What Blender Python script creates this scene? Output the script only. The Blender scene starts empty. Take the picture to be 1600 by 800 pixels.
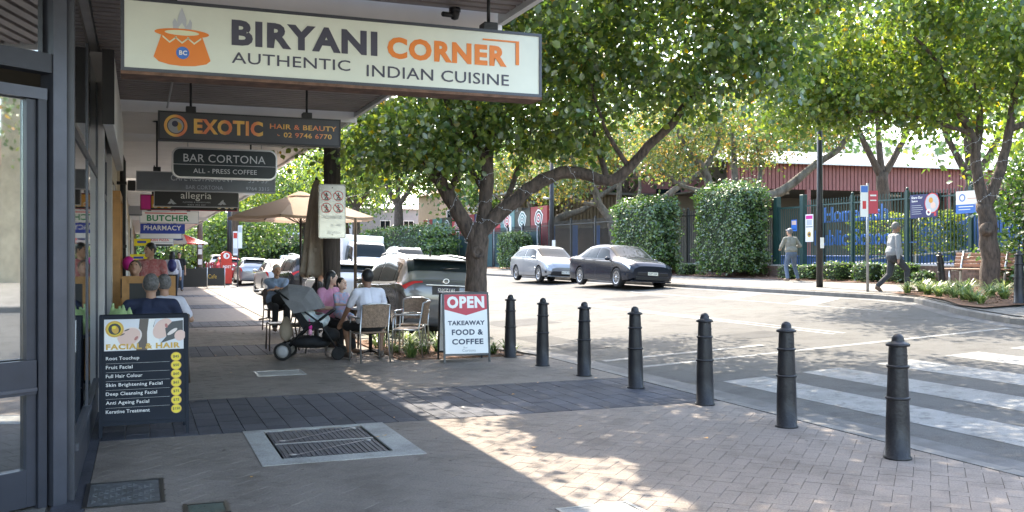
import bpy, bmesh, math, random
import numpy as np
from mathutils import Vector, Matrix
R = math.radians
random.seed(7)
rng = np.random.default_rng(11)
S = bpy.context.scene
COL = S.collection

# ---------------- camera, world, sun, exposure ----------------
cam_d = bpy.data.cameras.new("camera")
cam_d.sensor_width = 36.0
cam_d.lens = 36.0 * 1490.0 / 1600.0
cam_d.clip_start = 0.05
cam_d.clip_end = 2000
cam_d.shift_y = -2.0 / 1600.0
cam = bpy.data.objects.new("camera", cam_d)
COL.objects.link(cam)
cam.location = (0, 0, 1.58)
cam.rotation_euler = (R(90), 0, R(-21.3))
S.camera = cam
S.render.resolution_x = 1024
S.render.resolution_y = 512

SUN_EL, SUN_AZ = 50.0, 10.0          # azimuth measured from +Y towards +X
W = bpy.data.worlds.new("World")
S.world = W
W.use_nodes = True
wn = W.node_tree.nodes
sky = wn.new('ShaderNodeTexSky')
sky.sky_type = 'NISHITA'
sky.sun_disc = False
sky.sun_elevation = R(SUN_EL)
sky.sun_rotation = R(SUN_AZ)
sky.air_density = 1.0
sky.dust_density = 1.6
sky.ozone_density = 1.0
wn['Background'].inputs['Strength'].default_value = 0.15
W.node_tree.links.new(sky.outputs[0], wn['Background'].inputs[0])
sd = bpy.data.lights.new("sun", 'SUN')
sd.energy = 2.0
sd.angle = R(0.5)
sd.color = (1.0, 0.95, 0.87)
sun = bpy.data.objects.new("sun", sd)
COL.objects.link(sun)
v = Vector((math.sin(R(SUN_AZ)) * math.cos(R(SUN_EL)), math.cos(R(SUN_AZ)) * math.cos(R(SUN_EL)), math.sin(R(SUN_EL))))
sun.rotation_euler = v.to_track_quat('Z', 'Y').to_euler()
S.view_settings.view_transform = 'Standard'
S.view_settings.look = 'None'
S.view_settings.exposure = 3.05
S.view_settings.gamma = 1.0
S.view_settings.use_white_balance = True
S.view_settings.white_balance_temperature = 7300
S.view_settings.white_balance_tint = 10
S.render.engine = 'CYCLES'
S.cycles.max_bounces = 7
S.cycles.transparent_max_bounces = 10
S.cycles.transmission_bounces = 4
S.cycles.glossy_bounces = 3
S.cycles.diffuse_bounces = 4

# ---------------- materials ----------------
MATS = {}

def mat(name, col, rough=0.6, metal=0.0, var=0.12, scale=6.0, bump=0.0, bscale=60.0, spec=0.5, col2=None, coat=0.0,
        stretch=None, island=0.0, emit=0.0):
    if name in MATS:
        return MATS[name]
    m = bpy.data.materials.new(name)
    m.use_nodes = True
    nt = m.node_tree
    N = nt.nodes
    L = nt.links
    b = N['Principled BSDF']
    b.inputs['Roughness'].default_value = rough
    b.inputs['Metallic'].default_value = metal
    b.inputs['Specular IOR Level'].default_value = spec
    if coat:
        b.inputs['Coat Weight'].default_value = coat
        b.inputs['Coat Roughness'].default_value = 0.04
    tc = N.new('ShaderNodeTexCoord')
    src = tc.outputs['Object']
    if stretch:
        mp = N.new('ShaderNodeMapping')
        mp.inputs['Scale'].default_value = stretch
        L.new(src, mp.inputs[0])
        src = mp.outputs[0]
    c = (*col, 1)
    c2 = (*col2, 1) if col2 else tuple(max(0, x * (1 - 2.2 * var)) for x in col) + (1,)
    if var > 0 or col2:
        n = N.new('ShaderNodeTexNoise')
        n.inputs['Scale'].default_value = scale
        n.inputs['Detail'].default_value = 6
        n.inputs['Roughness'].default_value = 0.62
        L.new(src, n.inputs['Vector'])
        r = N.new('ShaderNodeValToRGB')
        r.color_ramp.elements[0].position = 0.33
        r.color_ramp.elements[0].color = c2
        r.color_ramp.elements[1].position = 0.66
        r.color_ramp.elements[1].color = c
        L.new(n.outputs['Fac'], r.inputs[0])
        out = r.outputs[0]
        if island:
            g = N.new('ShaderNodeNewGeometry')
            oi = N.new('ShaderNodeObjectInfo')
            ad = N.new('ShaderNodeMath'); ad.operation = 'ADD'
            L.new(g.outputs['Random Per Island'], ad.inputs[0])
            L.new(oi.outputs['Random'], ad.inputs[1])
            fr = N.new('ShaderNodeMath'); fr.operation = 'FRACT'
            L.new(ad.outputs[0], fr.inputs[0])
            mr = N.new('ShaderNodeMapRange')
            mr.inputs[3].default_value = 1 - island
            mr.inputs[4].default_value = 1 + island
            L.new(fr.outputs[0], mr.inputs[0])
            mx = N.new('ShaderNodeMix'); mx.data_type = 'RGBA'; mx.blend_type = 'MULTIPLY'
            mx.inputs[0].default_value = 1.0
            L.new(out, mx.inputs[6])
            cb = N.new('ShaderNodeCombineColor')
            for k in range(3):
                L.new(mr.outputs[0], cb.inputs[k])
            L.new(cb.outputs[0], mx.inputs[7])
            out = mx.outputs[2]
        L.new(out, b.inputs['Base Color'])
    else:
        b.inputs['Base Color'].default_value = c
    if bump > 0:
        n2 = N.new('ShaderNodeTexNoise')
        n2.inputs['Scale'].default_value = bscale
        n2.inputs['Detail'].default_value = 5
        L.new(src, n2.inputs['Vector'])
        bp = N.new('ShaderNodeBump')
        bp.inputs['Strength'].default_value = bump
        bp.inputs['Distance'].default_value = 0.02
        L.new(n2.outputs['Fac'], bp.inputs['Height'])
        L.new(bp.outputs[0], b.inputs['Normal'])
    if emit:
        b.inputs['Emission Color'].default_value = c
        b.inputs['Emission Strength'].default_value = emit
    MATS[name] = m
    return m

def flat(name, col, rough=0.5, metal=0.0, coat=0.0):
    return mat(name, col, rough, metal, var=0, coat=coat)

def leafmat(name, cols, trans=0.45, gloss=0.08):
    """cols: list of (position, rgb) picked at random for every leaf"""
    m = bpy.data.materials.new(name)
    m.use_nodes = True
    N = m.node_tree.nodes
    L = m.node_tree.links
    N.clear()
    out = N.new('ShaderNodeOutputMaterial')
    g = N.new('ShaderNodeNewGeometry')
    r = N.new('ShaderNodeValToRGB')
    r.color_ramp.interpolation = 'LINEAR'
    e = r.color_ramp.elements
    e[0].position, e[0].color = cols[0][0], (*cols[0][1], 1)
    e[1].position, e[1].color = cols[-1][0], (*cols[-1][1], 1)
    for p, c in cols[1:-1]:
        x = e.new(p)
        x.color = (*c, 1)
    L.new(g.outputs['Random Per Island'], r.inputs[0])
    d = N.new('ShaderNodeBsdfDiffuse')
    t = N.new('ShaderNodeBsdfTranslucent')
    hs = N.new('ShaderNodeHueSaturation')
    hs.inputs['Hue'].default_value = 0.485
    hs.inputs['Saturation'].default_value = 1.1
    hs.inputs['Value'].default_value = 1.9
    L.new(r.outputs[0], hs.inputs['Color'])
    L.new(r.outputs[0], d.inputs[0])
    L.new(hs.outputs[0], t.inputs[0])
    mx = N.new('ShaderNodeMixShader')
    mx.inputs[0].default_value = trans
    L.new(d.outputs[0], mx.inputs[1])
    L.new(t.outputs[0], mx.inputs[2])
    gl = N.new('ShaderNodeBsdfGlossy')
    gl.inputs['Roughness'].default_value = 0.34
    mx2 = N.new('ShaderNodeMixShader')
    mx2.inputs[0].default_value = gloss
    L.new(mx.outputs[0], mx2.inputs[1])
    L.new(gl.outputs[0], mx2.inputs[2])
    L.new(mx2.outputs[0], out.inputs[0])
    MATS[name] = m
    return m

def glassmat(name, tint=(0.75, 0.8, 0.8), refl=0.35, rough=0.02):
    m = bpy.data.materials.new(name)
    m.use_nodes = True
    N = m.node_tree.nodes
    L = m.node_tree.links
    N.clear()
    out = N.new('ShaderNodeOutputMaterial')
    tr = N.new('ShaderNodeBsdfTransparent')
    tr.inputs[0].default_value = (*tint, 1)
    gl = N.new('ShaderNodeBsdfGlossy')
    gl.inputs['Roughness'].default_value = rough
    gl.inputs[0].default_value = (0.9, 0.93, 0.95, 1)
    fr = N.new('ShaderNodeFresnel')
    fr.inputs[0].default_value = 1.5
    mr = N.new('ShaderNodeMapRange')
    mr.inputs[3].default_value = refl
    mr.inputs[4].default_value = 1.0
    L.new(fr.outputs[0], mr.inputs[0])
    mx = N.new('ShaderNodeMixShader')
    L.new(mr.outputs[0], mx.inputs[0])
    L.new(tr.outputs[0], mx.inputs[1])
    L.new(gl.outputs[0], mx.inputs[2])
    L.new(mx.outputs[0], out.inputs[0])
    MATS[name] = m
    return m

def gradmat(name, c1, c2, scale):
    """printed gradient along the lettering (flat print)"""
    m = bpy.data.materials.new(name)
    m.use_nodes = True
    N = m.node_tree.nodes
    L = m.node_tree.links
    b = N['Principled BSDF']
    b.inputs['Roughness'].default_value = 0.4
    tc = N.new('ShaderNodeTexCoord')
    w = N.new('ShaderNodeTexWave')
    w.inputs['Scale'].default_value = scale
    L.new(tc.outputs['Object'], w.inputs['Vector'])
    r = N.new('ShaderNodeValToRGB')
    r.color_ramp.elements[0].color = (*c1, 1)
    r.color_ramp.elements[1].color = (*c2, 1)
    L.new(w.outputs['Fac'], r.inputs[0])
    L.new(r.outputs[0], b.inputs['Base Color'])
    MATS[name] = m
    return m

def ground_mat(name, col, dark, spot, big=0.35, fine=90.0, bump=0.4, island=0.0, spots=0.0, rough=0.88, worn=None):
    """outdoor ground: broad tone drift, fine aggregate, darker stains and small spots; world position based"""
    m = bpy.data.materials.new(name); m.use_nodes = True
    N = m.node_tree.nodes; L = m.node_tree.links; b = N['Principled BSDF']; b.inputs['Roughness'].default_value = rough; b.inputs['Specular IOR Level'].default_value = 0.15
    g = N.new('ShaderNodeNewGeometry')
    def noise(sc, det=4, ro=.6):
        n = N.new('ShaderNodeTexNoise'); n.inputs['Scale'].default_value = sc; n.inputs['Detail'].default_value = det; n.inputs['Roughness'].default_value = ro
        L.new(g.outputs['Position'], n.inputs['Vector']); return n.outputs['Fac']
    def ramp(src, p0, c0, p1, c1):
        r = N.new('ShaderNodeValToRGB'); e = r.color_ramp.elements
        e[0].position, e[0].color = p0, (*c0, 1); e[1].position, e[1].color = p1, (*c1, 1); L.new(src, r.inputs[0]); return r.outputs[0]
    def mul(a, b_, f=1.0):
        x = N.new('ShaderNodeMix'); x.data_type = 'RGBA'; x.blend_type = 'MULTIPLY'; x.inputs[0].default_value = f
        L.new(a, x.inputs[6]); L.new(b_, x.inputs[7]); return x.outputs[2]
    c = ramp(noise(big, 5, .65), .32, dark, .68, col)
    c = mul(c, ramp(noise(fine, 3, .7), .3, (.72, .72, .72), .7, (1.18, 1.18, 1.18)))
    c = mul(c, ramp(noise(2.3, 6, .7), .36, (.78, .77, .76), .52, (1, 1, 1)))
    if spots:
        v = N.new('ShaderNodeTexVoronoi'); v.inputs['Scale'].default_value = 3.1; L.new(g.outputs['Position'], v.inputs['Vector'])
        c = mul(c, ramp(v.outputs['Distance'], .035, spot, .05, (1, 1, 1)), spots)
    if island:
        oi = N.new('ShaderNodeObjectInfo'); ad = N.new('ShaderNodeMath'); ad.operation = 'ADD'; fr = N.new('ShaderNodeMath'); fr.operation = 'FRACT'
        L.new(g.outputs['Random Per Island'], ad.inputs[0]); L.new(oi.outputs['Random'], ad.inputs[1]); L.new(ad.outputs[0], fr.inputs[0])
        c = mul(c, ramp(fr.outputs[0], 0, (1 - island,) * 3, 1, (1 + island,) * 3))
    if worn:
        mx = N.new('ShaderNodeMix'); mx.data_type = 'RGBA'; w = ramp(noise(worn, 8, .75), .53, (0, 0, 0), .60, (1, 1, 1))
        L.new(w, mx.inputs[0]); L.new(c, mx.inputs[6]); mx.inputs[7].default_value = (*spot, 1); c = mx.outputs[2]
    L.new(c, b.inputs['Base Color'])
    bp = N.new('ShaderNodeBump'); bp.inputs['Strength'].default_value = bump; bp.inputs['Distance'].default_value = .015
    L.new(noise(fine, 4, .7), bp.inputs['Height']); L.new(bp.outputs[0], b.inputs['Normal'])
    MATS[name] = m
ground_mat('asphalt_patch', (0.075, 0.075, 0.075), (0.062, 0.062, 0.061), (.5, .5, .5), .8, 90, .6)
ground_mat('asphalt', (0.122, 0.120, 0.114), (0.094, 0.093, 0.090), (.5, .5, .5), .25, 110, .5, 0, .6)
ground_mat('brick_brown', (0.262, 0.226, 0.197), (0.200, 0.172, 0.150), (.45, .45, .45), .55, 70, .35, .035, .8, .85)
ground_mat('brick_dark', (0.085, 0.089, 0.106), (0.060, 0.063, 0.077), (.6, .6, .6), .8, 60, .35, .20, .5, .75)
ground_mat('concrete', (0.215, 0.205, 0.188), (0.165, 0.158, 0.145), (.5, .5, .5), .7, 80, .3, 0, .8)
ground_mat('conc_pale', (0.44, 0.43, 0.40), (0.33, 0.325, 0.31), (.6, .6, .6), 1.6, 80, .3, 0, .5)
ground_mat('roadpaint', (0.29, 0.29, 0.28), (0.21, 0.21, 0.20), (.15, .15, .145), 1.2, 90, .4, 0, 0, .7, worn=7.0)
mat('gutter', (0.11, 0.11, 0.11), 0.8, var=0.2, scale=2, bump=0.3, bscale=60)
mat('kerb', (0.17, 0.165, 0.155), 0.85, var=0.2, scale=3, bump=0.3, bscale=40)
mat('mortar', (0.195, 0.168, 0.148), 0.95, var=0.15, scale=8)
mat('earth', (0.20, 0.165, 0.12), 0.95, var=0.25, scale=1.0, bump=0.4, bscale=20)
mat('mulch', (0.22, 0.12, 0.075), 0.95, var=0.25, scale=20, bump=0.6, bscale=50, island=0.3)
mat('iron', (0.011, 0.011, 0.014), 0.4, 0.0, col2=(0.024, 0.023, 0.024), scale=7, bump=0.25, bscale=50, spec=0.35)
mat('frame_dark', (0.05, 0.055, 0.072), 0.38, 0.3, var=0.1, scale=4)
mat('frame_mid', (0.10, 0.108, 0.135), 0.35, 0.5, var=0.1, scale=4)
mat('alu', (0.55, 0.56, 0.57), 0.3, 0.9, var=0.08, scale=10)
mat('steel', (0.35, 0.36, 0.37), 0.45, 0.7, var=0.15, scale=8)
mat('steel_lid', (0.055, 0.062, 0.085), 0.6, 0.0, var=0.25, scale=7, bump=0.2, bscale=30)
mat('lid_green', (0.10, 0.14, 0.12), 0.55, 0.3, var=0.2, scale=9)
mat('soffit', (0.29, 0.25, 0.235), 0.55, var=0.12, scale=1.5)
mat('soffit_pale', (0.74, 0.71, 0.68), 0.6, var=0.05, scale=1.2)
mat('white_paint', (0.78, 0.77, 0.74), 0.5, var=0.06, scale=3)
mat('cream', (0.62, 0.54, 0.42), 0.7, var=0.1, scale=3)
mat('render_grey', (0.50, 0.48, 0.46), 0.8, var=0.08, scale=3)
mat('timber_pole', (0.085, 0.066, 0.055), 0.9, var=0.3, scale=4, bump=0.8, bscale=22, stretch=(6, 6, 0.5))
mat('timber_old', (0.17, 0.12, 0.09), 0.9, var=0.25, scale=4, bump=0.6, bscale=22, stretch=(6, 6, 0.5))
mat('bark', (0.14, 0.102, 0.08), 0.95, col2=(0.042, 0.032, 0.028), scale=7, bump=1.0, bscale=16, stretch=(2.5, 2.5, 0.7))
mat('bark_grey', (0.19, 0.165, 0.135), 0.95, var=0.3, scale=3, bump=1.0, bscale=12, stretch=(2, 2, 0.8))
mat('wood_bench', (0.34, 0.17, 0.10), 0.6, var=0.2, scale=5, stretch=(1, 1, 8))
mat('wood_orange', (0.50, 0.24, 0.07), 0.5, var=0.15, scale=5)
mat('brickwall', (0.20, 0.13, 0.105), 0.9, var=0.2, scale=6, bump=0.4, bscale=30, island=0.25)
mat('umbrella_pale', (0.62, 0.56, 0.48), 0.85, var=0.05, scale=3)
mat('canvas_fold', (0.38, 0.315, 0.25), 0.9, var=0.12, scale=6)
mat('red_wall', (0.25, 0.085, 0.08), 0.6, var=0.08, scale=3)
mat('metal_roof', (0.24, 0.235, 0.22), 0.5, 0.1, var=0.07, scale=2)
mat('school_blue', (0.055, 0.15, 0.44), 0.6, var=0.08, scale=3)
mat('fence_green', (0.018, 0.062, 0.058), 0.45, 0.1, var=0.1, scale=5)
mat('fence_black', (0.018, 0.02, 0.024), 0.5, 0.1, var=0.1, scale=5)
mat('teal_mesh', (0.04, 0.10, 0.105), 0.7, var=0.1, scale=5)
mat('brown_screen', (0.25, 0.19, 0.13), 0.8, var=0.2, scale=2)
mat('house_tan', (0.55, 0.38, 0.27), 0.8, var=0.06, scale=2)
mat('house_grey', (0.36, 0.36, 0.38), 0.8, var=0.06, scale=2)
mat('sandstone', (0.60, 0.50, 0.36), 0.85, var=0.15, scale=3, bump=0.4, bscale=20)
mat('skin', (0.50, 0.29, 0.20), 0.5, var=0.06, scale=14)
mat('skin_pale', (0.66, 0.43, 0.33), 0.5, var=0.05, scale=14)
mat('skin_brown', (0.27, 0.145, 0.095), 0.5, var=0.06, scale=14)
mat('hair_black', (0.012, 0.011, 0.012), 0.4, var=0.2, scale=40, bump=0.4, bscale=90)
mat('hair_grey', (0.20, 0.19, 0.185), 0.6, var=0.3, scale=40, bump=0.4, bscale=90)
mat('hair_white', (0.55, 0.54, 0.52), 0.6, var=0.2, scale=40, bump=0.4, bscale=90)
mat('shirt_white', (0.68, 0.68, 0.76), 0.85, var=0.06, scale=5, bump=0.3, bscale=9)
mat('shirt_navy', (0.022, 0.032, 0.075), 0.85, var=0.15, scale=5, bump=0.3, bscale=9)
mat('shirt_blue', (0.25, 0.36, 0.55), 0.85, var=0.15, scale=16, bump=0.3, bscale=9)
mat('shirt_pink', (0.72, 0.33, 0.50), 0.85, var=0.1, scale=6, bump=0.3, bscale=9)
mat('shirt_red', (0.45, 0.10, 0.10), 0.85, col2=(0.55, 0.30, 0.30), scale=22, bump=0.3, bscale=9)
mat('knit_grey', (0.24, 0.235, 0.20), 0.95, var=0.12, scale=9, bump=0.5, bscale=70)
mat('jacket_grey', (0.24, 0.25, 0.265), 0.7, var=0.08, scale=5, bump=0.35, bscale=9)
mat('shirt_floral', (0.20, 0.42, 0.62), 0.85, col2=(0.65, 0.30, 0.32), scale=22)
mat('cloth_black', (0.015, 0.015, 0.018), 0.85, var=0.2, scale=8, bump=0.3, bscale=12)
mat('trouser_grey', (0.035, 0.038, 0.045), 0.85, var=0.15, scale=8, bump=0.3, bscale=12)
mat('jeans', (0.10, 0.14, 0.21), 0.85, var=0.15, scale=8, bump=0.3, bscale=20)
mat('shoe_brown', (0.15, 0.09, 0.06), 0.6, var=0.1)
mat('rattan', (0.30, 0.20, 0.135), 0.7, var=0.25, scale=30, bump=0.5, bscale=60)
mat('lid_grey', (0.14, 0.15, 0.16), 0.5, 0.2, var=0.25, scale=9, bump=0.2, bscale=40)
mat('stroller_grey', (0.19, 0.19, 0.195), 0.85, var=0.1, scale=9, bump=0.3, bscale=10)
mat('fabric_black', (0.012, 0.013, 0.016), 0.8, var=0.15, scale=9)
mat('blanket', (0.68, 0.70, 0.70), 0.9, col2=(0.30, 0.42, 0.46), scale=16)
mat('rubber', (0.016, 0.016, 0.017), 0.8, var=0.2, scale=20)
mat('rim', (0.45, 0.46, 0.47), 0.3, 0.85, var=0.05)
mat('post_red', (0.62, 0.035, 0.02), 0.35, var=0.08, scale=5)
mat('plastic_bag', (0.35, 0.50, 0.22), 0.5, var=0.2, scale=12)
mat('sign_cream', (0.70, 0.74, 0.64), 0.3, var=0.05, scale=1.6)
mat('sign_char', (0.07, 0.07, 0.075), 0.5, var=0.1, scale=2)
mat('sign_slate', (0.15, 0.165, 0.18), 0.4, var=0.1, scale=3)
mat('sign_dgreen', (0.018, 0.032, 0.036), 0.4, var=0.1, scale=3)
mat('sign_black', (0.016, 0.016, 0.018), 0.35, var=0.1, scale=3)
mat('board_navy', (0.016, 0.022, 0.034), 0.6, var=0.1, scale=3, spec=0.2)
mat('street_sign', (0.58, 0.60, 0.58), 0.25, 0.55, var=0.12, scale=3)
mat('rust', (0.22, 0.12, 0.08), 0.8, var=0.3, scale=9)
for n, c in dict(white=(0.80, 0.80, 0.78), black=(0.012, 0.012, 0.014), ink=(0.045, 0.045, 0.075), orange=(0.80, 0.21, 0.02),
                 red=(0.62, 0.02, 0.02), signred=(0.52, 0.03, 0.055), gold=(0.60, 0.36, 0.05), flamegrey=(0.45, 0.48, 0.52),
                 rice=(0.72, 0.72, 0.50), logoblue=(0.03, 0.16, 0.55), nameblue=(0.06, 0.17, 0.45), silver=(0.62, 0.64, 0.64), dark_ink=(0.02, 0.035, 0.075),
                 green=(0.0, 0.22, 0.08), blue=(0.015, 0.05, 0.36), yellow=(0.80, 0.62, 0.02), platey=(0.75, 0.6, 0.05),
                 magenta=(0.60, 0.02, 0.25), navy=(0.012, 0.014, 0.10), teal=(0.09, 0.22, 0.23), maroon=(0.30, 0.02, 0.035),
                 facepink=(0.72, 0.50, 0.43), facepale=(0.75, 0.66, 0.62), towel=(0.66, 0.68, 0.72), maskdark=(0.05, 0.055, 0.06),
                 food=(0.62, 0.28, 0.03), cap=(0.10, 0.10, 0.12), lampred=(0.55, 0.012, 0.012), headlamp=(0.75, 0.78, 0.8),
                 plate=(0.70, 0.70, 0.62), grille=(0.012, 0.012, 0.014), trimblack=(0.02, 0.02, 0.022), chrome=(0.7, 0.7, 0.7),
                 eye=(0.02, 0.015, 0.012), lip=(0.45, 0.15, 0.13), grey=(0.35, 0.35, 0.36), leather=(0.10, 0.075, 0.06),
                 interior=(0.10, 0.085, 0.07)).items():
    flat(n, c, 0.45, 0.9 if n == 'chrome' else 0.0)
gradmat('exotic_grad', (0.80, 0.22, 0.10), (0.85, 0.52, 0.12), 1.2)
for n, c, me in [('paint_silver', (0.30, 0.31, 0.32), 0.45), ('paint_white', (0.55, 0.55, 0.55), 0.0), ('paint_black', (0.012, 0.016, 0.025), 0.0),
                 ('paint_grey', (0.16, 0.16, 0.165), 0.35), ('paint_blue', (0.07, 0.14, 0.28), 0.4), ('paint_red', (0.4, 0.03, 0.03), 0.1),
                 ('paint_dark', (0.05, 0.05, 0.055), 0.5)]:
    mat(n, c, 0.16, me, var=0, spec=0.4)
m_ = mat('car_glass', (0.012, 0.018, 0.02), 0.06, 0.0, var=0, spec=0.28)
glassmat('shop_glass', (0.6, 0.63, 0.6), 0.55)
glassmat('clear_glass', (0.8, 0.85, 0.85), 0.12)
leafmat('leaf_main', [(0.0, (0.030, 0.080, 0.020)), (0.35, (0.066, 0.130, 0.028)), (0.7, (0.130, 0.192, 0.038)), (0.985, (0.16, 0.21, 0.035)),
                      (0.992, (0.38, 0.27, 0.02)), (1.0, (0.34, 0.22, 0.03))], 0.46, 0.10)
leafmat('leaf_lime', [(0.0, (0.05, 0.10, 0.02)), (0.5, (0.11, 0.18, 0.03)), (0.9, (0.2, 0.26, 0.04)), (1.0, (0.34, 0.27, 0.04))], 0.5)
leafmat('leaf_hedge', [(0.0, (0.022, 0.058, 0.016)), (0.6, (0.05, 0.12, 0.026)), (1.0, (0.12, 0.20, 0.035))], 0.3, 0.1)
leafmat('leaf_far', [(0.0, (0.030, 0.065, 0.022)), (0.6, (0.06, 0.12, 0.03)), (1.0, (0.13, 0.19, 0.045))], 0.4, 0.06)
leafmat('leaf_fig', [(0.0, (0.045, 0.085, 0.025)), (0.6, (0.10, 0.15, 0.035)), (0.85, (0.26, 0.22, 0.05)), (1.0, (0.28, 0.15, 0.05))], 0.45, 0.08)
leafmat('umbrella', [(0.0, (0.35, 0.285, 0.225)), (0.5, (0.36, 0.29, 0.23)), (1.0, (0.37, 0.30, 0.24))], 0.22, 0.0)
leafmat('leaf_strap', [(0.0, (0.04, 0.09, 0.025)), (0.6, (0.09, 0.17, 0.04)), (1.0, (0.28, 0.34, 0.12))], 0.35, 0.12)

MATS['car_glass'].node_tree.nodes['Principled BSDF'].inputs['IOR'].default_value = 1.25
# ---------------- object helpers ----------------
def tag(o, label=None, cat=None, group=None, kind=None):
    if label: o['label'] = label
    if cat: o['category'] = cat
    if group: o['group'] = group
    if kind: o['kind'] = kind
    return o

def empty(name, loc=(0, 0, 0), rz=0.0, label=None, cat=None, group=None):
    o = bpy.data.objects.new(name, None)
    COL.objects.link(o)
    o.location = loc
    o.rotation_euler = (0, 0, rz)
    o.empty_display_size = 0.1
    return tag(o, label, cat, group)

def link(name, me, parent=None):
    o = bpy.data.objects.new(name, me)
    COL.objects.link(o)
    if parent is not None:
        o.parent = parent
    return o

def kids(o):
    return list(o.children)

def copy_tree(o, parent=None):
    c = o.copy()
    COL.objects.link(c)
    c.parent = parent
    for ch in kids(o):
        copy_tree(ch, c)
    return c

class MB:
    def __init__(s):
        s.v = []; s.f = []; s.mi = []; s.sm = []; s.mats = []
    def m(s, name):
        if name not in s.mats: s.mats.append(name)
        return s.mats.index(name)
    def add(s, vs, fs, m, smooth=False):
        o = len(s.v)
        s.v += [tuple(p) for p in vs]
        k = s.m(m)
        for f in fs:
            s.f.append([i + o for i in f]); s.mi.append(k); s.sm.append(smooth)
        return s
    def box(s, x0, y0, z0, x1, y1, z1, m, M=None, bev=0.0):
        if bev > 0:
            b = bev
            pts = []
            for z, i in ((z0, b), (z0 + b, 0), (z1 - b, 0), (z1, b)):
                pts += [(x0 + i, y0 + b + 0, z) if 0 else (x0 + i, y0 + i, z), (x1 - i, y0 + i, z), (x1 - i, y1 - i, z), (x0 + i, y1 - i, z)]
            fs = [(3, 2, 1, 0), (12, 13, 14, 15)]
            for k in range(3):
                for j in range(4):
                    a = k * 4 + j; c = k * 4 + (j + 1) % 4
                    fs.append((a, c, c + 4, a + 4))
        else:
            pts = [(x0, y0, z0), (x1, y0, z0), (x1, y1, z0), (x0, y1, z0), (x0, y0, z1), (x1, y0, z1), (x1, y1, z1), (x0, y1, z1)]
            fs = [(3, 2, 1, 0), (4, 5, 6, 7), (0, 1, 5, 4), (1, 2, 6, 5), (2, 3, 7, 6), (3, 0, 4, 7)]
        if M is not None: pts = [M @ Vector(p) for p in pts]
        return s.add(pts, fs, m)
    def prism(s, poly, z0, z1, m, M=None):
        n = len(poly)
        pts = [(x, y, z0) for x, y in poly] + [(x, y, z1) for x, y in poly]
        fs = [tuple(range(n - 1, -1, -1)), tuple(range(n, 2 * n))] + [(i, (i + 1) % n, n + (i + 1) % n, n + i) for i in range(n)]
        if M is not None: pts = [M @ Vector(p) for p in pts]
        return s.add(pts, fs, m)
    def tube(s, pts, rad, m, n=8, cap=True, smooth=True, squash=None):
        pts = [Vector(p) for p in pts]
        if not hasattr(rad, '__len__'): rad = [rad] * len(pts)
        vs = []; fs = []
        up = None
        for i, p in enumerate(pts):
            a = pts[max(0, i - 1)]; b = pts[min(len(pts) - 1, i + 1)]
            t = (b - a).normalized() if (b - a).length > 1e-9 else Vector((0, 0, 1))
            if up is None:
                up = Vector((0, 0, 1)) if abs(t.z) < 0.9 else Vector((0, 1, 0))
            x = t.cross(up)
            if x.length < 1e-6: x = t.orthogonal()
            x.normalize(); y = x.cross(t).normalized(); up = y
            for k in range(n):
                q = 2 * math.pi * k / n
                vs.append(p + x * math.cos(q) * rad[i] + y * math.sin(q) * rad[i])
        for i in range(len(pts) - 1):
            for k in range(n):
                fs.append((i * n + k, i * n + (k + 1) % n, (i + 1) * n + (k + 1) % n, (i + 1) * n + k))
        if cap:
            fs.append(tuple(range(n - 1, -1, -1)))
            fs.append(tuple(range((len(pts) - 1) * n, len(pts) * n)))
        return s.add(vs, fs, m, smooth)
    def lathe(s, prof, m, n=16, M=None, smooth=True, a0=0, a1=2 * math.pi):
        full = abs(a1 - a0 - 2 * math.pi) < 1e-6
        c = n if full else n + 1
        vs = []; fs = []
        for r, z in prof:
            for k in range(c):
                q = a0 + (a1 - a0) * k / n
                vs.append(Vector((r * math.cos(q), r * math.sin(q), z)))
        for i in range(len(prof) - 1):
            for k in range(n):
                k2 = (k + 1) % c
                fs.append((i * c + k, i * c + k2, (i + 1) * c + k2, (i + 1) * c + k))
        if M is not None: vs = [M @ p for p in vs]
        return s.add(vs, fs, m, smooth)
    def quad(s, a, b, c, d, m):
        return s.add([a, b, c, d], [(0, 1, 2, 3)], m)
    def ell(s, c, r, m, n=14, k=9, M=None):
        c = Vector(c)
        prof = []
        vs = []; fs = []
        for i in range(k + 1):
            th = math.pi * i / k
            for j in range(n):
                q = 2 * math.pi * j / n
                p = Vector((r[0] * math.sin(th) * math.cos(q), r[1] * math.sin(th) * math.sin(q), -r[2] * math.cos(th)))
                if M is not None: p = M @ p
                vs.append(c + p)
        for i in range(k):
            for j in range(n):
                fs.append((i * n + j, i * n + (j + 1) % n, (i + 1) * n + (j + 1) % n, (i + 1) * n + j))
        return s.add(vs, fs, m, True)
    def mesh(s, name='mesh', clean=False):
        me = bpy.data.meshes.new(name)
        me.from_pydata(s.v, [], s.f)
        for n in s.mats: me.materials.append(MATS[n])
        me.polygons.foreach_set('material_index', s.mi)
        me.polygons.foreach_set('use_smooth', s.sm)
        me.update()
        return me
    def build(s, name, parent=None, **k):
        o = link(name, s.mesh(name), parent)
        return tag(o, **k) if k else o

def part(name, m, parent, fn):
    b = MB(); fn(b, m); return b.build(name, parent)

def boxpart(name, parent, dims, m, bev=0.0, M=None):
    return MB().box(*dims, m, M, bev).build(name, parent)

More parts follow.
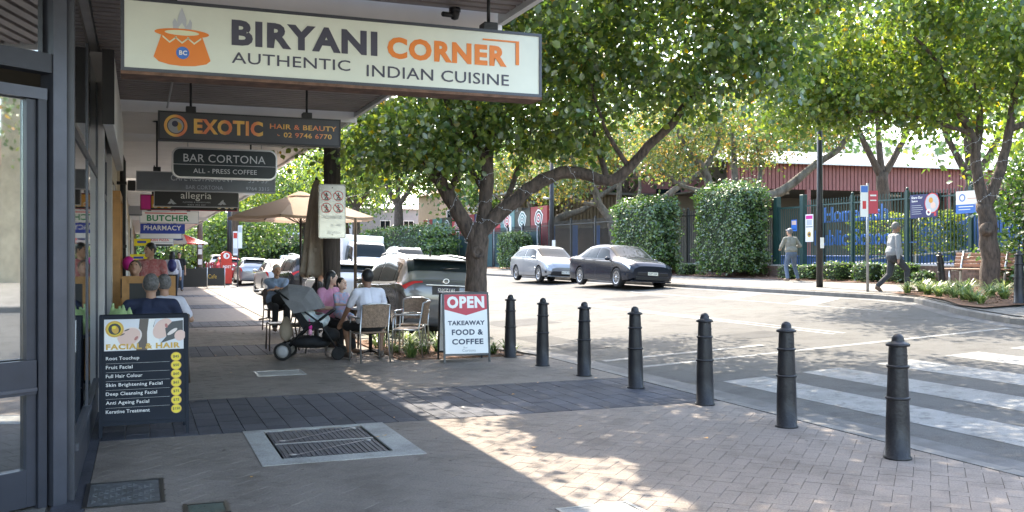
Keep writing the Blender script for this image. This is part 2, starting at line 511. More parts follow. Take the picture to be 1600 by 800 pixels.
# ---------------- lettering ----------------
def fit_text(s, x0, x1, z0, z1, y, m, parent, bold=0.0, depth=0.003, keep=False, name='lettering', M=None):
    """text filling the box x0..x1, z0..z1 on the plane y, read from -y"""
    cu = bpy.data.curves.new('txt', 'FONT')
    cu.body = s
    cu.size = 1.0
    cu.offset = bold
    cu.resolution_u = 3
    cu.space_character = 1.03 + bold * 2
    ob = bpy.data.objects.new('txt', cu)
    COL.objects.link(ob)
    dg = bpy.context.evaluated_depsgraph_get()
    me = bpy.data.meshes.new_from_object(ob.evaluated_get(dg))
    bpy.data.objects.remove(ob); bpy.data.curves.remove(cu)
    n = len(me.vertices)
    co = np.zeros(n * 3); me.vertices.foreach_get('co', co); co = co.reshape(-1, 3)
    mn = co.min(0); mx = co.max(0)
    sx = (x1 - x0) / max(1e-6, mx[0] - mn[0]); sz = (z1 - z0) / max(1e-6, mx[1] - mn[1])
    if keep: sx = min(sx, sz); sz = sx
    out = np.zeros_like(co)
    out[:, 0] = x0 + (co[:, 0] - mn[0]) * sx
    out[:, 2] = z0 + (co[:, 1] - mn[1]) * sz
    out[:, 1] = y
    faces = [list(p.vertices) for p in me.polygons]
    bpy.data.meshes.remove(me)
    # give the letters a little thickness
    edges = {}
    for f in faces:
        for i in range(len(f)):
            a, b = f[i], f[(i + 1) % len(f)]
            edges[(a, b)] = 1
    vs = [tuple(p) for p in out] + [(p[0], p[1] + depth, p[2]) for p in out]
    fs = list(faces)
    for (a, b) in edges:
        if (b, a) not in edges: fs.append([b, a, a + n, b + n])
    if M is not None: vs = [tuple(M @ Vector(p)) for p in vs]
    mb = MB(); mb.add(vs, fs, m)
    return mb.build(name, parent)

def disc(mb, cx, cz, r, y, m, n=28, r2=0.0, a0=0, a1=360, sx=1.0, depth=0.0):
    vs = []; fs = []
    full = a1 - a0 >= 360
    for k in range(n + 1):
        q = R(a0 + (a1 - a0) * k / n)
        vs.append((cx + r * sx * math.cos(q), y, cz + r * math.sin(q)))
        vs.append((cx + r2 * sx * math.cos(q), y, cz + r2 * math.sin(q)))
    for k in range(n):
        a = 2 * k
        fs.append((a, a + 2, a + 3, a + 1) if r2 > 0 else (a, a + 2, a + 1))
    mb.add(vs, fs, m)

def poly(mb, pts, y, m):
    mb.add([(x, y, z) for x, z in pts], [tuple(range(len(pts)))], m)

# ---------------- foliage ----------------
LEAF = np.array([(0, 0, 0), (0.28, 0.30, 0.06), (0.36, 0.62, 0.05), (0, 1.0, -0.10), (-0.36, 0.62, 0.05), (-0.28, 0.30, 0.06), (0, 0.5, -0.02)])
LEAF_F = np.array([(0, 1, 6), (1, 2, 6), (2, 3, 6), (3, 4, 6), (4, 5, 6), (5, 0, 6)])
LEAF2 = np.array([(0, 0, 0), (0.34, 0.45, 0.05), (0, 1, -0.08), (-0.34, 0.45, 0.05)])
LEAF2_F = np.array([(0, 1, 2), (0, 2, 3)])

def leaf_mesh(name, pos, size, m, droop=0.6, simple=False, parent=None, kind='stuff', normals=None):
    n = len(pos)
    base, F = (LEAF2, LEAF2_F) if simple else (LEAF, LEAF_F)
    # leaf axis: random horizontal heading tipped downward
    az = rng.uniform(0, 2 * np.pi, n)
    dr = rng.normal(droop, 0.45, n)
    Yx = np.stack([np.cos(az) * np.cos(dr), np.sin(az) * np.cos(dr), -np.sin(dr)], 1)
    rnd = rng.normal(0, 1, (n, 3))
    if normals is not None: rnd = normals + rnd * 0.35
    else: rnd[:, 2] += 1.1
    Zx = rnd - (rnd * Yx).sum(1)[:, None] * Yx
    Zx /= np.linalg.norm(Zx, axis=1)[:, None] + 1e-9
    Xx = np.cross(Yx, Zx)
    sz = size * rng.uniform(0.5, 1.3, n)
    V = (pos[:, None, :] + sz[:, None, None] * (base[None, :, 0, None] * Xx[:, None, :] + base[None, :, 1, None] * Yx[:, None, :] + base[None, :, 2, None] * Zx[:, None, :]))
    V = V.reshape(-1, 3)
    k = len(base)
    Fa = (F[None] + (np.arange(n) * k)[:, None, None]).reshape(-1, 3)
    me = bpy.data.meshes.new(name)
    me.vertices.add(len(V)); me.vertices.foreach_set('co', V.ravel())
    me.loops.add(Fa.size); me.loops.foreach_set('vertex_index', Fa.ravel().astype(np.int32))
    me.polygons.add(len(Fa)); me.polygons.foreach_set('loop_start', (np.arange(len(Fa)) * 3).astype(np.int32))
    me.polygons.foreach_set('loop_total', np.full(len(Fa), 3, dtype=np.int32))
    me.materials.append(MATS[m])
    me.update(); me.validate()
    o = link(name, me, parent)
    if kind: o['kind'] = kind
    return o

def crown_points(blobs, n, clump=0.38, per=16, hollow=0.35):
    """blobs: (cx,cy,cz, rx,ry,rz, weight). Returns leaf positions gathered in twig clumps."""
    w = np.array([b[6] for b in blobs], float); w /= w.sum()
    nc = max(1, n // per)
    idx = rng.choice(len(blobs), nc, p=w)
    B = np.array([b[:6] for b in blobs])[idx]
    d = rng.normal(0, 1, (nc, 3)); d /= np.linalg.norm(d, axis=1)[:, None]
    r = rng.uniform(hollow ** 3, 1, nc) ** (1 / 3.0)
    # wobble of the outline
    wob = 1 + 0.16 * np.sin(d[:, 0] * 7 + idx) + 0.13 * np.sin(d[:, 1] * 9 + 2 * idx) + 0.12 * np.sin(d[:, 2] * 11)
    c = B[:, :3] + d * r[:, None] * B[:, 3:6] * wob[:, None]
    cl = np.repeat(c, per, 0)
    off = rng.normal(0, 1, cl.shape) * clump * np.array([1, 1, 0.55])
    return cl + off

def limb(mb, pts, r0, r1, m='bark', n=9, wob=0.02):
    """smooth tapering limb through pts"""
    P = [Vector(p) for p in pts]
    out = []
    for i in range(len(P) - 1):
        a = P[max(0, i - 1)]; b = P[i]; c = P[i + 1]; d = P[min(len(P) - 1, i + 2)]
        for k in range(4):
            t = k / 4
            out.append(0.5 * ((2 * b) + (c - a) * t + (2 * a - 5 * b + 4 * c - d) * t * t + (3 * b - a - 3 * c + d) * t ** 3))
    out.append(P[-1])
    k = len(out)
    for i in range(1, k - 1):
        out[i] = out[i] + Vector((random.uniform(-wob, wob), random.uniform(-wob, wob), random.uniform(-wob, wob)))
    rad = [r0 + (r1 - r0) * i / (k - 1) for i in range(k)]
    rad = [r * random.uniform(0.94, 1.07) for r in rad]
    mb.tube(out, rad, m, n)
    return mb

# ---------------- voxel-skinned figures ----------------
def cap_shape(mb, p0, p1, r0, r1, m, n=10):
    p0 = Vector(p0); p1 = Vector(p1)
    t = (p1 - p0)
    if t.length < 1e-6: t = Vector((0, 0, 0.001))
    u = t.normalized()
    pts = []; rad = []
    for a in (90, 60, 30): pts.append(p0 - u * r0 * math.sin(R(a))); rad.append(max(0.0005, r0 * math.cos(R(a))))
    pts.append(p0); rad.append(r0)
    pts.append(p1); rad.append(r1)
    for a in (30, 60, 90): pts.append(p1 + u * r1 * math.sin(R(a))); rad.append(max(0.0005, r1 * math.cos(R(a))))
    mb.tube(pts, rad, m, n)

def skinned(name, shapes, m, parent, voxel=0.012, smooth=2, parent_M=None, kind=None):
    mb = MB()
    for s in shapes:
        if s[0] == 'c': cap_shape(mb, s[1], s[2], s[3], s[4], m)
        else: mb.ell(s[1], s[2], m, 14, 10, s[3] if len(s) > 3 else None)
    me = mb.mesh('tmp')
    o = bpy.data.objects.new('tmp', me); COL.objects.link(o)
    r = o.modifiers.new('r', 'REMESH'); r.mode = 'VOXEL'; r.voxel_size = voxel; r.adaptivity = 0.0
    if smooth:
        sm = o.modifiers.new('s', 'SMOOTH'); sm.iterations = smooth; sm.factor = 0.5
    dg = bpy.context.evaluated_depsgraph_get()
    out = bpy.data.meshes.new_from_object(o.evaluated_get(dg))
    bpy.data.objects.remove(o); bpy.data.meshes.remove(me)
    out.materials.clear(); out.materials.append(MATS[m])
    out.polygons.foreach_set('use_smooth', [True] * len(out.polygons))
    out.polygons.foreach_set('material_index', [0] * len(out.polygons))
    out.name = name
    return link(name, out, parent)

def two_bone(a, b, l1, l2, hint):
    a = Vector(a); b = Vector(b); d = b - a; L = d.length
    if L > (l1 + l2) * 0.995:
        b = a + d.normalized() * (l1 + l2) * 0.995; d = b - a; L = d.length
    x = (l1 * l1 - l2 * l2 + L * L) / (2 * L)
    hgt = math.sqrt(max(0, l1 * l1 - x * x))
    u = d.normalized()
    h = Vector(hint); h = h - u * h.dot(u); h.normalize()
    return a + u * x + h * hgt, b

def person(label, loc, yaw, pelvis=(0, 0, 0.9), lean=0.0, side=0.0, hands=None, feet=None, head=(0, 0), H=1.72, skin='skin', hair='hair_black',
           top='shirt_white', bottom='jeans', shoes='shoe_brown', sleeve='short', legs='long', long_hair=False, cap=False, heavy=1.0,
           voxel=0.013, khint=None, glasses=False, bald=False, twist=0.0, child=False, ehint=None, twotone=None):
    """origin on the ground; +Y is the way the person faces, x to the right hand"""
    k = H / 1.72
    root = empty('person', loc, yaw, label, 'person')
    P = Vector(pelvis)
    tl = 0.535 * k
    up = Vector((math.sin(side), math.sin(lean) * math.cos(side), math.cos(lean) * math.cos(side)))
    fw = Vector((0, math.cos(lean), -math.sin(lean)))
    rt = Vector((math.cos(twist), math.sin(twist), 0))
    chest = P + up * tl * 0.62
    neck0 = P + up * tl
    neck1 = neck0 + up * 0.05 * k + Vector((0, 0.015, 0.02)) * k
    hc = neck1 + Vector((0, 0.025 + 0.05 * math.sin(head[1]), 0.105 * math.cos(head[1]))) * (1.0 if child else k)
    hr = 1.0 if not child else 1.0
    hk = k if not child else 0.86
    sh = [neck0 + rt * s * 0.185 * k * (0.5 + 0.5 * heavy) - up * 0.045 * k for s in (-1, 1)]
    hp = [P + rt * s * 0.09 * k * heavy for s in (-1, 1)]
    ua, fa, th, shn = 0.285 * k, 0.255 * k, 0.43 * k, 0.42 * k
    hands = hands or [(-0.24, 0.02, P.z - 0.05), (0.24, 0.02, P.z - 0.05)]
    feet = feet or [(-0.1, 0, 0.07), (0.1, 0, 0.07)]
    body = []; shirt = []; pants = []; shoe = []; sole = []
    # torso (body)
    hv = heavy
    T = [(P, 0.135 * hv), (P + up * tl * 0.35 + fw * 0.01, 0.12 * hv), (chest, 0.135 * (0.4 + 0.6 * hv)), (neck0 - up * 0.07 * k, 0.105)]
    for i in range(len(T) - 1):
        for s in (-0.055, 0.055):
            body.append(('c', T[i][0] + rt * s * k, T[i + 1][0] + rt * s * k, T[i][1] * 0.86 * k, T[i + 1][1] * 0.86 * k))
            shirt.append(('c', T[i][0] + rt * s * k + (up * .11 * k if i == 0 else up * 0), T[i + 1][0] + rt * s * k, (T[i][1] * 0.86 + 0.018) * k, (T[i + 1][1] * 0.86 + 0.016) * k))
    body.append(('c', neck0 - up * 0.04, neck1 + up * 0.02, 0.058 * k, 0.052 * k))
    for s in (0, 1):
        shirt.append(('c', neck0 - up * 0.035 * k, sh[s], 0.075 * k, 0.068 * k))
        body.append(('c', neck0 - up * 0.04 * k, sh[s], 0.06 * k, 0.055 * k))
    # head with face
    hm = Matrix.Rotation(head[0], 3, 'Z') @ Matrix.Rotation(-head[1], 3, 'X')
    def H_(x, y, z): return hc + hm @ (Vector((x, y, z)) * hk)
    body.append(('e', hc, (0.078 * hk, 0.096 * hk, 0.115 * hk), hm))
    body.append(('c', H_(0, 0.02, -0.04), H_(0, 0.062, -0.085), 0.062 * hk, 0.032 * hk))
    body.append(('c', H_(0, 0.088, 0.022), H_(0, 0.108, -0.022), 0.011 * hk, 0.017 * hk))
    body.append(('c', H_(-0.035, 0.082, 0.03), H_(0.035, 0.082, 0.03), 0.014 * hk, 0.014 * hk))
    for s in (-1, 1):
        body.append(('c', H_(s * 0.08, 0, 0.02), H_(s * 0.08, -0.004, -0.022), 0.015 * hk, 0.011 * hk))
    # arms and hands
    for s in (0, 1):
        sg = -1 if s == 0 else 1
        eh = ehint[s] if ehint else (sg * 0.6, -0.5, -0.6)
        el, w = two_bone(sh[s], hands[s], ua, fa, eh)
        body.append(('c', sh[s], el, 0.052 * k, 0.039 * k))
        body.append(('c', el, w, 0.040 * k, 0.027 * k))
        d = (w - el).normalized()
        side_v = d.cross(Vector((0, 0, 1)))
        if side_v.length < 0.1: side_v = d.cross(Vector((0, 1, 0)))
        side_v.normalize(); pn = side_v.cross(d)
        pal = w + d * 0.075 * k
        body.append(('c', w + side_v * 0.012 * k, pal + side_v * 0.02 * k, 0.022 * k, 0.019 * k))
        body.append(('c', w - side_v * 0.012 * k, pal - side_v * 0.02 * k, 0.022 * k, 0.019 * k))
        for q, (o_, l_) in enumerate(((-0.031, 0.062), (-0.011, 0.074), (0.011, 0.070), (0.031, 0.054))):
            f0 = pal + side_v * o_ * k + d * 0.012 * k
            f1 = f0 + (d * 0.8 - pn * 0.25) * l_ * 0.55 * k
            f2 = f1 + (d * 0.45 - pn * 0.6) * l_ * 0.5 * k
            body.append(('c', f0, f1, 0.0105 * k, 0.0095 * k)); body.append(('c', f1, f2, 0.0095 * k, 0.008 * k))
        tb = w + d * 0.025 * k - side_v * sg * 0.022 * k
        body.append(('c', tb, tb + (d * 0.7 - side_v * sg * 0.7) * 0.05 * k, 0.013 * k, 0.010 * k))
        if sleeve == 'long':
            shirt.append(('c', sh[s], el, 0.069 * k, 0.056 * k)); shirt.append(('c', el, w - d * 0.01, 0.056 * k, 0.042 * k))
        elif sleeve == 'short':
            shirt.append(('c', sh[s], sh[s] + (el - sh[s]) * 0.72, 0.070 * k, 0.062 * k))
        # legs
        kh = khint[s] if khint else (0, 1, 0.15)
        kn, an = two_bone(hp[s], feet[s], th, shn, kh)
        body.append(('c', hp[s], kn, 0.078 * k * (0.5 + 0.5 * hv), 0.054 * k)); body.append(('c', kn, an, 0.052 * k, 0.034 * k))
        mid = kn + (an - kn) * 0.3
        body.append(('c', kn, mid, 0.052 * k, 0.055 * k))
        if legs == 'long':
            pants.append(('c', hp[s], kn, 0.100 * k * (0.5 + 0.5 * hv), 0.073 * k)); pants.append(('c', kn, an + (kn - an) * 0.06, 0.070 * k, 0.060 * k))
        else:
            pants.append(('c', hp[s], hp[s] + (kn - hp[s]) * 0.9, 0.100 * k, 0.082 * k))
        fd = Vector((an - kn)); fd.z = 0
        toe = Vector((0.03 * sg, 0.17 * k, -0.035 * k)) if an.z < 0.11 * k else Vector((0.0, 0.10 * k, -0.13 * k))
        heel = an + Vector((0, -0.045 * k, -0.03 * k)) if an.z < 0.11 * k else an + Vector((0, -0.02, -0.05))
        body.append(('c', an, an + toe, 0.034 * k, 0.026 * k)); body.append(('c', an, heel, 0.034 * k, 0.033 * k))
        shoe.append(('c', an + Vector((0, 0, -0.01)), an + toe, 0.047 * k, 0.036 * k)); shoe.append(('c', an, heel, 0.046 * k, 0.040 * k))
        shoe.append(('c', heel, an + toe, 0.036 * k, 0.034 * k))
    pants.append(('c', P + rt * 0.055 * k + up * 0.01 * k, P - rt * 0.055 * k + up * 0.01 * k, 0.137 * k * hv, 0.137 * k * hv))
    shirt.append(('c', P + rt * 0.055 * k + up * 0.12 * k, P - rt * 0.055 * k + up * 0.12 * k, 0.155 * k * hv, 0.155 * k * hv))
    skinned('body', body, skin, root, voxel * 0.8, 1)
    skinned('shirt', shirt, top, root, voxel, 6)
    skinned('trousers' if legs == 'long' else 'shorts', pants, bottom, root, voxel, 2)
    for i in (0, 3): pass
    skinned('shoe', shoe[:3], shoes, root, voxel, 1); skinned('shoe', shoe[3:], shoes, root, voxel, 1)
    hs = []
    if not bald:
        hs.append(('e', H_(0, -0.016, 0.027), (0.088 * hk, 0.099 * hk, 0.112 * hk), hm))
        if long_hair:
            hs.append(('c', H_(-0.055, -0.05, 0.0), H_(-0.06, -0.075, -0.20), 0.05 * hk, 0.035 * hk))
            hs.append(('c', H_(0.055, -0.05, 0.0), H_(0.06, -0.075, -0.20), 0.05 * hk, 0.035 * hk))
            hs.append(('c', H_(0.0, -0.07, 0.0), H_(0.0, -0.085, -0.22), 0.06 * hk, 0.05 * hk))
        skinned('hair', hs, hair, root, 0.011, 1)
    if cap:
        skinned('cap', [('e', H_(0, -0.008, 0.045), (0.092 * hk, 0.105 * hk, 0.085 * hk), hm), ('e', H_(0, 0.10, 0.045), (0.07 * hk, 0.07 * hk, 0.012 * hk), hm)], 'cap', root, 0.011, 1)
    e = MB()
    for s in (-1, 1):
        e.ell(H_(s * 0.031, 0.0905, 0.012), (0.012 * hk, 0.006 * hk, 0.007 * hk), 'black' if glasses else 'eye', 8, 6, hm)
        if glasses: e.ell(H_(s * 0.033, 0.098, 0.012), (0.026 * hk, 0.006 * hk, 0.017 * hk), 'black', 10, 6, hm)
    if glasses: e.tube([H_(-0.08, 0.0, 0.02), H_(-0.06, 0.09, 0.02), H_(0.06, 0.09, 0.02), H_(0.08, 0, 0.02)], 0.003, 'black', 5)
    e.build('sunglasses' if glasses else 'eyes', root)
    l = MB(); l.ell(H_(0, 0.0895, -0.052), (0.022 * hk, 0.007 * hk, 0.006 * hk), 'lip', 8, 5, hm); l.build('mouth', root)
    return root
# ======================================================================
#                         GROUND, ROAD, PAVEMENTS
# ======================================================================
KX0, KX1, FX = 4.35, 6.0, 16.6       # near kerb (parking bay / kerb extension) and far kerb
def zr(x): return -0.12 + 0.0506 * (min(max(x, 4.35), 16.6) - 4.35)
def zf(x): return 0.62 + (min(max(x, 16.6), 21.0) - 16.6) * 0.036

mb = MB()
mb.box(-0.4, -60, -0.5, 4.6, 320, -0.16, 'earth'); mb.box(-300, -60, -0.5, -0.4, 320, -0.2, 'earth')
mb.add([(4.6, -60, -.17), (16.6, -60, .40), (16.6, 320, .40), (4.6, 320, -.17)], [(0, 1, 2, 3)], 'earth')
mb.add([(16.6, -60, .40), (21, -60, .70), (21, 320, .70), (16.6, 320, .40)], [(0, 1, 2, 3)], 'earth')
mb.add([(21, -60, .70), (500, -60, .72), (500, 320, .72), (21, 320, .70)], [(0, 1, 2, 3)], 'earth')
mb.box(-300, 320, -0.5, 500, 900, 0.2, 'earth'); mb.box(-300, -500, -0.5, 500, -60, -0.1, 'earth')
mb.build('ground', kind='structure')

# road: cross-sloping sheet; follows the near kerb line and the far kerb bulge
near = [(6.0, -40), (6.0, 13.6), (5.9, 14.6), (5.45, 15.6), (4.85, 16.6), (4.45, 17.3), (4.35, 18.0), (4.35, 260)]
far = [(13.8, -40), (13.8, 10.5), (14.1, 12.3), (14.8, 14.0), (15.7, 15.6), (16.4, 16.9), (16.6, 18.2), (16.6, 260)]
def edge_x(line, y):
    for (x0, y0), (x1, y1) in zip(line, line[1:]):
        if y0 <= y <= y1: return x0 + (x1 - x0) * (y - y0) / (y1 - y0)
    return line[-1][0]
ys = sorted(set([-40, -20, 0, 5, 8, 10] + [y for _, y in near + far] + [11 + k * .5 for k in range(16)] + [20 + 10 * k for k in range(25)]))
mb = MB()
vs = []; fs = []
NX = 12
for y in ys:
    a = edge_x(near, y) - .02; b = edge_x(far, y) + .02
    for k in range(NX + 1):
        x = a + (b - a) * k / NX
        vs.append((x, y, zr(x)))
for i in range(len(ys) - 1):
    for k in range(NX):
        a = i * (NX + 1) + k
        fs.append((a, a + 1, a + NX + 2, a + NX + 1))
mb.add(vs, fs, 'asphalt')
mb.build('road', kind='structure')

def ribbon(mb, x0, x1, y0, y1, m, lift=0.004, zfun=zr, n=None):
    n = n or max(1, int(abs(x1 - x0)))
    vs = []
    for k in range(n + 1):
        x = x0 + (x1 - x0) * k / n
        vs += [(x, y0, zfun(x) + lift), (x, y1, zfun(x) + lift)]
    mb.add(vs, [(2 * k, 2 * k + 2, 2 * k + 3, 2 * k + 1) for k in range(n)], m)

def sweep_kerb(name, line, w, top, zfn, m='kerb', sgn=1):
    """kerb stones following a kerb line; each block its own piece"""
    root = empty(name); root['kind'] = 'structure'
    pts = [(x, y) for x, y in line if -20 < y < 90]
    if line[0][1] < -20: pts = [(line[0][0], -20)] + pts
    pts.append((line[-1][0], 90))
    d = []
    for (x0, y0), (x1, y1) in zip(pts, pts[1:]):
        L = math.hypot(x1 - x0, y1 - y0); n = max(1, round(L / 1.2))
        for k in range(n):
            a = (x0 + (x1 - x0) * k / n, y0 + (y1 - y0) * k / n); b = (x0 + (x1 - x0) * (k + 1) / n, y0 + (y1 - y0) * (k + 1) / n)
            tx, ty = (b[0] - a[0]), (b[1] - a[1]); l = math.hypot(tx, ty); nx, ny = -ty / l * sgn, tx / l * sgn
            g = 0.004
            a = (a[0] + tx / l * g, a[1] + ty / l * g); b = (b[0] - tx / l * g, b[1] - ty / l * g)
            zt0 = top(a[0], a[1]); zt1 = top(b[0], b[1])
            q = [(a[0], a[1]), (b[0], b[1]), (b[0] + nx * w, b[1] + ny * w), (a[0] + nx * w, a[1] + ny * w)]
            zs = [zt0 - .008, zt1 - .008, zt1, zt0]
            mbk = MB()
            i = 0.018
            qi = [(a[0] + nx * i, a[1] + ny * i), (b[0] + nx * i, b[1] + ny * i)]
            v_ = [(x, y, zfn(x) - .12) for x, y in q[:2]] + [(x, y, min(zt0, zfn(x)) - .12) for x, y in q[2:]] + [(q[0][0], q[0][1], zt0 - .02), (q[1][0], q[1][1], zt1 - .02), (q[2][0], q[2][1], zt1), (q[3][0], q[3][1], zt0), (*qi[0], zt0), (*qi[1], zt1)]
            f_ = [(0, 1, 5, 4), (1, 2, 6, 5), (2, 3, 7, 6), (3, 0, 4, 7), (4, 5, 9, 8), (8, 9, 6, 7), (5, 6, 9), (7, 4, 8)]
            if sgn < 0: f_ = [tuple(reversed(t)) for t in f_]
            mbk.add(v_, f_, m)
            mbk.build('kerb_stone', root)
    return root
sweep_kerb('near_kerb', near, 0.15, lambda x, y: 0.004, zr)
sweep_kerb('far_kerb', far, 0.15, lambda x, y: zr(x) + (0.12 if x > 14 else 0.14), zr, sgn=-1)
mb = MB()
gl_ = [(x, y) for x, y in near if y < 200]
for (x0, y0), (x1, y1) in zip(near, near[1:]):
    mb.add([(x0 + .003, y0, zr(x0) + .004), (x0 + .33, y0, zr(x0 + .33) + .005), (x1 + .33, y1, zr(x1 + .33) + .005), (x1 + .003, y1, zr(x1) + .004)], [(0, 1, 2, 3)], 'gutter')
for (x0, y0), (x1, y1) in zip(far, far[1:]):
    mb.add([(x0 - .36, y0, zr(x0 - .36) + .005), (x0 - .003, y0, zr(x0) + .004), (x1 - .003, y1, zr(x1) + .004), (x1 - .36, y1, zr(x1 - .36) + .005)], [(0, 1, 2, 3)], 'gutter')
mb.build('gutter', kind='structure')

# painted road markings
rm = empty('road_markings'); rm['kind'] = 'structure'
def mark(name, fn):
    b = MB(); fn(b); return b.build(name, rm)
mark('centre_line', lambda b: (ribbon(b, 11.02, 11.11, 13.2, 200, 'roadpaint', n=1), ribbon(b, 11.24, 11.33, 13.2, 200, 'roadpaint', n=1)))
mark('give_way_line', lambda b: ribbon(b, 6.4, 13.6, 11.8, 11.95, 'roadpaint'))
mark('give_way_line', lambda b: ribbon(b, 6.45, 9.3, 12.7, 12.86, 'roadpaint'))
for x in (6.75, 7.95, 9.15, 10.35, 11.55, 12.75):
    mark('zebra_bar', lambda b: ribbon(b, x, x + .62, 4.4, 10.1, 'roadpaint', n=1))
mark('edge_line', lambda b: ribbon(b, 14.5, 14.6, 15.6, 27, 'roadpaint', n=1))
mark('bay_line', lambda b: ribbon(b, 14.6, 16.25, 26.9, 27.0, 'roadpaint'))
for y in (18.2, 21.4):
    mark('hatch_bar', lambda b: b.add([(14.7, y, zr(14.7) + .004), (16.2, y + .9, zr(16.2) + .005), (16.2, y + 1.9, zr(16.2) + .005), (14.7, y + 1.0, zr(14.7) + .004)], [(0, 1, 2, 3)], 'roadpaint'))
mb = MB()
for x0, x1, y0, y1 in ((7.2, 8.6, 19.0, 20.6), (9.6, 10.6, 13.6, 14.5), (12.4, 14.0, 23.6, 25.0), (6.6, 7.3, 14.2, 17.0)):
    ribbon(mb, x0, x1, y0, y1, 'asphalt_patch', .0025)
mb.build('road_patches', kind='structure')
# crack sealing lines across the road
mb = MB()
for y, x0, x1 in ((15.2, 6.5, 13.5), (21.5, 4.8, 11), (24.9, 11.4, 16.2), (33, 4.8, 16)):
    pts = [(x0 + (x1 - x0) * k / 14, y + random.uniform(-.06, .06) + .12 * math.sin(k)) for k in range(15)]
    for (xa, ya), (xb, yb) in zip(pts, pts[1:]):
        mb.add([(xa, ya, zr(xa) + .003), (xb, yb, zr(xb) + .003), (xb, yb + .022, zr(xb) + .003), (xa, ya + .022, zr(xa) + .003)], [(0, 1, 2, 3)], 'trimblack')
mb.build('road_cracks', kind='structure')

# ---- near footpath: slab, then pavers as separate pieces ----
fp = empty('footpath'); fp['kind'] = 'structure'
mb = MB()
mb.prism([(-0.42, -20), (5.84, -20), (5.84, 13.7), (5.3, 15.5), (4.2, 17.6), (4.2, 17.8), (2.9, 17.8), (2.9, 90), (-0.42, 90)], -.14, -.012, 'mortar')
mb.prism([(-9, -20), (-0.42, -20), (-0.42, 7.0), (-9, 1.0)], -.14, -.012, 'mortar')
mb.build('bedding', fp)
def clip(poly_, axis, val, keep_less):
    out = []
    for i in range(len(poly_)):
        a = poly_[i]; b = poly_[(i + 1) % len(poly_)]
        ia = (a[axis] <= val) if keep_less else (a[axis] >= val)
        ib = (b[axis] <= val) if keep_less else (b[axis] >= val)
        if ia: out.append(a)
        if ia != ib:
            t = (val - a[axis]) / (b[axis] - a[axis])
            out.append((a[0] + t * (b[0] - a[0]), a[1] + t * (b[1] - a[1])))
    return out
def parea(p):
    return 0.5 * abs(sum(p[i][0] * p[(i + 1) % len(p)][1] - p[(i + 1) % len(p)][0] * p[i][1] for i in range(len(p))))
def paver(mbp, pl, m, z=0.0, b=0.0025):
    cx = sum(p[0] for p in pl) / len(pl); cy = sum(p[1] for p in pl) / len(pl)
    n = len(pl); vs = []
    tilt = random.uniform(-.004, .004), random.uniform(-.004, .004)
    for x, y in pl:
        d = math.hypot(x - cx, y - cy) or 1
        f = max(0, 1 - b / d)
        vs.append((cx + (x - cx) * f, cy + (y - cy) * f, z + tilt[0] * (x - cx) + tilt[1] * (y - cy)))
    for x, y in pl: vs.append((x, y, z - .002))
    for x, y in pl: vs.append((x, y, z - .012))
    fs = [tuple(range(n))] + [(n + i, n + (i + 1) % n, (i + 1) % n, i) for i in range(n)] + [(2 * n + i, 2 * n + (i + 1) % n, n + (i + 1) % n, n + i) for i in range(n)]
    mbp.add(vs, fs, m)
Wd = 0.115
c45 = math.sqrt(.5)
bricks = []
holes = [(.85, 7.3, 2.12, 8.8), (-.34, 6.48, .15, 7.17), (.25, 6.08, .52, 6.36), (1.42, 12.7, 2.05, 13.25), (3.62, 13.85, 5.84, 17.3), (2.4, 4.8, 2.9, 5.42)]
regions = [(-.32, -1.5, 5.84, 8.78), (-.32, 10.92, 5.84, 15.45), (-.32, 17.25, 2.88, 21.9), (-.32, 23.65, 2.88, 29.5)]
N_ = 260
for i in range(-N_, N_):
    for j in range(-N_, N_):
        k = (i - j) % 4
        if k == 0: c = (i, j, i + 2, j + 1)
        elif k == 3: c = (i, j, i + 1, j + 2)
        else: continue
        g = 0.011
        r4 = [(c[0] + g, c[1] + g), (c[2] - g, c[1] + g), (c[2] - g, c[3] - g), (c[0] + g, c[3] - g)]
        P4 = [((x - y) * c45 * Wd, (x + y) * c45 * Wd) for x, y in r4]
        mx_, my_ = sum(p[0] for p in P4) / 4, sum(p[1] for p in P4) / 4
        if not (-.6 < mx_ < 6.0 and -1.7 < my_ < 29.8): continue
        # only what the camera's surroundings show
        if mx_ * .932 - my_ * .363 > (mx_ * .363 + my_ * .932) * .75 + 1.2: continue
        for rg in regions:
            if my_ < rg[1] - .2 or my_ > rg[3] + .2: continue
            q = clip(clip(clip(clip(P4, 0, rg[0], False), 0, rg[2], True) if True else P4, 1, rg[1], False), 1, rg[3], True) if P4 else []
            if len(q) < 3 or parea(q) < .0006: continue
            cx = sum(p[0] for p in q) / len(q); cy = sum(p[1] for p in q) / len(q)
            if any(h[0] + .1 < cx < h[2] - .1 and h[1] + .1 < cy < h[3] - .1 for h in holes): continue
            if cy > 13.6 and cx > 5.8 - (cy - 13.6) * .62: continue
            d = cx * .363 + cy * .932; xc = cx * .932 - cy * .363
            vis = d > 5.2 and abs(xc / d) < .56
            bricks.append((d if vis else d + 100, q, cx, cy))
bricks.sort(key=lambda t: t[0])
whole = {}
rest = MB(); cnt = 0
for d, q, cx, cy in bricks:
    z = random.uniform(-.0012, .0008)
    if cnt < 300 and d < 90:
        b = MB(); paver(b, [(x - cx, y - cy) for x, y in q], 'brick_brown')
        horiz = abs(q[0][0] - cx) > 0 and ((q[1][0] - q[0][0]) * (q[1][1] - q[0][1]) > 0)
        L1 = math.dist(q[0], q[1]); key = (len(q) == 4 and parea(q) > .0245, L1 > .16)
        if key[0]:
            if key not in whole: whole[key] = b.mesh('brick')
            o = link('brick', whole[key], fp)
        else: o = b.build('brick', fp)
        o.location = (cx, cy, z); cnt += 1
    else:
        paver(rest, q, 'brick_brown', z)
o = rest.build('brick_paving', fp, kind='stuff')
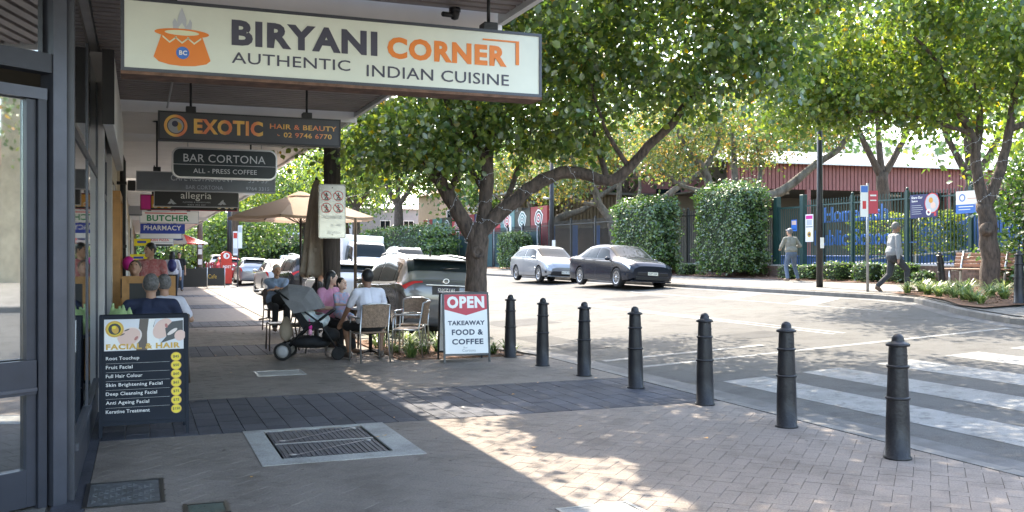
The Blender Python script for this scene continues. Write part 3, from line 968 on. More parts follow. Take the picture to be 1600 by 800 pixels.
# dark paver bands (first band piece by piece)
mb2 = MB(); pm = None
def band(y0, y1, x0, x1, single):
    global pm
    w, l = 0.2, 0.4; i = 0
    x = x0
    while x < x1 - .02:
        xe = min(x + w, x1); y = y0 - (l / 2 if i % 2 else 0)
        while y < y1 - .02:
            ya, yb = max(y, y0), min(y + l, y1)
            if not any(h[0] < (x + xe) / 2 < h[2] and h[1] < (ya + yb) / 2 < h[3] for h in holes) and yb - ya > .03:
                g = .0028
                q = [(x + g, ya + g), (xe - g, ya + g), (xe - g, yb - g), (x + g, yb - g)]
                cx, cy = (x + xe) / 2, (ya + yb) / 2
                if single:
                    b = MB(); paver(b, [(a - cx, c - cy) for a, c in q], 'brick_dark', 0, .005)
                    o = b.build('dark_paver', fp); o.location = (cx, cy, random.uniform(-.001, .001))
                else: paver(mb2, q, 'brick_dark', 0, .005)
            y += l
        x = xe; i += 1
band(8.8, 10.9, -.32, 5.84, True)
for a, b_ in ((15.47, 17.23), (21.92, 23.63), (29.5, 31.6), (37.5, 39.5)): band(a, b_, -.32, 2.88, False)
for y in np.arange(4, 30, .4): paver(mb2, [(-.52, y), (-.325, y), (-.325, y + .395), (-.52, y + .395)], 'brick_dark', 0.0)
mb2.build('dark_paving', fp, kind='stuff')
mb = MB()
mb.prism([(-.32, 31.6), (2.88, 31.6), (2.88, 37.5), (-.32, 37.5)], -.1, 0, 'brick_brown')
mb.prism([(-.32, 39.5), (2.88, 39.5), (2.88, 90), (-.32, 90)], -.1, 0, 'brick_brown')
mb.prism([(-9, -20), (-.55, -20), (-.55, 6.8), (-9, 1.0)], -.1, -.001, 'concrete')
mb.prism([(-.55, 90), (4.2, 90), (4.2, 260), (-.55, 260)], -.1, 0, 'concrete')
mb.build('far_paving', fp)
for k in range(24):   # pale concrete kerbside slabs in the sun
    y = 17.85 + k * 3.0
    MB().box(2.905, y, -.12, 4.19, y + 2.99, .001 * (k % 2), 'concrete').build('concrete_slab', fp)

# pit lids and grates in the near footpath
r = empty('electrical_pit_cover', (0, 0, 0), 0, 'pair of dark grated pit covers framed in pale concrete in the footpath', 'pit cover')
def surr(b, m):
    b.box(.85, 7.3, -.1, 2.12, 7.5, .005, m); b.box(.85, 8.72, -.1, 2.12, 8.8, .0045, m)
    b.box(.85, 7.502, -.1, 1.02, 8.718, .005, m); b.box(1.9, 7.502, -.1, 2.12, 8.718, .0048, m)
part('concrete_surround', 'conc_pale', r, surr)
MB().box(1.02, 7.5, -.1, 1.9, 8.72, -.012, 'steel_lid').build('steel_frame', r)
for y0, y1 in ((7.525, 8.10), (8.12, 8.695)):
    b = MB(); b.box(1.045, y0, -.03, 1.875, y1, -.004, 'steel_lid')
    for k in range(20):
        x = 1.06 + k * .041
        b.box(x, y0 + .01, -.004, x + .028, y1 - .01, .0005, 'steel_lid')
    o = b.build('grated_lid', r)
    b = MB(); M_ = Matrix.Rotation(math.atan2(.5, .8), 4, 'Z'); L_ = math.hypot(.5, .8) / 2
    M2 = Matrix.Translation((1.46, (y0 + y1) / 2, 0)) @ M_
    b.box(-L_ + .05, -.009, .003, L_ - .05, .009, .0048, 'frame_mid', M2)
    for x, y in ((1.12, y0 + .1), (1.8, y1 - .1)):
        b.lathe([(0, .0065), (.03, .0065), (.032, .003)], 'steel', 12, Matrix.Translation((x, y, 0)))
    b.build('lid_rib', o)
MB().box(1.046, 8.101, -.03, 1.874, 8.119, .004, 'steel').build('centre_bar', r)
def pit(name, x0, y0, x1, y1, label, m, cat='pit lid'):
    r = empty(name, (x0, y0, 0), 0, label, cat)
    b = MB(); w, h = x1 - x0, y1 - y0
    for d_ in ((0, 0, w, .025), (0, h - .025, w, h), (0, .026, .025, h - .026), (w - .025, .026, w, h - .026)):
        b.box(d_[0], d_[1], -.06, d_[2], d_[3], .006, 'sign_black' if m != 'conc_pale' else 'steel')
    b.build('rim', r)
    b = MB(); b.box(.028, .028, -.06, w - .028, h - .028, .002, m)
    n = 0
    for i in range(int((w - .1) / .035)):
        for j in range(int((h - .1) / .035)):
            if m == 'conc_pale': break
            if (i * 7 + j * 3) % 5 in (0, 3): continue
            b.box(.05 + i * .035, .05 + j * .035, .002, .05 + i * .035 + (.026 if (i + j) % 2 else .01), .05 + j * .035 + (.01 if (i + j) % 2 else .026), .005, m)
    b.build('lid', r)
    return r
pit('telecom_pit_lid', -.34, 6.48, .15, 7.17, 'embossed metal pit lid with a dark rim close to the shopfront', 'lid_grey')
pit('water_meter_lid', .25, 6.08, .52, 6.36, 'small green tinged meter lid at the bottom edge of the footpath', 'lid_green')
pit('paved_pit_lid', 1.42, 12.7, 2.05, 13.25, 'square pit lid with a thin bright metal rim in front of the stroller', 'conc_pale')
pit('concrete_pit_lid', 2.4, 4.8, 2.9, 5.42, 'plain concrete pit lid where the sun strip meets the bottom edge', 'conc_pale')

# ---- far footpath ----
mb = MB()
vs = []; fs = []
ysf = [y for y in ys if y <= 260]
cols = [0, 1, 2.0, 4.4]
for y in ysf:
    e = edge_x(far, y) + .16
    for x in (e, max(e, 14.5) if e < 16 else 17.3, 18.3, 21.0):
        vs.append((x, y, (zr(e) + .13 if x == e else zf(x) if x > 16.6 else zr(e) + .13 + (x - e) * .12)))
for i in range(len(ysf) - 1):
    for k in range(3):
        a = i * 4 + k; fs.append((a, a + 1, a + 5, a + 4))
mb.add(vs, fs, 'concrete')
mb.build('far_footpath', kind='structure')
def zfar(x, y):
    e = edge_x(far, y) + .16
    if x < 16.6: return zr(e) + .13 + (x - e) * .12
    return zf(x)
# mulch strip under the fence and bulge bed
mb = MB()
mb.add([(19.9, 20.5, .755), (21.2, 20.5, .79), (21.2, 60, .79), (19.9, 60, .755)], [(0, 1, 2, 3)], 'mulch')
for _ in range(2500):
    x, y = random.uniform(19.9, 21.1), random.uniform(20.6, 48)
    if 24.3 < y < 27: continue
    s_ = random.uniform(.03, .07); a = random.uniform(0, 6.28)
    z_ = zf(x) + random.uniform(.03, .06)
    mb.add([(x, y, z_), (x + s_ * math.cos(a), y + s_ * math.sin(a), z_ + random.uniform(0, .03)), (x - s_ * .4 * math.sin(a), y + s_ * .4 * math.cos(a), z_ + .01)], [(0, 1, 2)], 'mulch')
mb.build('mulch_strip', kind='stuff')

# ======================================================================
#                         SHOPS ON THE LEFT
# ======================================================================
WX = -0.40
cs = empty('corner_shop', (WX, 7, 0), 0, 'corner shop with dark framed glass entrance set at an angle', 'shop')
inv = Matrix.Translation((-WX, -7, 0))
SD = Vector((-.807, -.59, 0)); SN = Vector((.59, -.807, 0))       # along the splay, outward
P0 = Vector((-.47, 6.72, 0))
def spl(a, n_, z): p = P0 + SD * a + SN * n_ + Vector((0, 0, z)); return inv @ p
def sbox(b, a0, a1, n0, n1, z0, z1, m):
    pts = [spl(a, n_, z) for z in (z0, z1) for (a, n_) in ((a0, n0), (a0, n1), (a1, n1), (a1, n0))]
    b.add(pts, [(0, 1, 2, 3), (7, 6, 5, 4), (0, 4, 5, 1), (1, 5, 6, 2), (2, 6, 7, 3), (3, 7, 4, 0)], m)
b = MB(); sbox(b, 0, .09, -.08, .06, 0, 3.7, 'frame_mid'); b.build('corner_post', cs)
b = MB(); sbox(b, .115, .17, -.07, .03, 0, 2.62, 'frame_dark'); b.build('door_jamb', cs)
b = MB(); sbox(b, .092, 2.2, -.06, .05, 2.72, 2.84, 'frame_dark'); b.build('transom_bar', cs)
b = MB(); sbox(b, .115, 2.2, -.06, .035, 2.55, 2.62, 'frame_mid'); b.build('door_head', cs)
dl = MB(); sbox(dl, .175, .235, -.04, .01, .02, 2.545, 'frame_dark'); sbox(dl, 1.1, 1.2, -.04, .01, .02, 2.545, 'frame_dark')
sbox(dl, .236, 1.099, -.04, .01, .02, .25, 'frame_dark')
dl_o = dl.build('glass_door', cs)
b = MB(); sbox(b, .236, 1.099, -.035, -.025, .25, 2.545, 'shop_glass'); b.build('pane', dl_o)
b = MB(); sbox(b, .20, 1.15, .012, .06, .72, .93, 'frame_dark'); sbox(b, .20, 1.15, .061, .07, .74, .76, 'frame_mid'); b.build('push_rail', dl_o)
b = MB(); sbox(b, .11, 2.2, -.035, -.025, 2.84, 3.66, 'shop_glass'); b.build('transom_pane', cs)
b = MB(); sbox(b, 1.21, 2.2, -.035, -.025, .25, 2.55, 'shop_glass'); b.build('pane', cs)
# long side facade of the corner shop: X = WX
def fbox(b, y0, y1, z0, z1, m, x0=-.06, x1=.03): b.box(x0, y0 - 7, z0, x1, y1 - 7, z1, m)
def facade(root, oy, spans, sill, head, top, mf='frame_dark', mg='shop_glass', bulk='frame_dark', out=.006):
    """mullioned shop window; spans = list of y positions of mullions"""
    for y in spans:
        boxpart('mullion', root, (-.06, y - oy - .035, 0, out, y - oy + .035, top, ), mf)
    for a, c in zip(spans, spans[1:]):
        boxpart('bulkhead', root, (-.05, a - oy + .036, .0, out - .003, c - oy - .036, sill), bulk)
        boxpart('sill', root, (-.06, a - oy + .036, sill + .001, out + .02, c - oy - .036, sill + .05), 'frame_mid')
        boxpart('transom', root, (-.055, a - oy + .036, head, out - .002, c - oy - .036, head + .07), mf)
        boxpart('pane', root, (-.014, a - oy + .036, sill + .05, -.004, c - oy - .036, head), mg)
        boxpart('fanlight', root, (-.014, a - oy + .036, head + .07, -.004, c - oy - .036, top - .005), mg)
facade(cs, 7, [6.78, 8.5, 10.4], .30, 2.35, 3.3)
boxpart('wall', cs, (-3.5, -6, 3.68, 0.0, 3.45, 7.5), 'render_grey')
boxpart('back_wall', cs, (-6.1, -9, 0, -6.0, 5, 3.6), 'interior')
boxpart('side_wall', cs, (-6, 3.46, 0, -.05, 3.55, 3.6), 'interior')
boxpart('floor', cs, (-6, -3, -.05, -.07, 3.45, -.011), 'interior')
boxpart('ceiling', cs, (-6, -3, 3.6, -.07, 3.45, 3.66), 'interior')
boxpart('counter', cs, (-3.4, .6, 0, -2.2, 3.0, 1.0), 'wood_orange')
for y in (0.4, 1.5, 2.6): MB().lathe([(0, .0), (.16, .0), (.10, .12), (.02, .14), (.02, .5), (0, .5)], 'gold', 14, Matrix.Translation((-1.6, y, 2.5))).build('pendant_lamp', cs)

row = [  # y0, y1, wall material, style, label, sign board
    (10.45, 13.4, 'render_grey', 'narrow hair salon front with pale box sign above its dark windows'),
    (13.5, 19.4, 'cream', 'cafe front with orange timber framed opening and cream upper wall'),
    (19.5, 27.5, 'white_paint', 'white painted shop front beyond the cafe with dark glazing'),
    (27.6, 36.5, 'cream', 'cream brick shop front behind the green butcher sign'),
    (36.6, 47.5, 'white_paint', 'pale shop front with yellow and pink displays at its doorway'),
    (47.6, 62.0, 'cream', 'distant cream shop front at the far end of the awnings'),
    (62.1, 84.0, 'brickwall', 'farthest brick shop building at the end of the row')]
for i, (y0, y1, wm, lb) in enumerate(row):
    s_ = empty('shop_building', (WX, y0, 0), 0, lb, 'shop')
    n = max(2, int((y1 - y0) / 1.9))
    sp = [y0 + .25 + (y1 - y0 - .5) * k / n for k in range(n + 1)]
    facade(s_, y0, sp, .45, 2.25, 2.75, 'frame_dark' if i % 2 == 0 else 'white_paint', 'shop_glass', ['frame_mid', 'brickwall', 'render_grey'][i % 3])
    boxpart('pilaster', s_, (-.1, 0, 0, .06, .2, 3.62), wm); boxpart('pilaster', s_, (-.1, y1 - y0 - .2, 0, .06, y1 - y0, 3.62), wm)
    boxpart('fascia', s_, (-.1, .205, 2.752, .0, y1 - y0 - .205, 3.62), wm)
    boxpart('wall', s_, (-8, 0, 3.68, 0.0, y1 - y0, 6.8 + (i % 3) * .5), wm)
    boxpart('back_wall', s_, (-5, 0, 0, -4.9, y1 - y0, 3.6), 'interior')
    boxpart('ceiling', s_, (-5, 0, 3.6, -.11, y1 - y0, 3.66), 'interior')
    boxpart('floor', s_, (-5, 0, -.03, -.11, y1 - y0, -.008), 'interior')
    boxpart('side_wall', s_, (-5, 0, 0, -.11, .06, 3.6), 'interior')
    for q in range(n):
        if (q + i) % 2: boxpart('shelf_unit', s_, (-1.4, sp[q] - y0 + .2, 0, -1.0, sp[q] - y0 + 1.0, 1.7), ['wood_orange', 'render_grey', 'maroon'][q % 3])
def wall_sign(name, y0, y1, z0, z1, m, label, text=None, tm='ink', proj=.10, x=WX):
    r_ = empty(name, (x, y0, z0), 0, label, 'sign')
    boxpart('cabinet', r_, (.0 + .062, 0, 0, proj + .062, y1 - y0, z1 - z0), m, bev=.008)
    boxpart('end_cap', r_, (.058, -.03, -.01, proj + .068, -.002, z1 - z0 + .01), 'trimblack')
    return r_
wall_sign('fascia_lightbox', 10.0, 15.6, 2.85, 3.55, 'soffit_pale', 'pale lightbox running along the wall beneath the awning', proj=.10)
r_ = empty('downpipe', (WX, 17.9, 0), 0, 'black downpipe with brackets on the wall past the cafe', 'pipe')
MB().tube([(.12, 0, 0), (.12, 0, 3.2), (.05, 0, 3.4), (.05, 0, 3.62)], .05, 'iron', 10).build('pipe', r_)
for z in (.6, 1.7, 2.8): MB().box(.02, -.07, z, .18, .07, z + .05, 'iron').build('bracket', r_)
r_ = empty('timber_doorway', (WX, 14.0, 0), 0, 'orange timber door frame folded against the cafe wall', 'door')
boxpart('jamb', r_, (.05, 0, 0, .15, .09, 2.35), 'wood_orange'); boxpart('jamb', r_, (.05, 1.5, 0, .15, 1.59, 2.35), 'wood_orange')
boxpart('head', r_, (.05, 0, 2.352, .15, 1.59, 2.45), 'wood_orange'); boxpart('panel', r_, (.08, .1, 0, .12, 1.49, 2.34), 'rattan')
for (y, x, z0, z1, m, lb, nm, w) in ((24.5, .1, 2.55, 2.75, 'grey', 'small grey air vent box on the white shop wall', 'vent_box', .5), (30.5, .05, 2.75, 2.95, 'frame_dark', 'flat dark bracket box on the cream wall', 'bracket_box', .6),
                                 (21.0, .12, 2.9, 3.1, 'black', 'small black speaker mounted high beside the downpipe', 'wall_speaker', .25)):
    o = MB().box(x - .36, y, z0, x - .36 + w * .6, y + .2, z1, m, bev=.015).build(nm); tag(o, lb, 'fitting')

# ---- awnings ----
AX = 3.0
def awning(y0, y1, zs, label, rib, fascia='white_paint', m='soffit'):
    a = empty('awning', (WX, y0, zs), 0, label, 'awning')
    b = MB()
    if rib:
        y = 0; L = y1 - y0
        while y < L - rib:
            b.box(.02, y, 0, AX - WX - .06, y + rib * .64, .055, m)
            b.box(.02, y + rib * .64, .045, AX - WX - .06, y + rib, .0555, m)
            y += rib
        b.build('soffit', a, kind='stuff')
    else:
        k = 0; w = 1.2; y = 0
        while y < y1 - y0 - .02:
            ye = min(y + w, y1 - y0)
            boxpart('soffit_sheet', a, (.02, y + .004, 0, AX - WX - .06, ye - .004, .02), m); y = ye
    boxpart('fascia', a, (AX - WX - .055, 0, -.05, AX - WX, y1 - y0, .30), fascia)
    boxpart('gutter', a, (AX - WX + .002, 0, .12, AX - WX + .12, y1 - y0, .26), 'grey')
    boxpart('roof', a, (0, 0, .06, AX - WX - .06, y1 - y0, .12), 'metal_roof')
    boxpart('end_beam', a, (.0, -.06, -.10, AX - WX, -.002, .28), 'soffit_pale')
    return a
awning(1.6, 7.9, 3.66, 'brown ribbed awning soffit over the corner shop entrance', .15)
awning(8.0, 14.0, 3.66, 'ribbed awning soffit behind the large cream restaurant sign', .15)
awning(14.1, 17.5, 3.64, 'pale finely ribbed awning above the salon sign', .14, m='soffit_pale')
awning(17.6, 27.5, 3.62, 'flat white awning ceiling over the cafe tables', 0, m='soffit_pale')
awning(27.6, 47.5, 3.35, 'lower far awning over the butcher and pharmacy signs', 0, m='soffit_pale')
awning(47.6, 84.0, 3.3, 'farthest awning where the row of shops ends', 0, m='soffit_pale')
def awning_post(x, y, ztop, r0, label, m='timber_pole'):
    p = empty('awning_post', (x, y, 0), 0, label, 'post')
    limb_pts = [(0, 0, -.02), (0.0, 0, ztop * .5), (0, 0, ztop)]
    MB().tube([(0, 0, -.02), (.004, 0, .8), (-.004, .003, 1.7), (.003, 0, 2.6), (0, 0, ztop)], [r0 * 1.03, r0, r0 * .99, r0 * .97, r0 * .96], m, 18).build('shaft', p)
    return p
p = awning_post(3.09, 16.5, 3.90, .15, 'thick dark timber awning post with the prohibition sign on it')
MB().box(-.1, -.17, 1.10, .1, -.145, 1.12, 'alu').build('bracket', p)
p = awning_post(3.27, 58.8, 4.2, .16, 'brown timber pole with paper notices beyond the red post box', 'timber_old')
for z, m_n in ((1.0, 'white'), (1.6, 'white'), (2.0, 'flamegrey')): MB().box(-.12, -.18, z, .10, -.165, z + .32, m_n).build('notice', p)

r_ = empty('electrical_conduit', (.35, 1.7, 3.62), 0, 'thin grey conduit with junction boxes under the awning along the shopfront', 'conduit')
MB().tube([(0, 0, 0), (.01, 6, .0), (0, 12, 0), (0, 15.6, -.01)], .013, 'grey', 8).build('pipe', r_)
for y in (6.4, 9.9, 13.2): MB().box(-.05, y, -.035, .05, y + .12, .03, 'soffit_pale', bev=.01).build('junction_box', r_)
# ---- hanging signs, each perpendicular to the street ----
def hang_sign(name, x0, x1, y, z0, z1, label, face, fr='frame_dark', depth=.18, fw=.025, rods=None, zs=3.64, rot=0.0, underside=None):
    s_ = empty(name, (x0, y, z0), rot, label, 'sign')
    w, h = x1 - x0, z1 - z0
    b = MB()
    b.box(0, 0, 0, w, depth, fw, fr); b.box(0, 0, h - fw, w, depth, h, fr)
    b.box(0, .001, fw, fw, depth, h - fw, fr); b.box(w - fw, .001, fw, w, depth, h - fw, fr)
    b.build('frame', s_)
    f = boxpart('face', s_, (fw, .008, fw, w - fw, depth - .008, h - fw), face)
    for rx in (rods or []):
        MB().tube([(rx, depth / 2, h + .05), (rx, depth / 2, zs - z0 - .015)], .014, 'iron', 8).build('hanger_rod', s_)
        MB().box(rx - .055, depth / 2 - .06, h, rx + .055, depth / 2 + .06, h + .07, 'iron', bev=.006).build('hanger_foot', s_)
        MB().lathe([(0, 0), (.07, 0), (.05, .012), (0, .014)], 'iron', 12, Matrix.Translation((rx, depth / 2, zs - z0 - .016))).build('ceiling_plate', s_)
    return s_, f
# 1 restaurant sign, 3.02 m wide
sg, f = hang_sign('restaurant_sign', -.12, 2.90, 6.8, 2.80, 3.29, 'large cream lightbox sign for an Indian restaurant with orange pot', 'sign_cream', 'frame_dark', .22, .022, rods=[.30, 2.62], zs=3.66)
MB().box(.0, .0, -.022, 3.02, .22, -.001, 'rust').build('underside_tray', sg)
Wb, Hb = 3.02, .49
def sx(p): return (p - 192) / 655 * Wb
fit_text('BIRYANI', sx(345), sx(566), .222, .398, .004, 'ink', f, .045)
fit_text('CORNER', sx(582), sx(784), .213, .372, .004, 'orange', f, .045)
fit_text('AUTHENTIC', sx(345), sx(523), .098, .175, .004, 'ink', f, .004)
fit_text('INDIAN CUISINE', sx(549), sx(788), .070, .155, .004, 'ink', f, .004)
b = MB(); b.box(sx(742), .002, .405, sx(806), .006, .417, 'orange'); b.box(sx(800), .002, .235, sx(806), .0062, .4045, 'orange'); b.build('corner_mark', f)
b = MB()
px = lambda x, z: (sx(x), z)
poly(b, [px(236, .105), px(243, .075), px(258, .058), px(275, .053), px(293, .058), px(309, .075), px(315, .10), px(303, .262), px(247, .262)], .0045, 'orange')
disc(b, sx(275), .275, .175, .0035, 'orange', 30, sx=1.0)
b.v = [(x, y, z if not (abs(y - .0035) < 1e-6) else .275 + (z - .275) * .17) for x, y, z in b.v]
n0 = len(b.v)
disc(b, sx(275), .277, .11, .0025, 'rice', 30)
for i in range(n0, len(b.v)): x, y, z = b.v[i]; b.v[i] = (x, y, .277 + (z - .277) * .16)
b.build('pot_emblem', f)
b = MB()
for k in range(3):
    cx = sx(258 + k * 17)
    for a, c in (((cx - .045, .252), (cx, .215)), ((cx, .215), (cx + .045, .252))):
        b.add([(a[0], .0015, a[1]), (c[0], .0015, c[1]), (c[0], .0015, c[1] - .012), (a[0], .0015, a[1] - .012)], [(0, 1, 2, 3)], 'rice')
b.build('zigzag_trim', f)
b = MB(); disc(b, sx(276), .142, .042, .0022, 'logoblue', 24); b.build('pot_badge', f)
fit_text('BC', sx(271), sx(282), .127, .158, -.002, 'white', f, .03)
b = MB()
poly(b, [px(263, .30), px(262, .345), px(265, .372), px(268, .35), px(271, .30)], .0045, 'flamegrey')
poly(b, [px(268, .30), px(269, .37), px(272, .415), px(275, .45), px(278, .41), px(281, .37), px(281, .30), px(275, .345)], .0042, 'flamegrey')
poly(b, [px(278, .30), px(284, .345), px(286, .375), px(289, .35), px(288, .30)], .0039, 'flamegrey')
b.build('flame_emblem', f)
# 2 salon sign
sg, f = hang_sign('salon_sign', .19, 2.29, 11.65, 2.90, 3.235, 'charcoal hair and beauty sign with orange letters and round emblem', 'sign_char', 'black', .16, .018, rods=[.36, 1.70], zs=3.66)
X_ = lambda p: (p - 248) / 285 * 2.10
fit_text('EXOTIC', X_(301), X_(407), .085, .262, .003, 'exotic_grad', f, .04)
fit_text('HAIR & BEAUTY', X_(418), X_(526), .185, .245, .003, 'exotic_grad', f, .015)
fit_text('02 9746 6770', X_(440), X_(518), .088, .148, .003, 'exotic_grad', f, .015)
b = MB(); disc(b, X_(274), .168, .128, .003, 'exotic_grad', 32, r2=.095); disc(b, X_(274), .168, .085, .0025, 'grey', 28)
disc(b, X_(276), .16, .052, .0015, 'gold', 20, a0=-80, a1=110); disc(b, X_(273), .19, .035, .001, 'ink', 16)
disc(b, X_(432), .118, .016, .0025, 'exotic_grad', 12, r2=.009, a0=150, a1=330); b.build('round_emblem', f)
# 3 bar sign (rounded)
bs = empty('bar_sign', (.42, 14.0, 2.66), 0, 'rounded dark green coffee bar sign hanging below the awning', 'sign')
def rrect(w, h, r_, n=8, ox=0, oz=0):
    pts = []
    for cx, cz, a in ((w - r_, r_, -90), (w - r_, h - r_, 0), (r_, h - r_, 90), (r_, r_, 180)):
        for k in range(n + 1): q = R(a + 90 * k / n); pts.append((ox + cx + r_ * math.cos(q), oz + cz + r_ * math.sin(q)))
    return pts
MXZ = Matrix(((1, 0, 0, 0), (0, 0, 1, 0), (0, 1, 0, 0), (0, 0, 0, 1)))
MB().prism(rrect(1.40, .40, .10), 0, .10, 'sign_dgreen', MXZ).build('panel', bs)
b = MB(); o1 = rrect(1.43, .43, .115, 8, -.015, -.015); i1 = rrect(1.385, .385, .095, 8, .0075, .0075)
n = len(o1)
for k in range(n):
    a, c = o1[k], o1[(k + 1) % n]; d_, e_ = i1[(k + 1) % n], i1[k]
    b.add([(a[0], -.012, a[1]), (c[0], -.012, c[1]), (d_[0], -.012, d_[1]), (e_[0], -.012, e_[1]), (a[0], .11, a[1]), (c[0], .11, c[1])], [(0, 1, 2, 3), (1, 0, 4, 5)], 'alu')
b.build('metal_rim', bs)
fit_text('BAR CORTONA', .14, 1.25, .215, .325, -.004, 'silver', bs, .002)
fit_text('ALL - PRESS COFFEE', .27, 1.13, .06, .125, -.004, 'silver', bs, .002)
MB().box(.0, -.005, .175, 1.40, -.001, .181, 'silver').build('rule_line', bs)
for rx in (.2, 1.2): MB().tube([(rx, .05, .43), (rx, .05, .97)], .008, 'alu', 6).build('hanger_rod', bs)
# 4 cafe restaurant sign
sg, f = hang_sign('cafe_sign', -.06, 2.02, 15.6, 2.56, 2.86, 'grey slate cafe restaurant sign half hidden behind the rounded sign', 'sign_slate', 'grey', .12, .014, rods=[.3, 1.7])
fit_text('CAFE RESTAURANT', .50, 1.43, .165, .255, .003, 'silver', f, .002)
fit_text('BAR CORTONA', .72, 1.27, .04, .10, .003, 'flamegrey', f, .0)
fit_text('9764 3315', 1.62, 1.98, .04, .095, .003, 'flamegrey', f, .0); fit_text('33 - 35', 1.66, 1.95, .16, .235, .003, 'flamegrey', f, .0)
# 5 florist-like black sign
sg, f = hang_sign('flower_shop_sign', .25, 1.86, 20.0, 2.53, 2.86, 'black sign with white lowercase lettering between leaf sprays', 'sign_black', 'flamegrey', .12, .012, rods=[.35, 1.3])
fit_text('allegria', .50, 1.08, .12, .30, .003, 'white', f, .0)
fit_text('FLOWERS & HOMEWARES', .54, 1.06, .083, .107, .003, 'flamegrey', f, .0); fit_text('0403 494 427', .63, .97, .03, .055, .003, 'flamegrey', f, .0)
b = MB()
for sgn, cx in ((-1, .42), (1, 1.2)):
    for k in range(7):
        a = R(15 + k * 22); r_ = .12
        x0, z0 = cx + sgn * k * .028, .06 + .012 * math.sin(k)
        x1, z1 = x0 + sgn * r_ * math.cos(a), z0 + r_ * .8 * abs(math.sin(a))
        nx, nz = (z1 - z0) * .22, -(x1 - x0) * .22
        poly(b, [(x0, z0), ((x0 + x1) / 2 + nx, (z0 + z1) / 2 + nz), (x1, z1), ((x0 + x1) / 2 - nx, (z0 + z1) / 2 - nz)], .003 - k * .0002, 'flamegrey')
b.build('leaf_emblem', f)
# 6 food sign
sg, f = hang_sign('food_sign', 0.0, 2.12, 23.2, 2.60, 2.95, 'dark food sign with orange dishes and a purple end panel', 'black', 'maroon', .14, .012, rods=[.3, 1.8])
b = MB(); b.box(.02, .0, .02, .22, .004, .33, 'magenta'); b.build('purple_panel', f)
b = MB()
b.box(.24, .001, .05, .62, .004, .32, 'food'); b.box(.63, .001, .09, 1.9, .004, .16, 'food')
for x in (.32, .47, .62, 1.72, 1.88, 2.0): disc(b, x, .10, .055, -.001 - x * .001, 'rice', 14); disc(b, x, .10, .035, -.004 - x * .001, 'orange', 12)
b.build('food_print', f)
# 7 butcher
sg, f = hang_sign('butcher_sign', -.02, 1.80, 33.0, 2.60, 3.0, 'white sign with green butcher lettering and a red stripe', 'white', 'flamegrey', .14, .02, rods=[.3, 1.5], zs=3.36)
fit_text('BUTCHER', .22, 1.52, .07, .27, .003, 'green', f, .03)
b = MB(); b.box(.16, .002, .315, 1.45, .006, .345, 'red'); b.build('red_stripe', f)
# 8 pharmacy
sg, f = hang_sign('pharmacy_sign', 0.0, 1.55, 37.5, 2.36, 2.72, 'blue pharmacy sign partly behind the butcher sign', 'blue', 'blue', .2, .02, rods=[.3, 1.2], zs=3.36)
fit_text('PHARMACY', .12, 1.42, .12, .30, .003, 'white', f, .02)
sg, f = hang_sign('blank_white_sign', -.02, 1.55, 40.5, 2.22, 2.50, 'plain white lightbox hanging under the blue pharmacy sign', 'white', 'flamegrey', .3, .02, rods=[.3, 1.2], zs=3.36)
sg, f = hang_sign('kebab_sign', -.02, 1.35, 44.0, 2.10, 2.52, 'white takeaway sign with red lettering below the plain lightbox', 'white', 'flamegrey', .2, .02, rods=[.3, 1.1], zs=3.36)
fit_text('CLASSIC KEBABS', .08, 1.28, .25, .37, .003, 'red', f, .02); fit_text('TURKISH PIZZA', .16, 1.18, .07, .17, .003, 'red', f, .02)
sg, f = hang_sign('thin_white_sign', .35, 1.5, 48.5, 1.98, 2.22, 'farthest small white and dark sign above the walkers', 'white', 'flamegrey', .2, .02, rods=[.3, .9], zs=3.3)
b = MB(); b.box(.05, .0, .02, 1.1, .004, .10, 'black'); b.build('dark_band', f)
# prohibition sign on the post
ps = empty('prohibition_sign', (2.82, 16.27, 1.86), R(-8), 'tall metal sign with four red prohibition circles on the timber post', 'sign')
MB().prism(rrect(.455, .92, .035), 0, .006, 'street_sign', MXZ).build('plate', ps)
b = MB(); o1 = rrect(.441, .906, .03, 6, .007, .007); i1 = rrect(.429, .894, .026, 6, .013, .013); n = len(o1)
for k in range(n): b.add([(o1[k][0], -.003, o1[k][1]), (o1[(k + 1) % n][0], -.003, o1[(k + 1) % n][1]), (i1[(k + 1) % n][0], -.003, i1[(k + 1) % n][1]), (i1[k][0], -.003, i1[k][1])], [(0, 1, 2, 3)], 'black')
b.build('border', ps)
for cx, cz in ((.13, .72), (.33, .72), (.13, .515), (.33, .515)):
    b = MB(); disc(b, cx, cz, .086, -.003, 'red', 28, r2=.075)
    for a_, c_ in (((-.055, .055), (.055, -.055)),):
        b.add([(cx + a_[0] - .005, -.0035, cz + a_[1] - .005), (cx + c_[0] - .005, -.0035, cz + c_[1] - .005), (cx + c_[0] + .005, -.0035, cz + c_[1] + .005), (cx + a_[0] + .005, -.0035, cz + a_[1] + .005)], [(0, 1, 2, 3)], 'red')
    o = b.build('prohibition_ring', ps)
    b = MB(); disc(b, cx, cz + .045, .012, -.0028, 'black', 10)
    for q in (((0, .03), (.0, -.01)), ((0, -.01), (-.025, -.055)), ((0, -.01), (.022, -.055)), ((0, .025), (-.03, .0)), ((0, .025), (.03, .005)), ((-.035, -.055), (.04, -.06))):
        (ax, az), (bx, bz) = q; L_ = math.hypot(bx - ax, bz - az); nx, nz = -(bz - az) / L_ * .007, (bx - ax) / L_ * .007
        b.add([(cx + ax + nx, -.0027, cz + az + nz), (cx + ax - nx, -.0027, cz + az - nz), (cx + bx - nx, -.0027, cz + bz - nz), (cx + bx + nx, -.0027, cz + bz + nz)], [(0, 1, 2, 3)], 'black')
    b.build('figure_pictogram', o)
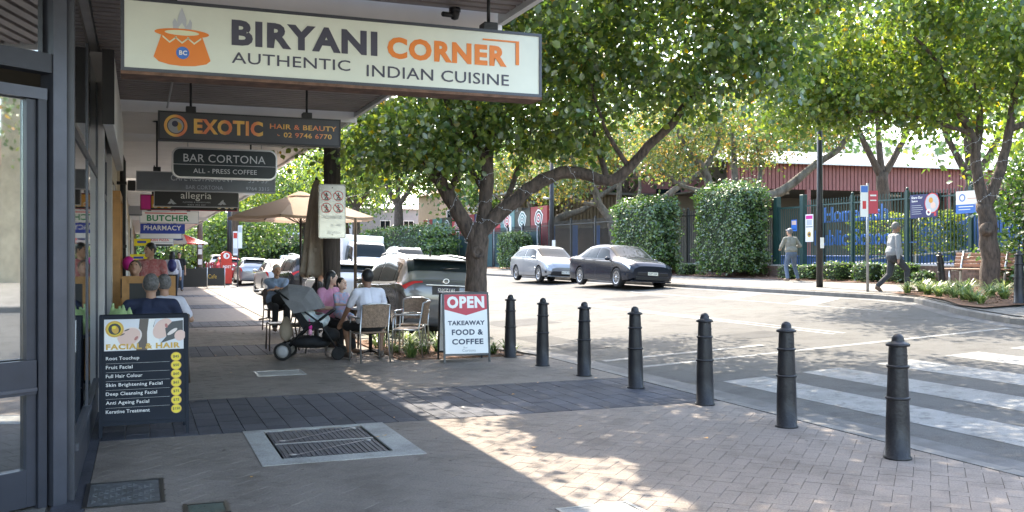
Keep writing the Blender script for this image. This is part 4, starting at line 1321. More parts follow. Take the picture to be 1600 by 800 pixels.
fit_text('PROHIBITED', .07, .40, .33, .385, -.004, 'grey', ps, .01); fit_text('3M - 4PM', .20, .37, .20, .24, -.004, 'grey', ps, .0); fit_text('STRATHFIELD', .15, .36, .07, .115, -.004, 'silver', ps, .0)
b = MB(); disc(b, .23, .86, .01, -.003, 'black', 10); disc(b, .23, .06, .01, -.003, 'black', 10); b.build('bolt', ps)
# security camera + light under awning
for x, y, lb in ((2.45, 7.6, 'small black security camera above the restaurant sign'),):
    c_ = empty('security_camera', (x, y, 3.64), 0, lb, 'camera')
    MB().lathe([(0, 0), (.05, 0), (.05, -.03), (0, -.03)], 'black', 12).build('mount', c_)
    MB().lathe([(0, -.10), (.03, -.09), (.042, -.05), (.04, -.03)], 'black', 12).build('dome', c_)
    MB().tube([(0, .0, -.06), (-.12, -.05, -.07)], .022, 'black', 8).build('barrel', c_)
# ======================================================================
#                       STREET FURNITURE
# ======================================================================
def bollard(x, y, z, label, tilt=0.0, group='iron bollards along the kerbs'):
    r = empty('bollard', (x, y, z), 0, label, 'bollard', group)
    r.rotation_euler = (0, tilt, random.uniform(-.3, .3))
    b = MB(); b.lathe([(.0, 0), (.105, 0), (.105, .012), (.092, .02), (.088, .30), (.083, .47), (.074, .70), (.068, .85), (.066, .868)], 'iron', 24); b.build('shaft', r)
    for z_, rr in ((.47, .089), (.715, .080)):
        MB().lathe([(rr - .012, z_ - .012), (rr + .002, z_ - .010), (rr + .006, z_), (rr + .002, z_ + .010), (rr - .012, z_ + .012)], 'iron', 24).build('ring', r)
    b = MB(); b.lathe([(.060, .866), (.088, .872), (.090, .888), (.070, .900), (.050, .905), (.047, .915), (.045, .935), (.034, .955), (.015, .966), (0, .968)], 'iron', 24); b.build('cap', r)
    b = MB(); b.lathe([(0, 0), (.013, 0)], 'black', 12, Matrix.Translation((.02, -.0705, .80)) @ Matrix.Rotation(R(90), 4, 'X')); b.build('bolt_hole', r)
    return r
ords = ['nearest black iron bollard, lowest right in front of the zebra bars', 'second nearest iron bollard, standing before the end of the first zebra bar', 'third iron bollard from the front, at the end of the dark paver band',
        'fourth iron bollard counted from the front, between dark paver band and road', 'fifth iron bollard from the front, middle of the kerb row', 'sixth iron bollard from the front, second from the garden bed', 'farthest bollard of the row, rising from the garden bed by the takeaway board']
proto = None
for i, (x, y) in enumerate([(5.48, 5.81), (5.53, 7.24), (5.55, 8.63), (5.48, 10.01), (5.40, 11.26), (5.34, 12.5), (5.32, 13.72)]):
    if proto is None: proto = bollard(x, y, 0, ords[i])
    else:
        c = copy_tree(proto); c.location = (x, y, 0); c['label'] = ords[i]; c.rotation_euler = (random.uniform(-.012, .012), random.uniform(-.014, .014), random.uniform(-.5, .5))
for x, y, tl, lb in ((18.75, 18.35, R(-9), 'leaning black bollard across the road beside the bench'), (15.75, 13.55, 0, 'upright bollard at the right edge across the road near the dark hedge')):
    c = copy_tree(proto); c.location = (x, y, zfar(x, y) - .01); c.rotation_euler = (0, tl, .2); c['label'] = lb
    if tl == 0: c.scale = (1.0, 1.0, 1.06)

def aframe(x, y, rz, w, h, label, name='sandwich_board', lean=9, frm='sign_black', face='white', spread=.5):
    """A-frame: two boards leaning together. returns root and the front face object (x 0..w, z 0..h)"""
    r = empty(name, (x, y, 0), rz, label, 'sandwich board')
    L = h / math.cos(R(lean))
    for s in (1, -1):
        M = Matrix.Translation((0, s * spread / 2 * -1, 0)) @ Matrix.Rotation(R(-lean) * s, 4, 'X') if s == 1 else Matrix.Translation((0, spread / 2, 0)) @ Matrix.Rotation(R(lean), 4, 'X')
        q = MB()
        q.box(0, -.012, 0, .028, .012, L, frm, M); q.box(w - .028, -.012, 0, w, .012, L, frm, M)
        q.box(.029, -.012, L - .028, w - .029, .012, L, frm, M); q.box(.029, -.012, .10, w - .029, .012, .128, frm, M)
        fo = q.build('frame', r)
        f = MB().box(.029, -.008, .129, w - .029, .006, L - .029, face, M).build('panel', fo)
        if s == 1: front = (f, M, L)
    for xx in (.015, w - .022):
        MB().box(xx, -spread * .3, h * .38, xx + .007, spread * .3, h * .38 + .012, 'alu').build('hinge_bar', r)
    return r, front
# salon board
r, (f, M, L) = aframe(-.335, 9.13, R(1), .735, 1.045, 'navy salon price board with facial photos on its upper third', lean=7, frm='board_navy', face='board_navy', spread=.42)
def mt(s, x0, x1, z0, z1, m, bold=0.0, y=-.0115, name='lettering'): return fit_text(s, x0, x1, z0, z1, y, m, f, bold, name=name, M=M)
def mq(b, x0, x1, z0, z1, m, y=-.009): b.box(x0, y - .001, z0, x1, y + .0005, z1, m, M)
b = MB(); mq(b, .04, .695, .745, 1.02, 'towel')
def mpoly(b, pts, m, y): b.add([M @ Vector((x, y, z)) for x, z in pts], [tuple(range(len(pts)))], m)
def mdisc(b, cx, cz, rx, rz, m, y, rot=0, n=24, r2=0):
    pts = []
    for k in range(n):
        q = 2 * math.pi * k / n; u, v_ = rx * math.cos(q), rz * math.sin(q)
        pts.append((cx + u * math.cos(rot) - v_ * math.sin(rot), cz + u * math.sin(rot) + v_ * math.cos(rot)))
    mpoly(b, pts, m, y)
mpoly(b, [(.30, .745), (.40, .745), (.46, 1.019), (.33, 1.019)], 'leather', -.0105)
mpoly(b, [(.39, .745), (.46, .745), (.50, .80), (.44, .95), (.46, 1.018), (.405, 1.018), (.39, .9)], 'white', -.0107)
mdisc(b, .235, .855, .12, .085, 'facepale', -.0108, .5)
mdisc(b, .24, .862, .10, .07, 'facepink', -.0110, .5); mdisc(b, .30, .85, .022, .011, 'lip', -.0113, .9); mdisc(b, .185, .885, .024, .006, 'leather', -.0113, .4); mdisc(b, .225, .925, .024, .006, 'leather', -.0113, .4)
mdisc(b, .52, .93, .10, .07, 'facepink', -.0109, .9); mpoly(b, [(.50, .80), (.69, .86), (.69, 1.0), (.60, .99), (.54, .93), (.55, .86)], 'maskdark', -.0112)
mdisc(b, .60, .90, .05, .016, 'facepale', -.0115, .6); mdisc(b, .665, .865, .05, .045, 'facepink', -.0113, .8); mdisc(b, .55, .955, .012, .02, 'lip', -.0114, .2)
mpoly(b, [(.045, .75), (.045, .93), (.12, .90), (.17, .80), (.24, .752)], 'white', -.0111)
b.build('facial_print', f)
b = MB(); mdisc(b, .125, .935, .075, .072, 'gold', -.0118); mdisc(b, .125, .935, .058, .056, 'yellow', -.0121); mdisc(b, .125, .935, .052, .050, 'black', -.0124); mdisc(b, .13, .93, .028, .036, 'gold', -.0127, .3); mdisc(b, .12, .95, .018, .014, 'yellow', -.0129); b.build('round_emblem', f)
mt('FACIAL & HAIR', .055, .665, .755, .805, 'gold', .045, -.0125)
rows = [('Root Touchup', .27, '$45'), ('Fruit Facial', .215, '$50'), ('Full Hair Colour', .295, '$60'), ('Skin Brightening Facial', .46, '$65'), ('Deep Cleansing Facial', .415, '$75'), ('Anti Ageing Facial', .35, '$75'), ('Keratine Treatment', .355, '$150')]
b = MB(); b2 = MB()
for k, (s_, w_, p_) in enumerate(rows):
    z = .665 - k * .0765
    mt(s_, .055, .055 + w_, z - (.008 if 'g' in s_ or 'p' in s_ else 0), z + .03, 'white', .012)
    mdisc(b2, .63, z + .013, .044, .040, 'gold', -.0105); mdisc(b2, .63, z + .013, .038, .035, 'yellow', -.0108)
    mt(p_, .605 if len(p_) < 4 else .60, .655 if len(p_) < 4 else .66, z, z + .026, 'black', .02, -.0125)
    if k < 6: mq(b, .055, .575, z - .030, z - .0285, 'silver')
b.build('rule_line', f); b2.build('price_badge', f)
# takeaway board
r, (f, M, L) = aframe(4.16, 13.6, R(-7), .70, 1.02, 'white takeaway board with red arrow header standing by the tree bed', lean=8, frm='sign_black', face='white', spread=.55)
b = MB(); b.add([M @ Vector(p) for p in [(.03, -.009, L - .03), (.03, -.009, L - .25), (.35, -.009, L - .34), (.67, -.009, L - .25), (.67, -.009, L - .03)]], [(0, 1, 2, 3, 4)], 'signred'); b.build('red_header', f)
mt('OPEN', .07, .63, L - .235, L - .055, 'white', .05)
mt('TAKEAWAY', .075, .63, .545, .612, 'dark_ink', .035); mt('FOOD &', .13, .60, .40, .485, 'dark_ink', .035); mt('COFFEE', .13, .60, .262, .345, 'dark_ink', .035)
mt('Bar', .30, .36, .205, .23, 'grey', 0); mt('Cortona', .28, .48, .155, .195, 'grey', 0)
# framed chalk board by the cafe
r, (f, M, L) = aframe(-.20, 13.3, R(0), .60, 1.30, 'orange timber framed blackboard standing behind the seated men', lean=8, frm='wood_orange', face='black', spread=.5)
b = MB()
for k in range(5): mq(b, .12, .12 + random.uniform(.2, .4), .95 - k * .12, .96 - k * .12, 'grey')
b.build('chalk_marks', f)
MB().box(.03, -.02, L - .09, .57, .02, L + .002, 'wood_orange', M).build('top_rail', f)
MB().box(-.02, -.02, .0, .07, .018, L, 'wood_orange', M).build('stile', f); MB().box(.54, -.02, .0, .63, .018, L, 'wood_orange', M).build('stile', f)

# red post box
r = empty('post_box', (4.2, 52.1, 0), 0, 'red street posting box in the sun before the silver hatchback', 'post box')
pr = [(-.27, 0), (.27, 0), (.27, 1.45)] + [(.27 * math.cos(R(a)), 1.55 + .20 * math.sin(R(a))) for a in range(0, 181, 15)] + [(-.27, 1.45)]
MB().prism(pr, -.28, .28, 'post_red', Matrix(((1, 0, 0, 0), (0, 0, 1, 0), (0, 1, 0, 0), (0, 0, 0, 1)))).build('body', r)
MB().box(-.29, -.29, 0, .29, .29, .08, 'iron').build('base', r)
MB().box(-.30, -.30, 1.20, .16, -.20, 1.26, 'post_red').build('chute', r)
fit_text('POST', -.18, .24, .88, 1.02, -.288, 'white', r, .03)
b = MB(); disc(b, .0, 1.52, .16, -.284, 'white', 24, r2=.09); disc(b, -.02, 1.52, .075, -.285, 'white', 16, a0=90, a1=270); b.build('round_logo', r)

def street_sign(name, x, y, z, h, label, plates, m='steel', r0=.03, rz=0):
    r = empty(name, (x, y, z), rz, label, 'sign')
    MB().tube([(0, 0, -.05), (0, 0, h)], r0, m, 12).build('pole', r)
    for (px0, px1, z0, z1, face, marks) in plates:
        p = MB().box(px0, -r0 - .012, z0, px1, -r0 - .006, z1, face, bev=0).build('sign_plate', r)
        if marks:
            b = MB()
            for (mx0, mx1, mz0, mz1, mm) in marks: b.box(mx0, -r0 - .016, mz0, mx1, -r0 - .0125, mz1, mm)
            b.build('sign_marks', p)
    return r
street_sign('parking_sign', 4.55, 49.6, 0, 2.6, 'thin post with slim white parking plates beside the red post box',
            [(-.22, .0, 1.55, 2.75, 'white', [(-.2, -.02, 2.4, 2.68, 'post_red'), (-.2, -.02, 1.65, 1.9, 'flamegrey')]), (.02, .22, 1.9, 3.05, 'white', [(.04, .2, 2.7, 3.0, 'flamegrey')])], 'frame_mid')
r = street_sign('bus_stop_sign', 17.2, 19.27, zf(17.2), 2.75, 'grey pole with narrow blue and white plate and red plate across the road',
            [(.01, .24, 1.98, 2.56, 'signred', [(.05, .2, 2.42, 2.46, 'white'), (.05, .2, 2.3, 2.33, 'white')]), (-.19, .0, 1.9, 2.7, 'white', [(-.18, -.01, 2.52, 2.68, 'logoblue'), (-.14, -.05, 2.1, 2.3, 'red')])], 'steel', .035, R(-25))
street_sign('white_marker_pole', 20.3, 52.3, zf(20), 3.1, 'slim pale pole beside the low clipped hedge', [], 'white_paint', .06)
r = empty('street_light_pole', (17.85, 21.9, zf(17.8)), 0, 'tall black pole with small white tag before the school gate', 'pole')
MB().tube([(0, 0, -.05), (0, 0, 2.2), (0, 0, 6.6)], [.095, .085, .06], 'iron', 12).build('shaft', r)
MB().box(-.05, -.10, 1.1, .07, -.086, 1.4, 'white').build('tag', r)
MB().tube([(0, 0, 6.5), (-.7, -.1, 6.9), (-1.3, -.2, 6.95)], .035, 'iron', 8).build('arm', r); MB().box(-1.7, -.35, 6.88, -1.2, -.1, 6.98, 'iron', bev=.02).build('lamp_head', r)
r = empty('street_light_pole', (18.2, 41.5, zf(18)), 0, 'far black pole with camera bracket behind the dark sedan', 'pole')
MB().tube([(0, 0, -.05), (0, 0, 5.4)], [.13, .09], 'iron', 12).build('shaft', r)
MB().tube([(0, 0, 3.55), (-.45, -.05, 3.6)], .045, 'alu', 8).build('camera_arm', r); MB().box(-.04, -.17, 1.2, .12, -.14, 1.6, 'white').build('tag', r)
r = empty('street_light_pole', (5.2, 62, -.1), 0, 'dark slender pole behind the red post box', 'pole')
MB().tube([(0, 0, 0), (0, 0, 5.3)], [.16, .13], 'iron', 10).build('shaft', r)
r = empty('power_pole', (7.0, 78, -.1), 0, 'tall grey power pole rising against the sky over the umbrella', 'pole')
MB().tube([(0, 0, 0), (0, 0, 16)], [.30, .24], 'timber_old', 10).build('shaft', r)
MB().box(-1.1, -.1, 15.0, 1.1, .1, 15.15, 'timber_old').build('cross_arm', r)

# umbrellas
def umbrella(x, y, ztip, rad, drop, label, m='umbrella', poler='iron', sides=8, rz=0.0, band_=False, cap_=True, hp=.028):
    r = empty('umbrella', (x, y, 0), rz, label, 'umbrella')
    MB().tube([(0, 0, 0), (0, 0, ztip - .03)], hp, poler, 12).build('pole', r)
    MB().lathe([(0, 0), (.24, 0), (.24, .05), (.06, .09), (.04, .3), (0, .3)], 'iron', 16).build('base', r)
    b = MB(); n = sides
    for k in range(n):
        q0, q1 = 2 * math.pi * k / n, 2 * math.pi * (k + 1) / n
        rows_ = []
        for j in range(7):
            t = j / 6
            row_ = []
            for i in range(5):
                u = i / 4; qa = q0 + (q1 - q0) * u
                rr = rad * t * math.cos(math.pi / n) / math.cos((u - .5) * 2 * math.pi / n) if True else 0
                sag = -.10 * t * math.sin(math.pi * u) * .6
                z = ztip - drop * (t ** 1.12) + sag * .5
                rr *= 1 - .035 * math.sin(math.pi * u) * t
                row_.append((rr * math.cos(qa), rr * math.sin(qa), z))
            rows_.append(row_)
        vs = [p for rw in rows_ for p in rw]
        fs = [(j * 5 + i, j * 5 + i + 1, (j + 1) * 5 + i + 1, (j + 1) * 5 + i) for j in range(6) for i in range(4)]
        pm_ = m if not band_ else ('umbrella_pale' if k % 2 else 'post_red')
        pb = MB(); pb.add(vs, fs, pm_, False)
        last = rows_[-1]
        pb.add(last + [(x_ * 1.0, y_ * 1.0, z_ - .06) for x_, y_, z_ in last], [(i, i + 5, i + 6, i + 1) for i in range(4)], pm_)
        pb.build('canopy_panel', r)
    for k in range(n):
        q = 2 * math.pi * k / n
        MB().tube([(0.03 * math.cos(q), .03 * math.sin(q), ztip - .05), (rad * math.cos(q), rad * math.sin(q), ztip - drop - .015)], .011, poler, 6).build('rib', r)
        MB().tube([(0.03 * math.cos(q), .03 * math.sin(q), ztip - drop - .15), (rad * .5 * math.cos(q), rad * .5 * math.sin(q), ztip - drop * .52 - .03)], .009, poler, 6).build('strut', r)
    if cap_:
        MB().lathe([(0, ztip + .05), (.12, ztip + .02), (.32, ztip - .06)], m, 8).build('top_vent', r)
    return r
umbrella(3.3, 21.3, 2.93, 1.62, .52, 'large open beige umbrella over the kerbside tables', 'umbrella', 'iron', 8, R(22))
r = empty('folded_umbrella', (2.91, 17.0, 0), 0, 'tall folded beige umbrella tied beside the timber post', 'umbrella')
MB().tube([(0, 0, 0), (0, 0, 2.95)], .028, 'iron', 12).build('pole', r)
b = MB(); n = 48; vs = []
prof = [(2.90, .03), (2.82, .07), (2.55, .12), (2.1, .165), (1.7, .20), (1.4, .235), (1.27, .265), (1.2, .245), (1.215, .20)]
for z, rr in prof:
    for k in range(n):
        q = 2 * math.pi * k / n; f_ = 1 + .22 * math.sin(8 * q + z * .6) * min(1, (2.95 - z) * 1.4) + .05 * math.sin(17 * q)
        vs.append((rr * f_ * math.cos(q), rr * f_ * math.sin(q), z + (.03 * math.sin(8 * q) if z < 1.3 else 0)))
b.add(vs, [(i * n + k, i * n + (k + 1) % n, (i + 1) * n + (k + 1) % n, (i + 1) * n + k) for i in range(len(prof) - 1) for k in range(n)], 'canvas_fold', True)
b.build('canvas', r); MB().lathe([(.2, 1.62), (.205, 1.66), (.2, 1.70)], 'canvas_fold', 24).build('strap', r)
MB().lathe([(0, 0), (.26, 0), (.26, .06), (.05, .1), (.04, .3)], 'iron', 18).build('base', r)
r = empty('umbrella_pole', (4.05, 19.1, 0), 0, 'bare timber coloured umbrella pole beside the white hatchback', 'pole')
MB().tube([(0, 0, 0), (0, 0, 2.32)], .032, 'timber_old', 12).build('shaft', r); MB().lathe([(0, 0), (.2, 0), (.2, .05), (.05, .08), (.04, .2)], 'iron', 14).build('base', r)
umbrella(2.3, 57.5, 2.75, 1.35, .5, 'distant red and white umbrella over outdoor tables', 'umbrella_pale', 'timber_old', 8, 0.1, band_=True, cap_=False)
umbrella(1.2, 49.5, 2.72, .8, .35, 'small dark blue umbrella under the far shop signs', 'navy', 'iron', 8, .3, cap_=False)

# chairs, tables
def bistro_chair(x, y, rz, label, m='rattan', arms=True, fm='alu', group='woven cafe chairs'):
    r = empty('cafe_chair', (x, y, 0), rz, label, 'chair', group)     # faces +Y
    for s in (-1, 1):
        MB().tube([(s * .235, .21, 0), (s * .225, .20, .44), (s * .235, .19, .62)] if arms else [(s * .22, .21, 0), (s * .21, .2, .44)], .0125, fm, 8).build('leg', r)
        MB().tube([(s * .225, -.27, 0), (s * .215, -.20, .44), (s * .215, -.27, .84)], .0125, fm, 8).build('leg', r)
        MB().tube([(s * .222, .2, .43), (s * .214, -.2, .43)], .011, fm, 8).build('side_rail', r)
        if arms:
            MB().tube([(s * .235, .19, .62), (s * .25, .16, .66), (s * .255, 0, .665), (s * .245, -.16, .66), (s * .22, -.245, .665)], .014, fm, 8).build('armrest', r)
    MB().box(-.205, -.2, .425, .205, .2, .45, m, bev=.008).build('seat', r)
    b = MB(); vs = []; N = 8
    for j in range(5):
        for i in range(N + 1):
            u = i / N * 2 - 1; z = .52 + .33 * j / 4 + (.015 * (1 - u * u) if j == 4 else 0)
            yy = -.215 - .06 * (z - .45) / .4 - .035 * (1 - u * u)
            vs.append((u * .205, yy, z))
    n0 = len(vs); vs += [(a, c - .014, d) for a, c, d in vs]
    fs = []
    for j in range(4):
        for i in range(N):
            a = j * (N + 1) + i
            fs += [(a, a + 1, a + N + 2, a + N + 1), (n0 + a + N + 1, n0 + a + N + 2, n0 + a + 1, n0 + a)]
    for i in range(N):
        a = 4 * (N + 1) + i; fs += [(a, a + 1, n0 + a + 1, n0 + a), (n0 + i, n0 + i + 1, i + 1, i)]
    b.add(vs, fs, m); bo = b.build('backrest', r)
    b = MB()
    for k in range(15):
        xx = -.19 + k * .027
        u = xx / .205
        b.box(xx, -.222 - .06 * .2 - .035 * (1 - u * u) - .012, .53, xx + .007, -.222 - .06 * .2 - .035 * (1 - u * u) - .008, .54, m)
    MB().tube([(-.215, -.27, .84), (-.1, -.315, .865), (.1, -.315, .865), (.215, -.27, .84)], .012, fm, 8).build('top_rail', r)
    return r
def cafe_table(x, y, label, w=.62, m='silver', h=.74, round_=True, group='small cafe tables on the footpath'):
    r = empty('cafe_table', (x, y, 0), .2, label, 'table', group)
    if round_: MB().lathe([(0, h), (w / 2, h), (w / 2 + .005, h - .015), (w / 2, h - .03), (0, h - .03)], m, 28).build('tabletop', r)
    else: MB().box(-w / 2, -w / 2, h - .03, w / 2, w / 2, h, m, bev=.006).build('tabletop', r)
    MB().tube([(0, 0, .03), (0, 0, h - .03)], .03, 'iron', 10).build('pedestal', r)
    for k in range(4):
        a = k * math.pi / 2 + .3
        MB().tube([(0, 0, .06), (.27 * math.cos(a), .27 * math.sin(a), .02)], .02, 'iron', 8).build('foot', r)
    return r
ch1 = bistro_chair(3.17, 13.95, R(7), 'woven cafe chair under the man in the white t-shirt')
ch2 = bistro_chair(3.88, 14.35, R(62), 'empty woven cafe chair turned sideways beside the takeaway board')
bistro_chair(4.15, 15.15, R(150), 'empty aluminium chair behind the sideways woven chair near the tree')
bistro_chair(2.80, 15.32, R(212), 'chair holding the woman in pink beside the timber post')
bistro_chair(3.62, 15.75, R(170), 'dark mesh chair back standing behind the white t-shirt man', 'fabric_black', True, 'iron')
bistro_chair(2.66, 20.35, R(190), 'tall dark timber chair under the grey haired man with crossed arms', 'leather', False, 'leather')
bistro_chair(2.18, 16.2, R(90), 'dark legged chair half hidden behind the stroller', 'leather', False, 'leather')
cafe_table(3.42, 14.98, 'round metal table between the woman in pink and the man in white')
cafe_table(3.25, 19.6, 'kerbside table in front of the grey haired man', .7, 'white_paint')
cafe_table(2.9, 23.7, 'farther pale table behind the folded umbrella', .7, 'white_paint')
for dx, dy, hh, m_, lb, nm in ((-.12, .05, .10, 'white', 'white cup on the round metal table', 'cup'), (.1, -.08, .16, 'clear_glass', 'water glass on the round metal table', 'drinking_glass')):
    o = MB().lathe([(0, 0), (.03, 0), (.038, hh), (.035, hh), (.028, .008), (0, .008)], m_, 16).build(nm); o.location = (3.45 + dx, 15.0 + dy, .74); tag(o, lb, 'cup')

# stroller
st = empty('stroller', (2.42, 14.62, 0), R(-108), 'black pushchair with grey hood parked behind the cafe chair', 'stroller')   # +Y is forward
def T(pts, r_, m, nm, n=8): return MB().tube(pts, r_, m, n).build(nm, st)
for s in (-1, 1):
    T([(s * .24, -.36, .16), (s * .23, .0, .52), (s * .23, .16, .60)], .014, 'fabric_black', 'side_frame')
    T([(s * .20, .42, .16), (s * .22, .16, .56), (s * .23, -.42, 1.0)], .014, 'fabric_black', 'push_frame')
    w = empty('rear_wheel', (s * .27, -.38, .135)); w.parent = st; w.name = 'rear_wheel'
    Mx = Matrix.Rotation(R(90), 4, 'Y')
    MB().lathe([(.095, -.02), (.125, -.022), (.135, 0), (.125, .022), (.095, .02)], 'rubber', 24, Mx).build('tyre', w)
    b = MB(); b.lathe([(0, -.012), (.04, -.014), (.096, -.008), (.096, .008), (.04, .014), (0, .012)], 'grey', 20, Mx); b.build('rim', w)
    w = empty('front_wheel', (s * .20, .43, .095)); w.parent = st
    for dx in (-.03, .03):
        MB().lathe([(.0, -.01), (.07, -.012), (.09, -.012), (.095, 0), (.09, .012), (.07, .012), (0, .01)], 'rubber', 22, Matrix.Translation((dx, 0, 0)) @ Mx).build('tyre', w)
    MB().tube([(0, 0, 0), (0, -.03, .1)], .018, 'fabric_black', 8).build('fork', w)
T([(-.24, -.36, .16), (.24, -.36, .16)], .012, 'fabric_black', 'axle')
T([(-.23, -.42, 1.0), (-.20, -.50, 1.04), (.20, -.50, 1.04), (.23, -.42, 1.0)], .019, 'fabric_black', 'handle')
T([(-.23, .16, .60), (-.2, .34, .74), (.2, .34, .74), (.23, .16, .60)], .02, 'fabric_black', 'bumper_bar')
b = MB()   # seat shell
b.add([(-.2, .22, .48), (.2, .22, .48), (.2, -.08, .44), (-.2, -.08, .44), (.2, -.33, .88), (-.2, -.33, .88), (-.2, .33, .28), (.2, .33, .28),
       (-.22, .2, .56), (.22, .2, .56), (.22, -.02, .58), (-.22, -.02, .58), (.22, -.26, .92), (-.22, -.26, .92)],
      [(0, 1, 2, 3), (3, 2, 4, 5), (6, 7, 1, 0), (1, 9, 10, 2), (2, 10, 12, 4), (0, 3, 11, 8), (3, 5, 13, 11)], 'fabric_black')
b.build('seat', st)
b = MB(); vs = []; nn = 12; kk = 5
for i in range(kk + 1):
    a = R(-38 + 118 * i / kk)       # hood ribs fan forward
    for j in range(nn + 1):
        q = math.pi * j / nn
        x = .255 * math.cos(q); s_ = .43 * math.sin(q) ** .6 * (1 + (.04 if i % 2 else -.02))
        vs.append((x, -.22 + s_ * math.sin(a), .70 + s_ * math.cos(a)))
b.add(vs, [(i * (nn + 1) + j, i * (nn + 1) + j + 1, (i + 1) * (nn + 1) + j + 1, (i + 1) * (nn + 1) + j) for i in range(kk) for j in range(nn)], 'stroller_grey', False)
b.build('hood', st)
skinned('blanket', [('e', (0, .1, .56), (.18, .17, .10)), ('e', (.02, -.05, .66), (.16, .12, .13)), ('e', (-.08, .18, .60), (.1, .1, .08))], 'blanket', st, .018, 2)
skinned('basket', [('e', (0, -.05, .26), (.20, .28, .10)), ('e', (0, .1, .24), (.18, .2, .08))], 'fabric_black', st, .018, 2)
skinned('foot_bag', [('e', (0, .30, .36), (.17, .14, .11))], 'fabric_black', st, .018, 2)
b = MB(); b.ell((.20, .02, .5), (.03, .03, .06), 'magenta'); b.ell((.21, .02, .42), (.035, .03, .05), 'shirt_pink'); b.tube([(.2, .0, .62), (.2, .02, .5)], .006, 'magenta', 6); b.build('pink_toy', st)
o = skinned('shoulder_bag', [('e', (0, 0, 0), (.17, .10, .17)), ('e', (0, 0, .12), (.10, .06, .10))], 'canvas_fold', None, .018, 2); o.location = (2.08, 14.85, .42); o.scale = (.62, .62, 1.0); tag(o, 'cream cloth bag hanging behind the stroller handle', 'bag')
o = skinned('handbag', [('e', (0, 0, 0), (.22, .10, .15)), ('c', (-.12, 0, .1), (0, 0, .2), .02, .02), ('c', (.12, 0, .1), (0, 0, .2), .02, .02)], 'cloth_black', None, .016, 2); o.location = (2.72, 20.02, .66); tag(o, 'black leather handbag on the lap of the grey haired man', 'bag')
# green bags on a table on the left, small cafe table
r = cafe_table(-.02, 11.15, 'dark cafe table holding green shopping bags near the salon windows', .62, 'frame_dark', .74, False)
for x, y, s_, lb in ((-.22, 10.95, 1.0, 'front green plastic shopping bag on the table by the windows'), (-.16, 11.25, .85, 'rear green plastic shopping bag behind the first')):
    o = skinned('shopping_bag', [('e', (0, 0, .13 * s_), (.11 * s_, .09, .14 * s_)), ('c', (-.06, 0, .2 * s_), (-.05, 0, .32 * s_), .03, .015), ('c', (.06, 0, .2 * s_), (.05, 0, .30 * s_), .03, .015)], 'plastic_bag', None, .012, 1)
    o.location = (x, y, .74); tag(o, lb, 'bag', 'green shopping bags')
b = MB(); b.box(-.05, -.002, .03, .05, .002, .12, 'food'); o = b.build('paper_parcel'); o.location = (-.2, 10.84, .74); tag(o, 'small tan printed parcel leaning on the front green bag', 'parcel')

# bench and brick wall behind
r = empty('bench', (20.45, 18.75, zf(20.5)), 0, 'timber slat bench on the far footpath before a low brick wall', 'bench')
for k in range(4): MB().box(-.38 + k * .105, -.95, .43, -.29 + k * .105, .95, .46, 'wood_bench', bev=.006).build('slat', r)
for k in range(4): MB().box(.08 + k * .02, -.95, .50 + k * .095, .105 + k * .02, .95, .585 + k * .095, 'wood_bench', bev=.006).build('slat', r)
for y in (-.7, .7):
    MB().tube([(-.36, y, 0), (-.33, y, .42)], .03, 'alu', 8).build('leg', r); MB().tube([(.02, y, 0), (.05, y, .42), (.16, y, .9)], .03, 'alu', 8).build('leg', r); MB().tube([(-.34, y, .41), (.06, y, .41)], .025, 'alu', 8).build('seat_support', r)
def brick_wall(x, y0, y1, z0, h, label, th=.11):
    r = empty('brick_wall', (x, y0, z0), 0, label, 'wall')
    MB().box(.012, 0, 0, th, y1 - y0, h - .002, 'mortar').build('core', r)
    L, Hh = .23, .076; nb = 0; b = MB()
    rowsn = int(round(h / .086))
    for j in range(rowsn):
        y = -(L / 2) * (j % 2)
        while y < y1 - y0:
            a, c = max(0, y), min(y1 - y0, y + L)
            if c - a > .03: b.box(0, a + .004, j * .086 + .003, .06, c - .006, j * .086 + .08, 'brickwall')
            y += L + .01
    b.build('brick_courses', r, kind='stuff')
    MB().box(-.01, -.01, h, th + .02, y1 - y0 + .01, h + .05, 'render_grey').build('coping', r)
brick_wall(21.02, 18.0, 21.9, zf(21) - .02, .50, 'low brown brick wall behind the bench')
brick_wall(21.15, 28.0, 46, zf(21) - .02, .42, 'low brick plinth between the two clipped hedges')

# ======================================================================
#                       SCHOOL ACROSS THE ROAD
# ======================================================================
def picket_fence(x, y0, y1, z, h, pitch, m, label, pr_=.011, rail=True, posts=3.0, maxn=290, top=.1, name='picket_fence', square=True):
    r = empty(name, (x, y0, z), 0, label, 'fence')
    n = int((y1 - y0) / pitch)
    b = MB()
    if square:
        b.box(-pr_, -pr_, .08, pr_, pr_, h - .03, m); b.add([(-pr_, -pr_, h - .03), (pr_, -pr_, h - .03), (pr_, pr_, h - .03), (-pr_, pr_, h - .03), (0, 0, h + .02)], [(0, 1, 4), (1, 2, 4), (2, 3, 4), (3, 0, 4)], m)
    me = b.mesh('picket')
    for k in range(min(n, maxn)):
        o = link('picket', me, r); o.location = (0, pitch * (k + .5), 0)
    if n > maxn:
        b = MB()
        for k in range(maxn, n):
            y = pitch * (k + .5); b.box(-pr_, y - pr_, .08, pr_, y + pr_, h, m)
        b.build('picket_run', r, kind='stuff')
    for zz in (.22, h - .22): MB().box(-.02, 0, zz, .02, y1 - y0, zz + .045, m).build('rail', r)
    k = 0; y = 0
    while y <= y1 - y0 + .01:
        pp = MB(); pp.box(-.045, y - .045, -.1, .045, y + .045, h + .06, m); pp.ell((0, y, h + .10), (.045, .045, .045), m, 10, 6); pp.build('fence_post', r); y += posts
    return r
FX_ = 21.3; fz = zf(21.3) + .02
